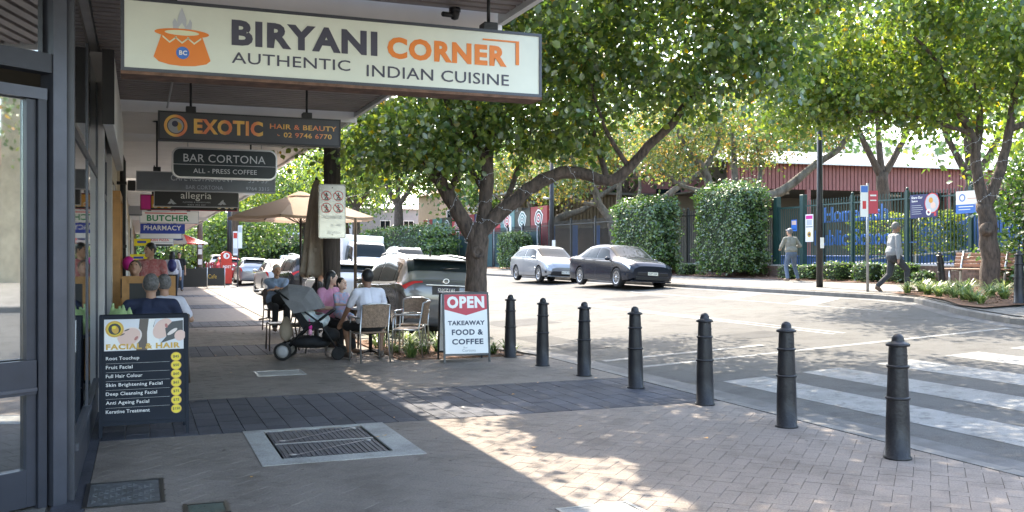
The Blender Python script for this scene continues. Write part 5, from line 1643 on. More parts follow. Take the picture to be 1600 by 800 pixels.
picket_fence(FX_, 5.75, 26.85, fz, 2.65, .125, 'fence_green', 'green picket fence in front of the blue wall and school name', posts=2.35)
picket_fence(FX_, 28.6, 50.0, fz, 2.6, .13, 'fence_black', 'black picket fence running behind the clipped hedges', posts=2.9)
picket_fence(FX_, 50.2, 58.0, fz, 2.5, .13, 'fence_black', 'distant black picket fence right of the mural', posts=2.6)
# gate: between 24.6 and 26.9
r = empty('school_gate', (FX_, 26.98, fz), 0, 'dark green picket gate behind the man in the grey jumper', 'gate')
b = MB(); b.box(-.011, -.011, .1, .011, .011, 2.45, 'fence_green'); me = b.mesh('picket')
for k in range(11): o = link('picket', me, r); o.location = (0, .15 + k * .11, 0)
for y in (0, 1.45): MB().box(-.09, y - .09, -.1, .09, y + .09, 2.85, 'fence_green', bev=.012).build('gate_post', r)
for z in (.12, 1.2, 2.4): MB().box(-.025, .1, z, .025, 1.35, z + .06, 'fence_green').build('rail', r)
for y in (.095, 1.29): MB().box(-.027, y, .1, .027, y + .06, 2.5, 'fence_green').build('stile', r)
MB().box(-.07, .1, 1.1, -.03, .26, 1.3, 'black').build('lock_box', r)
def plate(x, y0, y1, z0, z1, face, label, cat, name, build=None):
    """flat thing facing -X (towards the road); local x runs from y1 (left in view) to y0"""
    r = empty(name, (x, y1, z0), R(-90), label, cat)
    p = MB().box(0, -.006, 0, y1 - y0, .006, z1 - z0, face).build('panel', r)
    if build: build(p, y1 - y0, z1 - z0)
    return r
def n1(p, w, h):
    b = MB(); b.box(.03, -.009, h * .55, w - .03, -.0065, h - .04, 'facepink'); b.box(.03, -.009, .06, w - .03, -.0065, h * .2, 'navy'); b.build('print', p)
plate(FX_ - .06, 27.25, 27.55, 2.4, 2.80, 'logoblue', 'small blue and white notice on the green gate', 'notice', 'gate_notice', n1)
def n2(p, w, h):
    b = MB(); b.box(.03, -.009, h - .16, w - .03, -.0065, h - .04, 'magenta'); b.box(.03, -.009, h * .53, w - .03, -.0065, h * .56, 'ink'); b.box(.06, -.009, h * .6, w - .06, -.0065, h * .8, 'flamegrey')
    disc(b, w / 2, h * .27, .10, -.0075, 'gold', 20); disc(b, w / 2, h * .27, .05, -.0085, 'ink', 16); b.build('print', p)
plate(FX_ - .13, 26.3, 26.7, 2.02, 2.95, 'white', 'tall white double poster on the gate post', 'poster', 'school_poster', n2)
def n3(p, w, h):
    fit_text('Share Our', .06, w * .46, h * .82, h * .93, -.0105, 'white', p, .02); fit_text('Space', .06, w * .28, h * .66, h * .77, -.0105, 'white', p, .02)
    b = MB()
    for k in range(5): b.box(.06, -.009, h * (.52 - k * .09), w * random.uniform(.36, .48), -.0065, h * (.54 - k * .09), 'flamegrey')
    disc(b, w * .80, h * .60, h * .43, -.0075, 'red', 28, sx=.95); disc(b, w * .80, h * .60, h * .39, -.0085, 'flamegrey', 28, sx=.95); disc(b, w * .76, h * .72, h * .12, -.0095, 'food', 14); disc(b, w * .84, h * .5, h * .14, -.0092, 'facepink', 14); disc(b, w * .68, h * .22, h * .14, -.0098, 'white', 16, r2=h * .07)
    b.box(w * .87, -.009, h * .05, w * .95, -.0065, h * .2, 'signred'); b.build('print', p)
plate(FX_ - .08, 20.95, 22.0, 2.66, 3.34, 'navy', 'navy banner about sharing space fixed to the fence', 'banner', 'fence_banner', n3)
def n4(p, w, h):
    b = MB(); b.box(0.0, -.009, 0.0, w, -.0065, h * .40, 'logoblue'); disc(b, w * .22, h * .7, h * .17, -.009, 'logoblue', 20, r2=h * .12); b.box(w * .4, -.009, h * .62, w * .9, -.0065, h * .68, 'facepink'); b.box(.1, -.010, h * .28, w * .6, -.0095, h * .32, 'white'); b.box(.1, -.010, h * .16, w * .5, -.0095, h * .19, 'white'); b.build('print', p)
plate(FX_ - .08, 19.3, 20.3, 2.72, 3.34, 'white', 'white and blue banner on the fence partly behind the right tree trunk', 'banner', 'fence_banner', n4)
# school name in blue letters on rails behind the fence
r = empty('school_name_sign', (22.2, 27.3, 0), R(-90), 'large blue serif school name standing behind the green fence', 'sign')
fit_text('Homebush', .3, 3.3, 2.72, 3.22, 0, 'nameblue', r, .008, depth=.05); fit_text('Public School', -.2, 3.6, 1.90, 2.44, 0, 'nameblue', r, .008, depth=.05)
for z in (2.70, 1.95): MB().box(-.1, .045, z, 4.5, .07, z + .035, 'school_blue').build('rail', r)
for x in (.2, 2.2, 4.2): MB().box(x, .07, .8, x + .06, .12, 3.2, 'iron').build('support', r)
# blue garden walls and railings
def wall(name, dims, m, label, cat='wall'):
    x0, y0, z0, x1, y1, z1 = dims
    r = empty(name, (x0, y0, z0), 0, label, cat)
    MB().box(0, 0, 0, x1 - x0, y1 - y0, z1 - z0 - .06, m, bev=.01).build('wall', r)
    MB().box(-.03, -.03, z1 - z0 - .058, x1 - x0 + .03, y1 - y0 + .03, z1 - z0, m, bev=.01).build('coping', r)
    return r
wall('retaining_wall', (21.6, 16, .6, 21.85, 26.8, 1.32), 'school_blue', 'low blue retaining wall right behind the green fence')
wall('retaining_wall', (23.4, 6, .6, 23.7, 23.9, 2.80), 'school_blue', 'tall bright blue wall behind the fence beside the bench')
wall('retaining_wall', (23.0, 24.1, .6, 23.3, 31.0, 1.55), 'school_blue', 'stepped blue wall below the yellow shrubs')
r = empty('ramp_handrail', (22.6, 9, .7), 0, 'pale double handrail of a ramp in front of the blue walls', 'handrail')
for z0, z1 in ((.75, 1.35), (.45, 1.05)):
    MB().tube([(0, 0, z1), (0, 8.5, z1 - .1), (0, 16, z0), (0, 18, z0 - .3)], .028, 'umbrella_pale', 8).build('rail', r)
for k in range(8): MB().tube([(0, 1 + k * 2.2, 0), (0, 1 + k * 2.2, 1.3 - max(0, k - 3) * .13)], .025, 'umbrella_pale', 8).build('post', r)
# red shed: wall facing the street corner, seen under the trees
r = empty('school_hall', (30.5, 45, .7), R(-4), 'long red clad school hall with pale roof and open undercroft', 'building')
b = MB()
for k in range(140): b.box(k * .25, 0.03, 4.6, k * .25 + .20, .10, 6.1, 'red_wall')
b.build('corrugated_cladding', r, kind='stuff')
MB().box(0, .105, 4.6, 35, .25, 6.1, 'red_wall').build('wall', r)
for k in range(8): MB().box(.1 + k * 4.9, -.02, 0, .35 + k * 4.9, .22, 4.598, 'red_wall').build('post', r)
MB().box(0, 7, 0, 35, 7.2, 4.59, 'interior').build('back_wall', r); MB().box(0, .26, 4.61, 35, 12, 4.7, 'interior').build('undercroft_ceiling', r)
for k in range(4): MB().box(2.5 + k * 8, 2.5, 4.5, 5.5 + k * 8, 3.0, 4.6, 'white').build('ceiling_panel', r)
b = MB(); b.add([(-.5, -.5, 6.08), (35.5, -.5, 6.08), (35.5, 6, 7.5), (-.5, 6, 7.5), (35.5, 12.5, 6.1), (-.5, 12.5, 6.1)], [(0, 1, 2, 3), (3, 2, 4, 5)], 'metal_roof')
for k in range(60): b.box(-.4 + k * .6, -.48, 6.09, -.36 + k * .6, -.45, 6.13, 'metal_roof')
b.box(-.5, -.52, 6.0, 35.5, -.47, 6.09, 'white_paint'); b.build('roof', r)
r = empty('upper_hall', (22.5, 60, .7), 0, 'farther school building with red wall and pale mauve roof', 'building')
MB().box(5, 0, 0, 42, 9, 7.6, 'red_wall').build('wall', r)
b = MB(); b.add([(4, -.6, 7.6), (43, -.6, 7.6), (43, 5, 10.6), (4, 5, 10.6)], [(0, 1, 2, 3)], 'metal_roof'); b.build('roof', r)
for k in range(8): MB().box(8 + k * 4, -.06, 4, 10 + k * 4, -.003, 5.6, 'car_glass').build('window', r)
# brown timber screen with blue columns (playground building)
r = empty('playground_shelter', (23.8, 56, .7), 0, 'brown slatted school building with bright blue columns behind the black pole', 'building')
b = MB()
for k in range(75): b.box(-1.5 + k * .25, 0, 2.8, -1.5 + k * .25 + .16, .06, 4.7, 'brown_screen')
b.build('slat_screen', r, kind='stuff')
MB().box(-1.5, .1, 2.6, 17.2, .25, 4.8, 'brown_screen').build('beam', r); MB().box(-1.5, 3, 0, 17.2, 3.2, 4.6, 'house_tan').build('back_wall', r)
MB().box(-1.8, -.3, 4.81, 17.5, 4, 4.95, 'metal_roof').build('roof', r)
for k in range(6): MB().box(.6 + k * 1.6, -.12, 0, .95 + k * 1.6, .09, 2.79, 'school_blue').build('column', r)
# mural panels
r = empty('mural_wall', (21.9, 51, .7), 0, 'colourful dotted mural panels above the teal mesh fence', 'mural')
MB().box(.2, 0, 0, .35, 26, 3.75, 'maroon').build('wall', r)
cols_ = ['maroon', 'teal', 'black', 'signred', 'maroon', 'navy', 'signred', 'teal', 'black', 'maroon']
Mm = Matrix(((0, 1, 0, 0), (-1, 0, 0, 0), (0, 0, 1, 0), (0, 0, 0, 1)))
for k in range(10):
    y0 = 25.8 - k * 2.6
    p = MB().box(.13, y0 - 2.5, 2.4, .195, y0, 3.75, cols_[k]).build('mural_panel', r)
    b = MB(); cy, cz = y0 - 1.25, 3.05
    for q, (rr, mm) in enumerate(((.55, 'white'), (.46, cols_[(k + 3) % 10]), (.34, 'white'), (.27, 'signred' if k % 2 else 'teal'), (.15, 'white'), (.08, 'black'))):
        n = 9; pts = [(.125 - q * .003, cy + rr * (1.15 + .15 * math.sin(k + 3 * j)) * math.cos(2 * math.pi * j / n), cz + rr * math.sin(2 * math.pi * j / n)) for j in range(n)]
        b.add(pts, [tuple(range(n))], mm)
    b.build('mural_pattern', p)
# teal mesh fence
r = empty('mesh_fence', (21.25, 48.5, fz), 0, 'teal mesh screened fence below the mural panels', 'fence')
MB().box(.05, 2, 0, .09, 29, 2.15, 'teal_mesh').build('mesh_screen', r)
for k in range(12): MB().tube([(0, 2 + k * 2.4, -.1), (0, 2 + k * 2.4, 2.45)], .035, 'steel', 8).build('fence_post', r)
MB().box(-.02, 2, 2.18, .02, 29, 2.22, 'fence_green').build('rail', r)
# houses in the distance
def house(x, y, w, d, h, wm, rm_, label, rz=0, wins=((.2, 1.5), (.55, 1.5)), rh=1.4):
    r = empty('house', (x, y, .5), rz, label, 'house')
    MB().box(0, 0, 0, w, d, h, wm).build('wall', r)
    b = MB(); o_ = .4
    b.add([(-o_, -o_, h), (w + o_, -o_, h), (w + o_, d + o_, h), (-o_, d + o_, h), (w * .25, d / 2, h + rh), (w * .75, d / 2, h + rh)], [(0, 1, 5, 4), (1, 2, 5), (2, 3, 4, 5), (3, 0, 4), (3, 2, 1, 0)], rm_); b.build('roof', r)
    for fx, z in wins:
        wn_ = MB().box(w * fx, -.05, z, w * fx + 1.3, -.002, z + 1.2, 'white').build('window', r)
        for q in (0, 1): MB().box(w * fx + .08 + q * .6, -.07, z + .08, w * fx + .62 + q * .6, -.052, z + 1.12, 'car_glass').build('pane', wn_)
    return r
house(24, 112, 9, 8, 6.6, 'house_grey', 'frame_mid', 'grey house with white windows between distant trunks', 0, ((.3, 4.0), (.62, 4.0)))
house(29.5, 97, 7, 8, 7.6, 'house_tan', 'rust', 'tan coloured house behind the far hedge', 0, ((.12, 4.6),))
MB_ = MB()
for k in range(9): MB_.box(3.2, -.12, 3.0 + k * .38, 6.6, -.05, 3.12 + k * .38, 'silver')
o = [ob for ob in COL.objects if ob.name.startswith('house') and ob.get('label', '').startswith('tan')][0]
MB_.build('louvre_screen', o)
# railway embankment with a train at the far end of the street
r = empty('railway_bridge', (-30, 128, 0), 0, 'railway embankment and bridge closing the far end of the street', 'bridge')
MB().box(0, 0, 0, 90, 10, 3.7, 'render_grey').build('abutment', r); MB().box(0, -.3, 3.71, 90, -.05, 4.3, 'concrete').build('parapet', r)
r = empty('train', (-4, 131, 3.75), 0, 'silver passenger train passing above the far end of the street', 'train')
MB().box(0, 0, .3, 42, 3, 3.6, 'silver', bev=.25).build('body', r); MB().box(-.0, -.01, 3.3, 42, 2.9, 3.75, 'alu', bev=.1).build('roof', r)
for k in range(13):
    MB().box(1 + k * 3.1, -.03, 1.6, 3.1 + k * 3.1, -.002, 2.7, 'car_glass').build('window', r)
for k in range(4): MB().box(.1 + k * 10.5, -.04, .5, 1.0 + k * 10.5, -.005, 3.1, 'yellow').build('door', r)
# distant apartment block behind
r = empty('apartment_block', (5, 150, 0), 0, 'pale apartment block barely seen above the train', 'building')
MB().box(0, 0, 0, 24, 12, 11, 'house_grey').build('wall', r)
for i in range(7):
    for j in range(3): MB().box(1 + i * 3.3, -.06, 2 + j * 3.1, 3 + i * 3.3, -.003, 3.7 + j * 3.1, 'car_glass').build('window', r)
# things standing outside the frame on the right, seen in the shop glass
r = empty('gate_pillar', (22.6, -3.4, .7), R(20), 'sandstone pillar reflected in the corner shop glass', 'pillar')
MB().box(-.5, -.5, 0, .5, .5, 6.5, 'sandstone', bev=.03).build('shaft', r); MB().box(-.6, -.6, 6.5, .6, .6, 6.8, 'sandstone', bev=.03).build('capstone', r)
house(26, -16, 12, 20, 4.0, 'sandstone', 'rust', 'low sandstone house across the road behind the viewpoint', 0, ((.3, 1.2),))
# ======================================================================
#                                CARS
# ======================================================================
def cr(a, b, c, d, t): return 0.5 * (2 * b + (c - a) * t + (2 * a - 5 * b + 4 * c - d) * t * t + (3 * b - a - 3 * c + d) * t ** 3)
class Body:
    """lofted car body. st: (y, z_bottom, z_belt, z_top, half width low, belt, roof)"""
    def __init__(s, st):
        s.rows = []
        for (y, zb, zl, zt, wl, wb, wt) in st:
            if zt - zl > .3 and zt < 1.8: wt = wt + .055
            zm = zb + (zl - zb) * .5
            crown = min(.05, (zt - zl) * .25 + .01)
            s.rows.append([Vector(p) for p in [(0, y, zb), (wl * .86, y, zb), (wl * .975, y, zb + .07), (wl * 1.0, y, zm), (wb * 1.0, y, zl - .05), (wb * .975, y, zl),
                          (wt + (wb - wt) * .12, y, zt - crown - (zt - zl) * .10), (wt * .93, y, zt - crown * .55), (wt * .55, y, zt - crown * .12), (0, y, zt)]])
    def S(s, u, v):
        n = len(s.rows); u = min(max(u, 0), n - 1.0001); i = int(u); t = u - i
        def rv(row):
            m = len(row); w = min(max(v, 0), m - 1.0001); j = int(w); q = w - j
            a = row[max(0, j - 1)]; b = row[j]; c = row[j + 1]; d = row[min(m - 1, j + 2)]
            if j == 5: return b.lerp(c, q) + Vector((.022 * 4 * q * (1 - q), 0, 0))
            if j == 4: d = c + (c - b)
            if j == 6: a = b + (b - c)
            return cr(a, b, c, d, q)
        R_ = [rv(s.rows[max(0, min(n - 1, i + k))]) for k in (-1, 0, 1, 2)]
        # limit overshoot: blend of linear and spline
        sp = cr(*R_, t); li = R_[1].lerp(R_[2], t)
        return li.lerp(sp, .6)
    def N(s, u, v):
        e = .02
        du = s.S(u + e, v) - s.S(u - e, v); dv = s.S(u, v + e) - s.S(u, v - e)
        n = du.cross(dv)
        if n.length < 1e-9: return Vector((0, 0, 1))
        n.normalize(); p = s.S(u, v)
        c = Vector((0, p.y, .6))
        if n.dot(p - c) < 0: n = -n
        return n
    def patch(s, name, quad, m, parent, off=.006, nu=8, nv=5, side=1, thick=True, smooth=True):
        """quad: 4 (u,v) corners"""
        mb = MB(); (u0, v0), (u1, v1), (u2, v2), (u3, v3) = quad
        vs = []
        for j in range(nv + 1):
            for i in range(nu + 1):
                a, b = i / nu, j / nv
                u = (u0 * (1 - a) + u1 * a) * (1 - b) + (u3 * (1 - a) + u2 * a) * b
                v = (v0 * (1 - a) + v1 * a) * (1 - b) + (v3 * (1 - a) + v2 * a) * b
                p = s.S(u, abs(v) if v <= 9 else 18 - v) ; 
                vv = v if v <= 9 else 18 - v
                n = s.N(u, vv); p = p + n * off
                if v > 9: p = Vector((-p.x, p.y, p.z))
                vs.append((p.x * side, p.y, p.z))
        fs = [(j * (nu + 1) + i, j * (nu + 1) + i + 1, (j + 1) * (nu + 1) + i + 1, (j + 1) * (nu + 1) + i) for j in range(nv) for i in range(nu)]
        mb.add(vs, fs, m, smooth)
        return mb.build(name, parent)
    def mesh_obj(s, m, parent, wheels, rw, name='body', lower='trimblack'):
        n = len(s.rows); us = [i / 4 for i in range((n - 1) * 4 + 1)]; vsn = [j / 3 for j in range(9 * 3 + 1)]
        K = len(vsn); ring = 2 * K - 2
        vs = []
        for u in us:
            R_ = [s.S(u, v) for v in vsn]
            full = R_ + [Vector((-p.x, p.y, p.z)) for p in R_[-2:0:-1]]
            vs += full
        fs = []
        for i in range(len(us) - 1):
            for k in range(ring): fs.append((i * ring + k, (i + 1) * ring + k, (i + 1) * ring + (k + 1) % ring, i * ring + (k + 1) % ring))
        a = len(vs); c0 = sum((vs[k] for k in range(ring)), Vector()) / ring; vs.append(c0 + Vector((0, -.015, 0)))
        b0 = (len(us) - 1) * ring; c1 = sum((vs[b0 + k] for k in range(ring)), Vector()) / ring; vs.append(c1 + Vector((0, .015, 0)))
        for k in range(ring): fs.append((a, k, (k + 1) % ring)); fs.append((a + 1, b0 + (k + 1) % ring, b0 + k))
        mb = MB(); mb.add(vs, fs, m, True); mb.m(lower)
        me = mb.mesh(name)
        bm = bmesh.new(); bm.from_mesh(me); bmesh.ops.recalc_face_normals(bm, faces=bm.faces); bm.to_mesh(me); bm.free()
        o = link(name, me, None)
        cm = MB()
        for (y, sg) in wheels:
            cm.lathe([(0, 0), (rw + .045, 0), (rw + .045, .32), (0, .32)], lower, 28, Matrix.Translation((sg * 1.0 if sg > 0 else -1.0 , y, rw)) @ Matrix.Rotation(R(-90 if sg > 0 else 90), 4, 'Y') , False)
        cme = cm.mesh('c')
        bm = bmesh.new(); bm.from_mesh(cme); bmesh.ops.remove_doubles(bm, verts=bm.verts, dist=1e-5); bmesh.ops.recalc_face_normals(bm, faces=bm.faces); bm.to_mesh(cme); bm.free()
        co = bpy.data.objects.new('c', cme); COL.objects.link(co)
        md = o.modifiers.new('b', 'BOOLEAN'); md.operation = 'DIFFERENCE'; md.object = co; md.solver = 'EXACT'
        try: md.material_mode = 'TRANSFER'
        except Exception: pass
        dg = bpy.context.evaluated_depsgraph_get()
        out = bpy.data.meshes.new_from_object(o.evaluated_get(dg))
        bpy.data.objects.remove(co); bpy.data.objects.remove(o)
        out.name = name
        try: out.set_sharp_from_angle(angle=R(28))
        except Exception: pass
        return link(name, out, parent)

STN = {
 'suv': [(-2.33, .42, .84, .98, .74, .78, .64), (-2.29, .30, 1.0, 1.12, .86, .86, .68), (-2.18, .24, 1.05, 1.24, .91, .90, .70), (-1.86, .22, 1.05, 1.54, .92, .915, .62), (-1.45, .22, 1.02, 1.60, .925, .92, .62), (-.6, .22, .99, 1.645, .925, .92, .62), (.2, .22, .97, 1.63, .925, .92, .62), (.62, .22, .96, 1.55, .925, .915, .62), (1.28, .22, .96, 1.10, .92, .90, .70), (1.85, .24, .88, 1.0, .90, .86, .62), (2.15, .28, .74, .86, .84, .80, .56), (2.31, .36, .60, .68, .68, .66, .46)],
 'hatch': [(-2.10, .40, .72, .80, .68, .70, .58), (-2.06, .28, .88, .97, .80, .80, .62), (-1.93, .22, .96, 1.10, .85, .85, .64), (-1.58, .2, .97, 1.38, .865, .86, .57), (-1.2, .2, .96, 1.455, .87, .865, .57), (-.45, .2, .94, 1.485, .87, .865, .57), (.15, .2, .92, 1.47, .87, .865, .57), (.5, .2, .91, 1.38, .87, .86, .57), (1.22, .2, .90, 1.0, .865, .85, .64), (1.72, .22, .80, .90, .85, .81, .56), (1.98, .26, .66, .76, .79, .75, .50), (2.12, .34, .54, .60, .62, .60, .42)],
 'sedan': [(-2.30, .40, .74, .82, .68, .70, .58), (-2.25, .28, .92, 1.0, .81, .81, .64), (-2.10, .22, .98, 1.07, .86, .86, .66), (-1.84, .2, .96, 1.08, .875, .87, .66), (-1.12, .2, .93, 1.37, .885, .875, .57), (-.5, .2, .91, 1.445, .885, .875, .58), (.1, .2, .89, 1.45, .885, .875, .58), (.46, .2, .88, 1.39, .885, .87, .58), (1.22, .2, .87, 1.01, .88, .86, .68), (1.80, .22, .80, .94, .87, .84, .62), (2.14, .26, .72, .85, .83, .80, .58), (2.30, .32, .62, .73, .72, .70, .52)],
 'van': [(-2.45, .45, 1.0, 1.9, .82, .82, .74), (-2.40, .32, 1.05, 1.98, .86, .86, .76), (-1.8, .3, 1.05, 2.02, .88, .88, .76), (-.8, .3, 1.05, 2.03, .88, .88, .76), (.3, .3, 1.04, 2.02, .88, .88, .76), (.95, .3, 1.04, 1.92, .88, .88, .74), (1.55, .3, 1.05, 1.28, .88, .87, .72), (2.0, .32, .98, 1.12, .86, .84, .64), (2.3, .36, .80, .92, .80, .78, .56), (2.42, .42, .62, .72, .66, .66, .46)],
}
def car(kind, x, y, z, rz, paint, label, roll=0.0, plate='BX 47 KD', plate_col='plate', rails=False, detail=True, rim='rim', W=1.0, Lh=1.0, ptxt=True, badge=None, group=None):
    r = empty('parked_car', (x, y, z), rz, label, 'car', group)
    r.rotation_mode = 'XYZ'; r.rotation_euler = (0, -roll, rz)
    B = Body(STN[kind]); n = len(STN[kind]); st = STN[kind]
    rw = {'suv': .36, 'hatch': .315, 'sedan': .32, 'van': .33}[kind]
    wy = {'suv': (-1.33, 1.33), 'hatch': (-1.25, 1.32), 'sedan': (-1.28, 1.42), 'van': (-1.4, 1.4)}[kind]
    wl = st[4][4]
    B.mesh_obj(paint, r, [(a, s) for a in wy for s in (-1, 1)], rw)
    for a in wy:
        for s in (-1, 1):
            w = empty('wheel', (s * (wl - .105), a, rw)); w.parent = r
            M = Matrix.Rotation(R(90) * s, 4, 'Y')
            MB().lathe([(rw * .66, -.09), (rw * .93, -.10), (rw, -.07), (rw, .07), (rw * .93, .095), (rw * .68, .09), (rw * .66, .075)], 'rubber', 28, M).build('tyre', w)
            b = MB(); b.lathe([(rw * .67, .085), (rw * .63, .09), (rw * .60, .04), (0, .035)], 'trimblack', 28, M); b.lathe([(rw * .68, .088), (rw * .60, .092), (rw * .60, .06)], rim, 28, M)
            for k in range(10 if detail else 5):
                q = k * 2 * math.pi / (10 if detail else 5)
                Mk = M @ Matrix.Rotation(q, 4, 'Z')
                b.box(-.018, .02, .055, .018, rw * .62, .083, rim, Mk)
            b.lathe([(0, .09), (.045, .088), (.05, .06)], rim, 14, M); b.build('rim', w)
    ri = {'suv': 3, 'hatch': 3, 'sedan': 4, 'van': 1}[kind]      # first station of roof end
    cowl = {'suv': 8, 'hatch': 8, 'sedan': 8, 'van': 6}[kind]
    rf = cowl - 1                                                # front roof station
    # glass
    B.patch('windscreen', ((rf + .02, 6.45), (rf + .02, 11.55), (cowl - .06, 11.75), (cowl - .06, 6.25)), 'car_glass', r, nu=10, nv=6)
    if kind != 'van':
        B.patch('rear_window', ((ri - .72 if kind != 'sedan' else ri - .85, 6.2), (ri - .72 if kind != 'sedan' else ri - .85, 11.8), (ri + .12, 11.5), (ri + .12, 6.5)), 'car_glass', r, nu=10, nv=6)
    mid = (ri + rf) / 2 + .2
    for s in (1, -1):
        v0, v1 = 5.14, 5.93
        if kind != 'van':
            B.patch('rear_side_window', ((ri + .55, v0), (mid - .06, v0), (mid - .06, v1), (ri + .75, v1)), 'car_glass', r, side=s)
            B.patch('quarter_window', ((ri - .15 if kind != 'sedan' else ri - .3, v0 + .02), (ri + .47, v0), (ri + .66, v1), (ri + .2, v1 - .03)), 'car_glass', r, side=s, nu=4)
        B.patch('front_side_window', ((mid + .05 if kind != 'van' else 3.3, v0), (cowl - .30, v0 + .05), (rf + .12, v1), (mid + .05 if kind != 'van' else 3.3, v1)), 'car_glass', r, side=s)
        # window trim and door seams
        B.patch('belt_trim', ((ri, 4.99), (cowl - .3, 4.99), (cowl - .3, 5.10), (ri, 5.10)), 'chrome' if kind in ('suv',) else 'trimblack', r, .004, 16, 1, s)
        if detail:
            for u in (mid, ri + .45, cowl - .12): B.patch('door_seam', ((u - .012, 1.6), (u + .012, 1.6), (u + .012, 4.98), (u - .012, 4.98)), 'trimblack', r, .0025, 1, 8, s)
            for u in (mid - .25, mid - 1.55 if kind != 'van' else 2):
                p = B.S(u, 4.45); MB().box(s * p.x - .014, p.y - .09, p.z - .012, s * p.x + .016 * s + .0, p.y + .09, p.z + .012, paint, bev=.005).build('door_handle', r)
        # mirror
        p = B.S(cowl - .42, 5.0)
        mm = MB(); mm.ell((s * (p.x + .10), p.y, p.z + .055), (.10, .055, .065), paint, 12, 8); mm.tube([(s * (p.x - .02), p.y, p.z), (s * (p.x + .07), p.y, p.z + .02)], .018, 'trimblack', 6); mm.build('mirror', r)
        # lights
        if kind == 'suv':
            B.patch('tail_light', ((.80, 4.45), (2.7, 4.72), (2.8, 4.95), (.80, 5.0)), 'lampred', r, .010, 8, 3, s)
            B.patch('tail_light', ((.62, 5.0), (.80, 7.7), (1.0, 7.7), (1.15, 5.0)), 'lampred', r, .010, 4, 6, s)
            B.patch('rear_pillar_seam', ((1.2, 5.0), (1.24, 5.0), (1.24, 8.9), (1.2, 8.9)), 'trimblack', r, .003, 1, 8, s)
            B.patch('bumper_seam', ((.1, 3.5), (3.0, 3.7), (3.0, 3.78), (.1, 3.6)), 'trimblack', r, .003, 8, 1, s)
            B.patch('reflector', ((.35, 2.55), (.9, 2.55), (.9, 2.75), (.35, 2.75)), 'lampred', r, .010, 4, 2, s)
        else:
            B.patch('tail_light', ((.5, 3.6), (1.9, 3.9), (1.9, 4.85), (.7, 4.75)), 'lampred', r, .008, 6, 3, s)
        B.patch('headlight', ((n - 1.75, 3.6), (n - 3.05, 4.3), (n - 3.15, 4.95), (n - 1.75, 4.75)), 'headlamp', r, .008, 6, 3, s)
        B.patch('fog_recess', ((n - 1.9, 2.3), (n - 2.25, 2.3), (n - 2.25, 2.9), (n - 1.9, 2.9)), 'grille', r, .008, 3, 3, s)
    # bumper trims, grille, plates
    yf = st[-1][0]; yb = st[0][0]
    B.patch('lower_trim', ((.15, 1.2), (2.0, 1.2), (2.0, 2.35), (.15, 2.35)), 'trimblack', r, .006, 6, 3, 1) if kind == 'suv' else None
    B.patch('lower_trim', ((.15, 1.2), (2.0, 1.2), (2.0, 2.35), (.15, 2.35)), 'trimblack', r, .006, 6, 3, -1) if kind == 'suv' else None
    zc = st[-1][2]
    MB().box(-.56, yf - .04, zc - .20 if kind != 'van' else zc - .1, .56, yf + .022, zc - .09, 'grille', bev=.012).build('grille', r)
    MB().box(-.62, yf - .10, st[-1][1] - .06, .62, yf + .016, st[-1][1] + (.075 if kind != 'van' else .0), 'grille', bev=.02).build('lower_grille', r)
    MB().box(-.72, yf - .16, st[-1][1] - .12, .72, yf - .01, st[-1][1] - .065, paint if detail else 'trimblack', bev=.015).build('splitter', r)
    p = MB().box(-.186, yf + .023, zc - .19, .186, yf + .031, zc - .085, 'plate').build('front_plate', r)
    if ptxt: fit_text(plate, -.16, .16, zc - .165, zc - .11, 0, 'ink', p, .01, M=Matrix.Translation((0, yf + .0325, 0)) @ Matrix.Rotation(R(180), 4, 'Z') @ Matrix.Translation((0, -.0, 0)))
    zr0 = st[0][2]
    pz = .95 if kind == 'suv' else .74
    if kind == 'suv':
        b = MB(); b.box(-.27, yb - .022, .86, .27, yb + .05, 1.02, 'trimblack', bev=.01); b.build('plate_recess', r)
        yy = yb - .028
        MB().box(-.40, yb - .03, 1.035, .40, yb + .1, 1.055, 'chrome', bev=.004).build('chrome_strip', r)
        disc_ = MB(); disc(disc_, 0, 1.13, .05, 0, 'chrome', 20, r2=.037, sx=1.25); o = disc_.build('badge', r); o.location = (0, st[1][0] - .045, .0)
        bb = B.S(1, 9)
    else: yy = yb - .028
    p = MB().box(-.186, yy - .008, pz - .055, .186, yy, pz + .055, 'ink' if plate_col == 'ink' else plate_col).build('rear_plate', r)
    b = MB()
    if ptxt: fit_text(plate, -.165, .165, pz - .035, pz + .035, yy - .0095, 'plate' if plate_col == 'ink' else 'ink', p, .012)
    for s in (1, -1):
        if detail: B.patch('sill_trim', ((3.2, 1.45), (n - 4.2, 1.45), (n - 4.2, 1.9), (3.2, 1.9)), 'trimblack', r, .006, 10, 1, s)
    if rails:
        for s in (1, -1):
            pts = [B.S(u, 6.9) for u in np.linspace(ri + .15, rf - .1, 9)]
            q = [(s * p_.x * .97, p_.y, p_.z + (.045 if 0 < i < 8 else .0)) for i, p_ in enumerate(pts)]
            MB().tube(q, .014, 'chrome', 6).build('roof_rail', r)
    if kind in ('suv', 'hatch'):
        pA = B.S(ri + .05, 9)
        MB().box(-.55, pA.y - .17, pA.z - .025, .55, pA.y + .06, pA.z + .008, paint, bev=.012).build('spoiler', r)
        a0 = B.S(ri - .66, 8.4); MB().tube([(0, a0.y - .03, a0.z + .02), (.33, a0.y - .02, a0.z + .05)], .012, 'trimblack', 6).build('rear_wiper', r)
    pA = B.S((ri + rf) / 2 - .6, 9); MB().tube([(0, pA.y, pA.z - .01), (0, pA.y - .05, pA.z + .12)], [.02, .004], 'trimblack', 6).build('antenna', r)
    return r
tilt = math.atan(.0506)
def zc_(x): return zr(x)
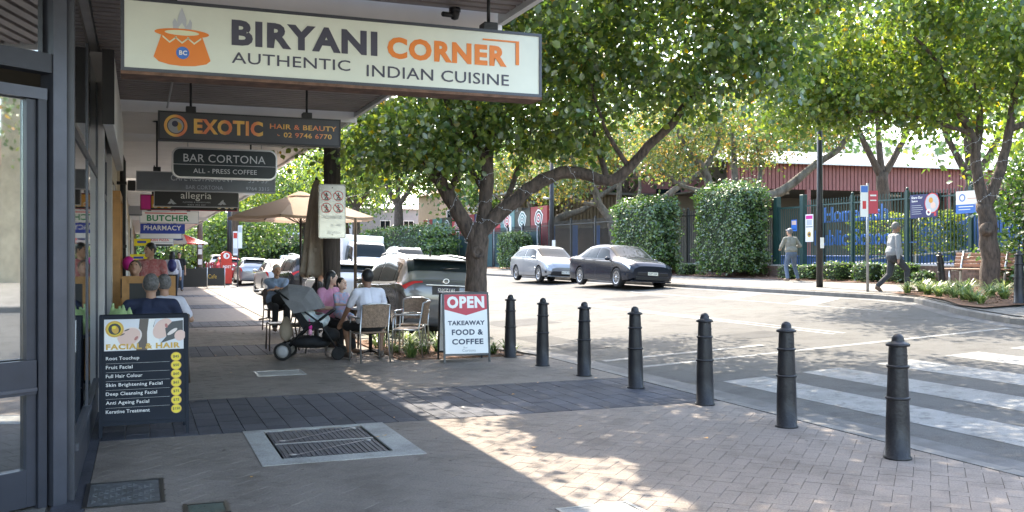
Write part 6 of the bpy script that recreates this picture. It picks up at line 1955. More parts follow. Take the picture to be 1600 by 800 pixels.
car('suv', 5.48, 20.05, zr(5.48), 0, 'paint_grey', 'dark grey SUV parked behind the tree with its rear to us', roll=-tilt, plate='DXZ16J', plate_col='ink', rails=True)
car('hatch', 5.35, 27.0, zr(5.35), 0, 'paint_white', 'white hatchback parked nose to tail ahead of the grey SUV', roll=-tilt, plate='CX 28 PL')
car('suv', 5.35, 33.4, zr(5.35), 0, 'paint_dark', 'dark SUV in the kerbside row behind the folded umbrella', roll=-tilt, detail=False, rails=True, ptxt=False)
car('sedan', 5.4, 40.5, zr(5.4), 0, 'paint_white', 'white sedan behind the grey haired man', roll=-tilt, detail=False, ptxt=False)
car('hatch', 5.75, 54.5, zr(5.5), 0, 'paint_silver', 'silver hatchback with yellow plate next to the red post box', roll=-tilt, plate_col='platey', plate='BH 31 TR')
car('hatch', 5.2, 64, zr(5.5), 0, 'paint_red', 'red car mostly hidden by the post box', roll=-tilt, detail=False, ptxt=False)
car('suv', 5.3, 71, zr(5.5), 0, 'paint_white', 'white SUV beyond the post box in the far kerbside row', roll=-tilt, detail=False, ptxt=False)
car('sedan', 8.9, 62, zr(8.5), 0, 'paint_blue', 'pale blue car driving away in the near lane', roll=-tilt, detail=False, ptxt=False)
car('sedan', 15.5, 29.6, zr(15.4) + .03, R(180 + 1), 'paint_black', 'glossy black sedan parked across the road facing us', roll=tilt, plate='EZP 22R')
car('hatch', 15.5, 36.0, zr(15.4) + .03, R(180), 'paint_silver', 'silver hatchback parked right behind the black sedan', roll=tilt, plate='BQ 95 FA').scale = (1, .94, 1)
car('suv', 13.6, 51.0, zr(13.4), R(180), 'paint_white', 'white SUV coming toward us, seen over the grey SUV roof', roll=tilt, detail=False, rails=True, ptxt=False)
car('suv', 13.5, 60.0, zr(13.4), R(180), 'paint_blue', 'dark blue car behind the oncoming white SUV', roll=tilt, detail=False, ptxt=False)
car('van', 9.9, 45.0, zr(9.9), R(180), 'paint_white', 'white utility with pale canopy box facing us', roll=tilt, detail=False, ptxt=False)
ut = [o for o in COL.objects if o.get('label', '').startswith('white utility')][0]
MB().box(-.98, -3.6, 1.0, .98, -.3, 2.35, 'soffit_pale', bev=.05).build('canopy_box', ut)

# ======================================================================
#                               PEOPLE
# ======================================================================
person('man in white t-shirt seated with his back to us', (3.17, 13.97, 0), R(8), pelvis=(0, -.04, .52), lean=.16, feet=[(-.17, .38, .085), (.30, .30, .085)],
       hands=[(-.30, .36, .58), (.26, .40, .70)], skin='skin_brown', hair='hair_black', top='shirt_white', bottom='cloth_black', legs='short', shoes='leather', head=(.25, -.1), H=1.76, khint=[(-.35, .6, 1), (.35, .6, 1)], voxel=.011)
person('woman with long black hair in a pink top facing us', (2.80, 15.30, 0), R(212), pelvis=(0, -.02, .53), lean=.12, feet=[(-.12, .45, .085), (.12, .42, .085)],
       hands=[(-.08, .30, .66), (.12, .32, .74)], skin='skin_pale', hair='hair_black', top='shirt_pink', bottom='cloth_black', long_hair=True, head=(.75, .05), H=1.64, khint=[(0, .5, 1), (0, .5, 1)], voxel=.011)
person('small child in blue floral clothes on the lap of the woman', (2.93, 14.98, 0), R(205), pelvis=(0, 0, .66), lean=.1, feet=[(-.07, .24, .36), (.08, .26, .34)],
       hands=[(-.05, .24, .78), (.06, .24, .80)], skin='skin_pale', hair='hair_black', top='shirt_floral', bottom='shirt_floral', legs='short', shoes='shoe_brown', head=(.1, -.3), H=1.02, khint=[(0, .5, 1), (0, .5, 1)], child=True, voxel=.010)
person('grey haired man in blue shirt sitting with crossed arms', (2.66, 20.33, 0), R(186), pelvis=(0, -.02, .53), lean=-.05, feet=[(-.1, .42, .085), (.14, .4, .085)],
       hands=[(.15, .27, .86), (-.16, .30, .82)], skin='skin', hair='hair_white', top='shirt_blue', bottom='trouser_grey', head=(.1, -.05), H=1.74, khint=[(0, .5, 1), (0, .5, 1)], heavy=1.1, ehint=[(-.9, -.1, -.5), (.9, -.1, -.5)])
person('person in black seated behind the folded umbrella', (3.15, 18.6, 0), R(250), pelvis=(0, -.02, .53), lean=.2, feet=[(-.1, .42, .085), (.14, .4, .085)],
       hands=[(-.2, .38, .76), (.1, .42, .76)], skin='skin', hair='hair_black', top='cloth_black', bottom='jeans', head=(0, 0), H=1.70, khint=[(0, .5, 1), (0, .5, 1)])
bistro_chair(3.15, 18.62, R(250), 'chair under the person dressed in black by the folded umbrella', 'leather', False, 'leather')
person('man in grey jacket, dark trousers and sunglasses walking right', (17.75, 18.95, zf(17.9) + .0), R(-108), pelvis=(0, 0, .86), lean=.02, feet=[(-.07, -.40, .12), (.07, .30, .085)],
       hands=[(-.30, .06, .78), (.29, -.02, .78)], skin='skin_brown', hair='hair_grey', top='jacket_grey', bottom='trouser_grey', sleeve='long', head=(0, .05), H=1.80, heavy=1.18, glasses=True)
person('man in grey jumper and jeans facing the school gate', (19.5, 25.3, zf(19.5)), R(-8), pelvis=(0, 0, .88), lean=.14, feet=[(-.18, -.10, .085), (.30, .10, .085)],
       hands=[(-.20, .34, 1.05), (.24, .26, 1.12)], skin='skin', hair='hair_grey', top='knit_grey', bottom='jeans', sleeve='long', head=(.3, -.2), H=1.72, cap=True)
person('stout man in navy shirt seated with his back to us', (.12, 11.75, 0), R(2), pelvis=(0, -.02, .50), lean=.16, feet=[(-.16, .40, .085), (.18, .4, .085)],
       hands=[(-.25, .42, .76), (.25, .42, .76)], skin='skin', hair='hair_grey', top='shirt_navy', bottom='trouser_grey', head=(.0, -.1), H=1.78, heavy=1.5, khint=[(0, .5, 1), (0, .5, 1)])
bistro_chair(.12, 11.78, R(2), 'chair carrying the stout man in navy', 'leather', False, 'leather')
person('person in white shirt seated just right of the man in navy', (.30, 12.6, 0), R(10), pelvis=(0, -.02, .52), lean=.2, feet=[(-.1, .42, .085), (.14, .4, .085)],
       hands=[(-.2, .38, .76), (.25, .36, .74)], skin='skin', hair='hair_grey', top='shirt_white', bottom='jeans', head=(0, -.1), H=1.70, khint=[(0, .5, 1), (0, .5, 1)])
bistro_chair(.30, 12.63, R(10), 'chair carrying the seated person in white', 'leather', False, 'leather')
cafe_table(-.16, 12.5, 'cafe table between the man in navy and the person in white', .65, 'frame_dark', .74, False)
person('bald headed person in dark clothes seated behind the blackboard', (-.06, 14.8, 0), R(170), pelvis=(0, -.02, .68), lean=.1, feet=[(-.1, .42, .085), (.14, .4, .085)],
       hands=[(-.2, .38, .76), (.2, .38, .76)], skin='skin', hair='timber_old', top='cloth_black', bottom='jeans', head=(0, -.5), H=1.74, khint=[(0, .5, 1), (0, .5, 1)])
bistro_chair(-.06, 14.85, R(170), 'chair behind the blackboard under the person in dark clothes', 'leather', False, 'leather')
person('standing man in red checked shirt looking left', (.18, 18.6, 0), R(160), pelvis=(0, 0, .90), feet=[(-.12, 0, .085), (.14, .05, .085)],
       hands=[(-.30, .1, .85), (.30, .05, .82)], skin='skin', hair='hair_black', top='shirt_red', bottom='trouser_grey', sleeve='long', head=(-.6, 0), H=1.84, heavy=1.15)
wk = person('walker in white top seen from behind with navy backpack', (1.0, 34, 0), R(-5), pelvis=(0, 0, .88), feet=[(-.1, -.15, .085), (.1, .18, .085)],
       hands=[(-.26, .08, .85), (.26, .05, .85)], skin='skin', hair='hair_black', top='shirt_white', bottom='cloth_black', sleeve='long', head=(0, 0), H=1.66, long_hair=True)
o = skinned('backpack', [('e', (0, 0, 0), (.15, .09, .22)), ('e', (0, -.05, -.06), (.12, .07, .12))], 'navy', None, .016, 2); o.location = (.99, 33.80, 1.22); tag(o, 'navy backpack worn by the walker in white', 'backpack')
person('distant pedestrian dressed in dark clothes behind the backpack walker', (1.55, 43, 0), R(175), pelvis=(0, 0, .88), feet=[(-.1, -.1, .085), (.1, .1, .085)],
       skin='skin', hair='hair_black', top='cloth_black', bottom='jeans', H=1.68, voxel=.016)
o = MB().ell((0, 0, 0), (.09, .09, .11), 'magenta', 16, 12).build('balloon'); o.location = (-.16, 15.3, 1.45); tag(o, 'pink balloon beside the head of the person behind the blackboard', 'balloon')
# displays by the far doors
for x, y, z0, z1, m, lb, nm in ((.1, 36.5, 1.35, 1.6, 'yellow', 'yellow price flag sign hanging at the far shop door', 'shop_flag'), (.0, 33.0, .8, 1.05, 'yellow', 'yellow and blue poster by the shop doorway', 'shop_poster')):
    r = empty(nm, (x - .3, y, 0), 0, lb, 'sign'); MB().box(0, 0, z0 + .55, .55, .03, z1 + .55, m).build('panel', r); MB().tube([(.05, .015, 0), (.05, .015, z1 + .55)], .012, 'iron', 6).build('stand', r); MB().box(.1, -.004, z0 + .65, .4, -.001, z0 + .72, 'blue').build('print', r)
for k, (x, y) in enumerate(((2.1, 46.0), (3.0, 47.5), (2.5, 50.0))):
    r = empty('cafe_screen', (x, y, 0), 0, ['dark canvas cafe barrier nearest the umbrella tables', 'dark barrier with gold mark by the far tables', 'rear dark barrier under the red umbrella'][k], 'barrier')
    MB().box(-.55, -.01, .1, .75, .01, .95, 'sign_black').build('canvas', r)
    for xx in (-.57, .77): MB().tube([(xx, 0, 0), (xx, 0, 1.0)], .02, 'alu', 8).build('post', r)
    if k == 1: fit_text('Cafe', .0, .4, .45, .65, -.014, 'gold', r, 0)
r = empty('potted_plant', (1.75, 48.5, 0), 0, 'tall potted palm beside the far barriers', 'plant')
MB().lathe([(0, 0), (.22, 0), (.28, .5), (.24, .5), (.22, .45), (0, .45)], 'black', 16).build('pot', r)
o = leaf_mesh('foliage', crown_points([(0, 0, 1.2, .5, .5, .6, 1)], 260, .1, 6), .28, 'leaf_strap', .2, True, r)
r = empty('red_bench_frame', (3.7, 56.5, 0), 0, 'maroon slatted screen beside the brown pole', 'screen')
for k in range(5): MB().box(-.25 + k * .13, 0, .1, -.17 + k * .13, .04, 1.15, 'maroon').build('slat', r)
MB().box(-.27, .041, .3, .45, .07, .38, 'maroon').build('rail', r)

# ======================================================================
#                          TREES AND PLANTS
# ======================================================================
def tree(name, x, y, z, label, limbs, blobs, n, size, leaf, bark='bark', clump=.3, per=14, simple=False, droop=.6, group=None, cat='tree', hollow=.35, keep=None):
    r = empty(name, (x, y, z), 0, label, cat, group)
    first = True
    for pts, r0, r1 in limbs:
        b = MB(); limb(b, pts, r0, r1, bark, 14 if r0 > .12 else 8, wob=r0 * .10); b.build('trunk' if first else 'branch', r); first = False
    if n:
        P = crown_points(blobs, n, clump, per, hollow)
        if keep is not None: P = P[keep(P)]
        leaf_mesh('crown', P, size, leaf, droop, simple, r)
    return r
# main tree; limb and crown coordinates are relative to its base
X0, Y0 = 5.27, 15.14
L_main = [
 ([(0, 0, -.05), (-.01, 0, .5), (.0, .0, 1.1), (.02, 0, 1.7), (.06, 0, 2.05)], .195, .17),
 ([(.02, 0, 1.75), (-.22, .05, 2.15), (-.50, .15, 2.65), (-.68, .2, 2.95), (-.76, .2, 3.12)], .13, .11),
 ([(.06, 0, 1.9), (.18, .05, 2.5), (.22, .1, 3.2), (.35, .2, 4.0), (.2, .3, 5.2), (.4, .3, 6.6)], .135, .055),
 ([(.05, 0, 1.95), (.42, -.12, 2.32), (.80, -.30, 2.66), (1.20, -.48, 2.92), (1.62, -.66, 2.96), (1.98, -.90, 2.80), (2.3, -1.05, 3.02), (2.55, -1.3, 3.38), (2.85, -1.55, 3.75), (3.3, -2.0, 4.6), (3.9, -2.4, 5.6)], .135, .05),
 ([(-.5, .15, 2.6), (-.35, -.1, 3.0), (-.6, -.4, 3.9), (-1.1, -.6, 4.9)], .07, .03),
 ([(.22, .1, 3.1), (-.3, -.3, 3.9), (-1.0, -1.0, 4.6), (-1.6, -1.5, 5.2)], .07, .03),
 ([(.3, .2, 3.9), (.9, -.4, 4.5), (1.4, -1.4, 5.2), (1.8, -2.4, 5.8)], .08, .03),
 ([(1.98, -.90, 2.85), (2.0, -.6, 3.3), (1.9, -.5, 3.9), (2.1, -.3, 4.9)], .06, .025),
 ([(2.3, -1.05, 3.05), (1.7, -1.4, 3.6), (1.2, -1.9, 4.2)], .045, .02),
 ([(.2, .1, 2.6), (-.1, .5, 3.3), (-.6, 1.0, 4.2)], .06, .03),
 ([(.42, -.12, 2.35), (.8, .3, 2.9), (1.3, .8, 3.8), (1.9, 1.2, 4.8)], .06, .025)]
B_main = [(-.6, 0, 4.3, 1.7, 1.9, 1.35, 1.25), (.9, -.6, 4.5, 2.0, 2.0, 1.1, 1.4), (-.9, .3, 3.5, 1.25, 1.3, .75, .85), (-1.5, 2.2, 4.0, 1.3, 1.5, 1.2, .8), (2.6, -1.9, 5.0, 1.8, 1.9, 1.2, 1.3), (0.4, -2.0, 5.6, 2.2, 1.9, 1.3, 1.1),
          (3.6, -3.4, 6.0, 1.8, 1.9, 1.1, .95), (-.2, 1.0, 6.4, 2.5, 2.2, 1.4, 1.0), (3.0, .4, 6.2, 2.2, 2.0, 1.4, .9), (-1.0, -1.6, 5.6, 1.5, 1.6, 1.0, .7), (1.6, -4.2, 6.3, 2.0, 1.6, .9, .6), (4.9, -2.0, 6.3, 1.5, 1.8, 1.1, .6),
          (1.5, -.3, 3.6, .9, .9, .45, .25), (3.3, -3.0, 4.4, 1.0, 1.2, .55, .35),
          (.6, -4.6, 6.6, 1.8, 1.6, .8, .9), (3.2, -5.0, 7.2, 2.0, 1.6, .9, .9), (.9, -2.6, 7.6, 2.2, 1.8, 1.0, .9), (4.2, -1.5, 7.8, 2.4, 2.2, 1.0, .9), (5.2, -4.5, 7.0, 1.7, 1.7, .9, .7), (-.7, -4.3, 5.5, 1.2, 1.5, .8, .5), (3.0, 3.2, 5.6, 1.7, 1.7, 1.1, .9), (1.2, 3.4, 6.0, 1.5, 1.6, 1.1, .6), (-.4, -1.8, 8.0, 1.7, 1.8, .9, 1.0), (1.0, -5.8, 6.4, 1.5, 1.2, .7, .6)]
def sun_gap_and_trim(P):
    # leaves dropped to shape a sun strip on the paving; crown clears the awning
    wx, wy, wz = P[:, 0] + X0, P[:, 1] + Y0, P[:, 2]
    sx_, sy_ = wx - .146 * wz, wy - .825 * wz
    wig = .18 * np.sin(sy_ * 2.3) + .12 * np.sin(sy_ * 5.1)
    gap = (sx_ > 2.2) & (sx_ < 3.25 + wig) & (sy_ > 4.6) & (sy_ < 9.8)
    return ~(gap & (rng.random(len(P)) < .93)) & ~((wx < 3.25) & (wz > 3.3) & (wy < 17.5))
main = tree('street_tree', X0, Y0, 0, 'big street tree with forked trunk and long sweeping limb by the takeaway board', L_main, B_main, 92000, .115, 'leaf_main', 'bark', .20, 22, keep=sun_gap_and_trim)
# cut stub and knot on the trunk
MB().lathe([(0, .02), (.10, .02), (.15, .0), (.165, -.06)], 'bark', 18, Matrix.Translation((-.79, .2, 3.17)) @ Matrix.Rotation(R(-35), 4, 'Y') @ Matrix.Scale(.86, 4)).build('cut_stub', main)
Mk = Matrix.Translation((-.04, -.165, 1.62)) @ Matrix.Rotation(R(80), 4, 'X')
b = MB()
b.lathe([(.03, -.015), (.05, .02), (.075, .045), (.10, .035), (.115, -.02)], 'bark', 20, Mk); b.lathe([(0, -.02), (.045, .0)], 'rubber', 16, Mk); b.build('knot', main)
def fairy_lights(pts, label, jitter=.03, n=60, wraps=None):
    r = empty('string_lights', pts[0], 0, label, 'string lights')
    o0 = Vector(pts[0]); P = [Vector(p) - o0 for p in pts]
    MB().tube(P, .004, 'grey', 4, smooth=False).build('cable', r)
    b = MB(); seg = [(P[i + 1] - P[i]).length for i in range(len(P) - 1)]; tot = sum(seg)
    for k in range(n):
        t = tot * (k + .5) / n; i = 0
        while i < len(seg) - 1 and t > seg[i]: t -= seg[i]; i += 1
        p = P[i].lerp(P[i + 1], t / seg[i]) + Vector((random.uniform(-jitter, jitter), random.uniform(-jitter, jitter), random.uniform(-jitter, jitter)))
        b.ell(p, (.008, .008, .010), 'flamegrey', 5, 4)
    b.build('bulbs', r, kind='stuff')
    return r
def helix(base, path, r0, r1, turns, k=14):
    P = [Vector(p) + Vector(base) for p in path]; out = []
    N = int(turns * k)
    for i in range(N + 1):
        t = i / N * (len(P) - 1); j = min(int(t), len(P) - 2); c = P[j].lerp(P[j + 1], t - j)
        d = (P[j + 1] - P[j]).normalized(); x = d.orthogonal().normalized(); y = d.cross(x)
        q = 2 * math.pi * i / k + random.uniform(-.2, .2); rr = (r0 + (r1 - r0) * i / N)
        out.append(c + (x * math.cos(q) + y * math.sin(q)) * rr + Vector((0, 0, random.uniform(-.03, .03))))
    return out
fairy_lights(helix((X0, Y0, 0), L_main[1][0], .155, .135, 4), 'fairy lights wound round the short left limb of the big tree')
fairy_lights(helix((X0, Y0, 0), L_main[2][0][:4], .155, .13, 5), 'fairy lights wound round the middle limb of the big tree')
fairy_lights(helix((X0, Y0, 0), L_main[3][0][:6], .18, .13, 6), 'fairy lights wound round the sweeping right limb of the big tree')
fairy_lights([(4.4, 15.4, 3.0), (3.9, 17.5, 2.72), (3.6, 20, 2.68), (3.4, 21.2, 2.8)], 'fairy lights slung between the big tree and the open umbrella', n=40)
# right tree
X1, Y1 = 19.2, 17.35; z1_ = zf(19.2)
L_r = [
 ([(0, 0, -.05), (.02, 0, .7), (-.05, 0, 1.5), (-.16, 0, 2.1)], .235, .185),
 ([(-.16, 0, 2.0), (-.30, .1, 2.9), (-.42, .15, 3.8), (-.9, .3, 4.6), (-1.7, .5, 5.6)], .145, .06),
 ([(-.14, 0, 2.0), (.22, -.1, 2.9), (.40, -.2, 3.8), (.50, -.3, 5.0), (.4, -.5, 6.5)], .14, .06),
 ([(-.35, .1, 3.2), (-.1, .2, 4.2), (-.2, .3, 5.5)], .11, .05), ([(.4, -.2, 3.9), (1.2, -.6, 4.2), (2.2, -1.2, 4.6)], .09, .05),
 ([(-.42, .15, 3.8), (-1.5, .4, 4.1), (-2.8, .7, 4.3), (-3.9, 1.2, 4.2)], .06, .025), ([(-.9, .3, 4.6), (-2.2, -.6, 5.2), (-3.5, -1.2, 5.6)], .06, .03)]
B_r = [(-.6, .3, 5.6, 2.3, 2.2, 1.3, 1.2), (-3.0, .9, 5.0, 2.0, 1.8, 1.0, 1.0), (-4.3, 1.6, 4.6, 1.4, 1.4, .75, .6), (1.6, -.8, 5.9, 2.3, 2.0, 1.4, 1.0), (-1.8, -1.6, 6.4, 2.5, 2.0, 1.3, 1.0), (-3.6, -1.4, 7.2, 2.2, 2.0, 1.3, .8),
       (0, 0, 7.6, 3, 2.6, 1.5, 1.0), (-3.4, 2.8, 6.0, 2.2, 2.0, 1.4, .9), (-1.4, .4, 4.2, 1.3, 1.2, .5, .3), (-5.2, .4, 6.1, 1.4, 1.6, 1.0, .5), (3.2, -2.4, 5.4, 1.8, 1.6, 1.2, .6)]
leafmat('leaf_lime2', [(0.0, (0.035, 0.085, 0.018)), (0.4, (0.085, 0.15, 0.028)), (0.8, (0.15, 0.21, 0.035)), (0.99, (0.2, 0.24, 0.04)), (1.0, (0.34, 0.24, 0.03))], 0.5, 0.08)
rt_ = tree('street_tree', X1, Y1, z1_, 'tall street tree with forked trunk and cut knot beside the bench', L_r, B_r, 36000, .15, 'leaf_lime2', 'bark', .26, 20)
b = MB(); Mk = Matrix.Translation((-.30, -.22, 1.5)) @ Matrix.Rotation(R(70), 4, 'X') @ Matrix.Rotation(R(-30), 4, 'Y')
b.lathe([(0, .03), (.07, .05), (.11, .06), (.15, .02), (.17, -.10)], 'bark', 20, Mk); b.build('knot', rt_)
fairy_lights(helix((X1, Y1, z1_), L_r[1][0][:3], .21, .17, 4), 'fairy lights round the left fork of the tree by the bench')
fairy_lights(helix((X1, Y1, z1_), L_r[2][0][:3], .21, .17, 4), 'fairy lights round the right fork of the tree by the bench')
# garden bed round the main tree
r = empty('garden_bed', (0, 0, 0), 0, 'mulched bed of strappy plants round the foot of the big tree', 'garden bed')
MB().prism([(3.62, 13.86), (5.6, 13.86), (5.35, 14.8), (4.75, 15.9), (4.2, 16.9), (4.1, 17.3), (3.62, 17.3)], -.1, .015, 'mulch').build('mulch', r)
b = MB()
for _ in range(1800):
    x, y = random.uniform(3.65, 5.6), random.uniform(13.9, 17.1)
    if x > 5.6 - max(0, (y - 13.9)) * .55: continue
    s_ = random.uniform(.02, .055); a = random.uniform(0, 6.28); z_ = random.uniform(.016, .05)
    b.add([(x, y, z_), (x + s_ * math.cos(a), y + s_ * math.sin(a), z_ + random.uniform(0, .02)), (x - s_ * .5 * math.sin(a), y + s_ * .5 * math.cos(a), z_ + .008)], [(0, 1, 2)], 'mulch')
b.build('bark_chips', r, kind='stuff')
def strap_plant(x, y, z, s, label, group=None, n=55):
    r = empty('strap_plant', (x, y, z), 0, label, 'plant', group); b = MB()
    for _ in range(n):
        a = random.uniform(0, 6.28); L = s * random.uniform(.6, 1.1); w = .012 + .008 * random.random(); up = random.uniform(.6, 1.0); bx, by = random.uniform(-.05, .05), random.uniform(-.05, .05)
        ca, sa = math.cos(a), math.sin(a); pts = []
        for t in (0, .35, .7, 1.0):
            d = L * t * (1.05 - .5 * up) * (.6 + .5 * t); h = L * up * (t - .55 * t * t * t)
            ww = w * (1 - t * .9); pts.append((bx + d * ca - ww * sa, by + d * sa + ww * ca, h)); pts.append((bx + d * ca + ww * sa, by + d * sa - ww * ca, h))
        b.add(pts, [(0, 1, 3, 2), (2, 3, 5, 4), (4, 5, 7, 6)], 'leaf_strap')
    b.build('leaves', r, kind='stuff'); return r
bedp = [(3.85, 14.1), (4.15, 14.5), (3.8, 14.9), (4.2, 15.5), (3.75, 15.8), (4.95, 14.05), (5.2, 14.2), (5.42, 14.0), (5.0, 14.9), (4.5, 14.8), (4.7, 15.6), (3.9, 16.7), (4.4, 16.3)]
for i, (x, y) in enumerate(bedp): strap_plant(x, y, .01, .42 + .12 * random.random(), 'one of the green strappy plants in the bed under the big tree', 'strappy plants in the near bed')
fb = [(16.75, 17.75), (16.5, 17.0), (16.15, 16.35), (17.3, 17.2), (17.0, 16.5), (16.5, 15.6), (15.95, 15.5), (15.7, 14.9), (16.4, 14.8), (17.2, 15.5), (17.9, 16.8), (18.1, 16.0), (15.3, 14.5), (16.0, 14.1), (17.0, 14.4), (18.6, 15.6), (15.0, 14.05), (18.3, 17.9), (17.6, 17.9)]
for i, (x, y) in enumerate(fb):
    x = max(x, edge_x(far, y) + .5)
    strap_plant(x, y, zfar(x, y) + .03, .5 + .2 * random.random(), 'one of the arching strappy plants in the bed across the road', 'strappy plants in the far bed', 60)
r = empty('garden_bed', (0, 0, 0), 0, 'mulched bed with strappy plants round the tree across the road', 'garden bed')
b = MB()
pts = [(16.6, 18.3), (15.75, 16.4), (14.5, 15.2), (13.9, 14.4), (14.0, 13.4), (19.8, 13.4), (19.8, 18.3)]
b.add([(x, y, zfar(x, y) + .03) for x, y in [(16.95, 18.2), (16.6, 16.9), (15.95, 15.6), (15.15, 14.4), (14.9, 13.6), (17.2, 13.6), (17.2, 18.2)]], [tuple(range(7))], 'mulch')
b.add([(17.2, 13.6, zf(17.2) + .03), (19.8, 13.6, zf(19.8) + .03), (19.8, 18.2, zf(19.8) + .03), (17.2, 18.2, zf(17.2) + .03)], [(0, 1, 2, 3)], 'mulch')
for _ in range(2500):
    x, y = random.uniform(14.6, 19.6), random.uniform(13.7, 18.1)
    if x < edge_x(far, y) + .4: continue
    s_ = random.uniform(.03, .08); a = random.uniform(0, 6.28); z_ = zfar(x, y) + random.uniform(.035, .07)
    b.add([(x, y, z_), (x + s_ * math.cos(a), y + s_ * math.sin(a), z_ + .02), (x - s_ * .5 * math.sin(a), y + s_ * .5 * math.cos(a), z_ + .01)], [(0, 1, 2)], 'mulch')
b.build('mulch', r, kind='stuff')

def hedge(x0, y0, x1, y1, z0, z1, label, n, size=.11, leaf='leaf_hedge', name='hedge', shape=.8, cat='hedge', core=True):
    cx, cy = (x0 + x1) / 2, (y0 + y1) / 2
    r = empty(name, (cx, cy, z0), 0, label, cat)
    hx, hy, h = (x1 - x0) / 2, (y1 - y0) / 2, z1 - z0
    P = rng.uniform(-1, 1, (n, 3)); ax = rng.integers(0, 5, n)
    # points on box faces, rounded
    P[ax == 0, 0] = -1; P[ax == 1, 0] = 1; P[ax == 2, 1] = -1; P[ax == 3, 1] = 1; P[ax == 4, 2] = 1
    l = (np.abs(P) ** 6).sum(1) ** (1 / 6); P = P / np.maximum(l, 1e-3)[:, None]
    N_ = np.sign(P) * np.abs(P) ** 5; N_ /= np.linalg.norm(N_, axis=1)[:, None]
    bump = 1 + .06 * np.sin(P[:, 0] * 7 + P[:, 2] * 5) * np.cos(P[:, 1] * 8 + cx) + .05 * np.sin(P[:, 1] * 13 + P[:, 2] * 11) + .04 * np.sin(P[:, 2] * 23 + P[:, 1] * 19)
    P = P * bump[:, None] * (rng.uniform(.84, 1.04, n) + .10 * (rng.random(n) > .985))[:, None]
    Q = np.stack([P[:, 0] * hx, P[:, 1] * hy, h / 2 + P[:, 2] * h / 2], 1)
    Q[:, 2] = np.maximum(Q[:, 2], .05)
    leaf_mesh('foliage', Q, size, leaf, .1, True, r, normals=N_ * .9)
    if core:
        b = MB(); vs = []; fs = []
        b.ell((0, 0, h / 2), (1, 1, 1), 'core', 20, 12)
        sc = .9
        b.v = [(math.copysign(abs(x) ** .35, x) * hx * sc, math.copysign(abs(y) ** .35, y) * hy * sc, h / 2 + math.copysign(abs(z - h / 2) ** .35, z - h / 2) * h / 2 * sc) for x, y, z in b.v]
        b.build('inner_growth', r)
    return r
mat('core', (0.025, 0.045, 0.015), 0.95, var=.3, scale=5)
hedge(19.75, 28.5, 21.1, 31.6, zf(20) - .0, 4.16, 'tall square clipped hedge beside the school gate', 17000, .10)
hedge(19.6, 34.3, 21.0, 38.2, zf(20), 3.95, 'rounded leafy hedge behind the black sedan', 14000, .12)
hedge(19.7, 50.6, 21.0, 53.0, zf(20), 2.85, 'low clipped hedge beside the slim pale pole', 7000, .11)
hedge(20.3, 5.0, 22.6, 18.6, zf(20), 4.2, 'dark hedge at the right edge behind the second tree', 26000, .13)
hedge(17.8, 62, 20.5, 84, .4, 3.7, 'long green hedge in the distance beyond the grey SUV', 12000, .2)
hedge(8.5, 88, 17, 96, .0, 2.9, 'far green hedge at the bend behind the parked cars', 7000, .25)
hedge(3.0, 92, 8.5, 110, .0, 4.2, 'pale green shrubs at the far end of the street', 9000, .28, 'leaf_lime')
hedge(-3, 100, 3, 120, 0, 3.2, 'dense shrubs under the railway at the end of the street', 7000, .28)
for i, (x, y, s_) in enumerate([(20.5, 26.6, .42), (20.5, 24.3, .5), (20.5, 22.9, .5), (20.5, 21.6, .5), (20.45, 20.7, .3), (20.3, 32.9, .4), (20.45, 25.55, .42)]):
    hedge(x - s_ * .8, y - s_ * .8, x + s_ * .8, y + s_ * .8, zf(20) + .02, zf(20) + s_ * 1.2, ['small shrub at the foot of the square hedge', 'round shrub left of the black pole', 'round shrub right of the black pole', 'round shrub between bus sign and walking man', 'small round shrub beside the brick wall end', 'tiny shrub between the two tall hedges', 'little shrub squeezed beside the black pole'][i], int(1500 * s_), .08, 'leaf_far' if i % 2 else 'leaf_hedge', 'round_shrub', cat='shrub')
hedge(22.55, 21.6, 23.0, 26.2, 1.5, 2.9, 'bright yellow green shrubs behind the school name', 4200, .11, 'leaf_lime', core=False)
# figs and other trees behind the fence
gnarl = lambda s=1.0: [([(0, 0, -.1), (.05, 0, 1.4), (-.05, .1, 2.8)], .42 * s, .34 * s), ([(-.05, .1, 2.6), (-.9, .2, 3.6), (-1.3, .2, 4.6), (-2.4, .1, 5.6), (-3.0, 0, 7.0)], .24 * s, .09 * s),
                       ([(0, .1, 2.6), (1.0, -.3, 3.3), (2.2, -.6, 3.7), (3.4, -1.0, 4.7), (4.6, -1.3, 5.5), (5.4, -1.5, 6.6)], .27 * s, .10 * s), ([(0, 0, 2.7), (.3, .2, 4.2), (.2, .3, 6.5)], .22 * s, .08 * s), ([(-1.3, .2, 4.6), (-.6, .3, 5.6), (-.3, .3, 7)], .14 * s, .05 * s),
                       ([(1.0, -.3, 3.3), (1.5, 0, 4.6), (1.4, .2, 6)], .14 * s, .05 * s), ([(-.9, .2, 3.6), (-2.3, .5, 3.9), (-3.6, .5, 4.8)], .13 * s, .05 * s)]
tree('fig_tree', 24.2, 35.5, .7, 'pale gnarled fig with crossing limbs above the square hedge', gnarl(1.0), [(-2.6, 0, 6.4, 2.2, 2, 1.4, 1), (0, 0, 7.2, 2.5, 2.2, 1.4, 1), (3.6, -1, 6.8, 2.3, 2, 1.2, 1), (-3.4, .5, 5.0, 1.4, 1.4, .8, .5), (1.2, .2, 5.4, 1.4, 1.2, .6, .35)], 13000, .17, 'leaf_fig', 'bark_grey', .4, 8, True)
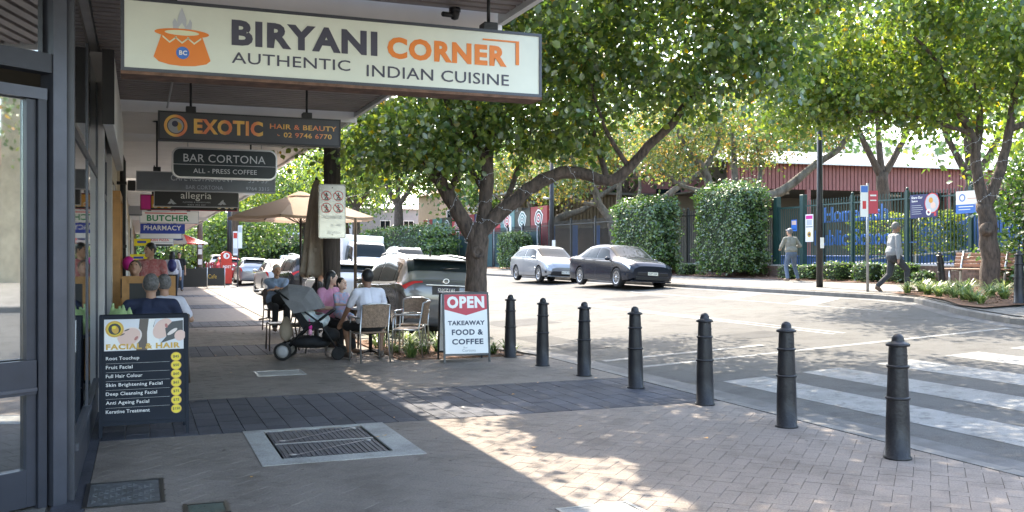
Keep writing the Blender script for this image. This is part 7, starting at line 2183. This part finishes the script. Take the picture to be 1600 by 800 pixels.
tree('fig_tree', 24.5, 47, .7, 'second gnarled fig behind the rounded hedge', gnarl(1.0), [(-2.6, 0, 6.4, 2.6, 2, 1.4, 1), (0, 0, 7.2, 2.5, 2.2, 1.4, 1), (3.6, -1, 6.8, 2.3, 2, 1.4, 1), (-3.4, .5, 4.6, 1.6, 1.4, .8, .5)], 10000, .2, 'leaf_fig', 'bark_grey', .45, 8, True)
tree('fig_tree', 23.6, 54.5, .7, 'twisted brown tree in front of the mural wall', gnarl(.95), [(-2.0, 0, 5.9, 2.4, 2, 1.3, 1), (2, 0, 6.6, 3, 2.2, 1.4, 1), (0, 0, 5.0, 1.8, 1.6, .7, .5)], 9000, .2, 'leaf_fig', 'bark_grey', .45, 8, True)
def std_limbs(h, s=1.0):
    return [([(0, 0, -.1), (.1, 0, h * .2), (.0, 0, h * .4)], .26 * s, .2 * s), ([(0, 0, h * .38), (-.8 * s, .2, h * .55), (-1.5 * s, .2, h * .75)], .14 * s, .05), ([(0, 0, h * .38), (.9 * s, -.2, h * .55), (1.6 * s, -.3, h * .75)], .14 * s, .05), ([(0, 0, h * .38), (.1, .4, h * .6), (0, .5, h * .85)], .13 * s, .05)]
def std_tree(x, y, z, h, w, label, n, size, leaf='leaf_far', s=1.0, low=.45, bark='bark', name='tree', group='background trees'):
    bl = []
    for k in range(9):
        a = k * 2.4; rr = w * .5 * (k % 3) / 2
        bl.append((rr * math.cos(a), rr * math.sin(a), h * (low + .12) + (h * (1 - low) * .62) * ((k * 5) % 9) / 9, w * .5, w * .5, h * .16, 1))
    return tree(name, x, y, z, label, std_limbs(h, s), bl, n, size, leaf, bark, w * .10, 9, True, group=group)
std_tree(26.5, 20, .7, 8.5, 6.5, 'bright yellow green tree behind the right tree trunk', 9000, .2, 'leaf_lime', 1.2, .3)
std_tree(29, 27, .7, 9.5, 7, 'leafy tree left of the yellow green one over the fence', 7000, .24, 'leaf_far', 1.2, .55)
std_tree(33, 36, .7, 12, 8, 'dark tall tree rising behind the red hall roof', 7000, .3, 'leaf_far', 1.4, .62)
std_tree(27.0, 10, .7, 9, 8, 'dark tree above the hedge at the right edge', 9000, .24, 'leaf_hedge', 1.3, .2)
std_tree(24, 66, .5, 10, 8, 'spreading tree behind the mural wall', 8000, .32, 'leaf_far', 1.4, .42)
std_tree(30, 56, .7, 12, 9, 'tall tree over the slatted school building', 7000, .34, 'leaf_far', 1.4, .5)
std_tree(18.6, 72, .4, 13, 9, 'dark trunked street tree above the long hedge', 10000, .30, 'leaf_far', 1.6, .50)
std_tree(17.8, 84, .4, 13.5, 9, 'next street tree along the far side beyond the dark trunked one', 9000, .33, 'leaf_lime', 1.6, .48)
std_tree(15.5, 98, .2, 13, 10, 'rounded tree over the far bend of the road', 9000, .36, 'leaf_far', 1.6, .34)
std_tree(12.2, 108, .1, 11, 9, 'large leafy tree at the end of the road', 9000, .4, 'leaf_far', 1.6, .22)
std_tree(7.4, 86, 0, 6.2, 6, 'bushy tree behind the beige umbrella', 9000, .30, 'leaf_far', 1.4, .22)
std_tree(9.8, 96, .0, 9, 6.5, 'feathery pale tree against the sky beside the timber post', 6500, .30, 'leaf_lime', 1.2, .40)
std_tree(21, 104, .5, 12, 10, 'tall tree behind the tan house', 7000, .42, 'leaf_far', 1.5, .45)
std_tree(34, 80, .7, 14, 12, 'high tree mass beyond the school roofs', 8000, .5, 'leaf_far', 1.6, .35)
std_tree(44, 62, .7, 14, 12, 'wide tree beyond the right end of the red hall', 8000, .5, 'leaf_far', 1.6, .35)
std_tree(3, 118, 0, 11, 12, 'broad tree beside the railway bridge', 7000, .5, 'leaf_far', 1.6, .3)
std_tree(-8, 112, 0, 10, 10, 'tree left of the railway bridge behind the shops', 5000, .5, 'leaf_far', 1.6, .3)
std_tree(18.5, -5.5, .6, 8, 6, 'street tree behind the viewpoint reflected in the glass', 9000, .16, 'leaf_fig', 1.3, .4)
std_tree(24, -14, .6, 10, 8, 'larger tree farther behind the viewpoint', 7000, .22, 'leaf_main', 1.3, .35)
# fallen leaves
r = MB()
for k in range(70):
    x, y = random.uniform(.5, 5.7), random.uniform(6.0, 16)
    if any(h[0] < x < h[2] and h[1] < y < h[3] for h in holes[3:5]): continue
    s_ = random.uniform(.015, .03); a = random.uniform(0, 6.28)
    r.add([(x + s_ * math.cos(a + q), y + s_ * .7 * math.sin(a + q), .012 + .006 * (i % 2)) for i, q in enumerate((0, 1.5, 3.0, 4.6))], [(0, 1, 2, 3)], 'food' if k % 4 == 0 else 'leather')
r.build('fallen_leaves', kind='stuff')
# far tree line
r = MB()
wood = crown_points([(x, 190 + 6 * math.sin(x), 5, 9, 5, 5 + 2 * math.sin(x * .7), 1) for x in range(-60, 140, 9)] + [(66 + 4 * math.sin(y), y, 6, 5, 9, 6, 1) for y in range(-40, 190, 10)], 26000, 1.2, 10)
o = leaf_mesh('far_wood', wood, .9, 'leaf_far', .5, True)
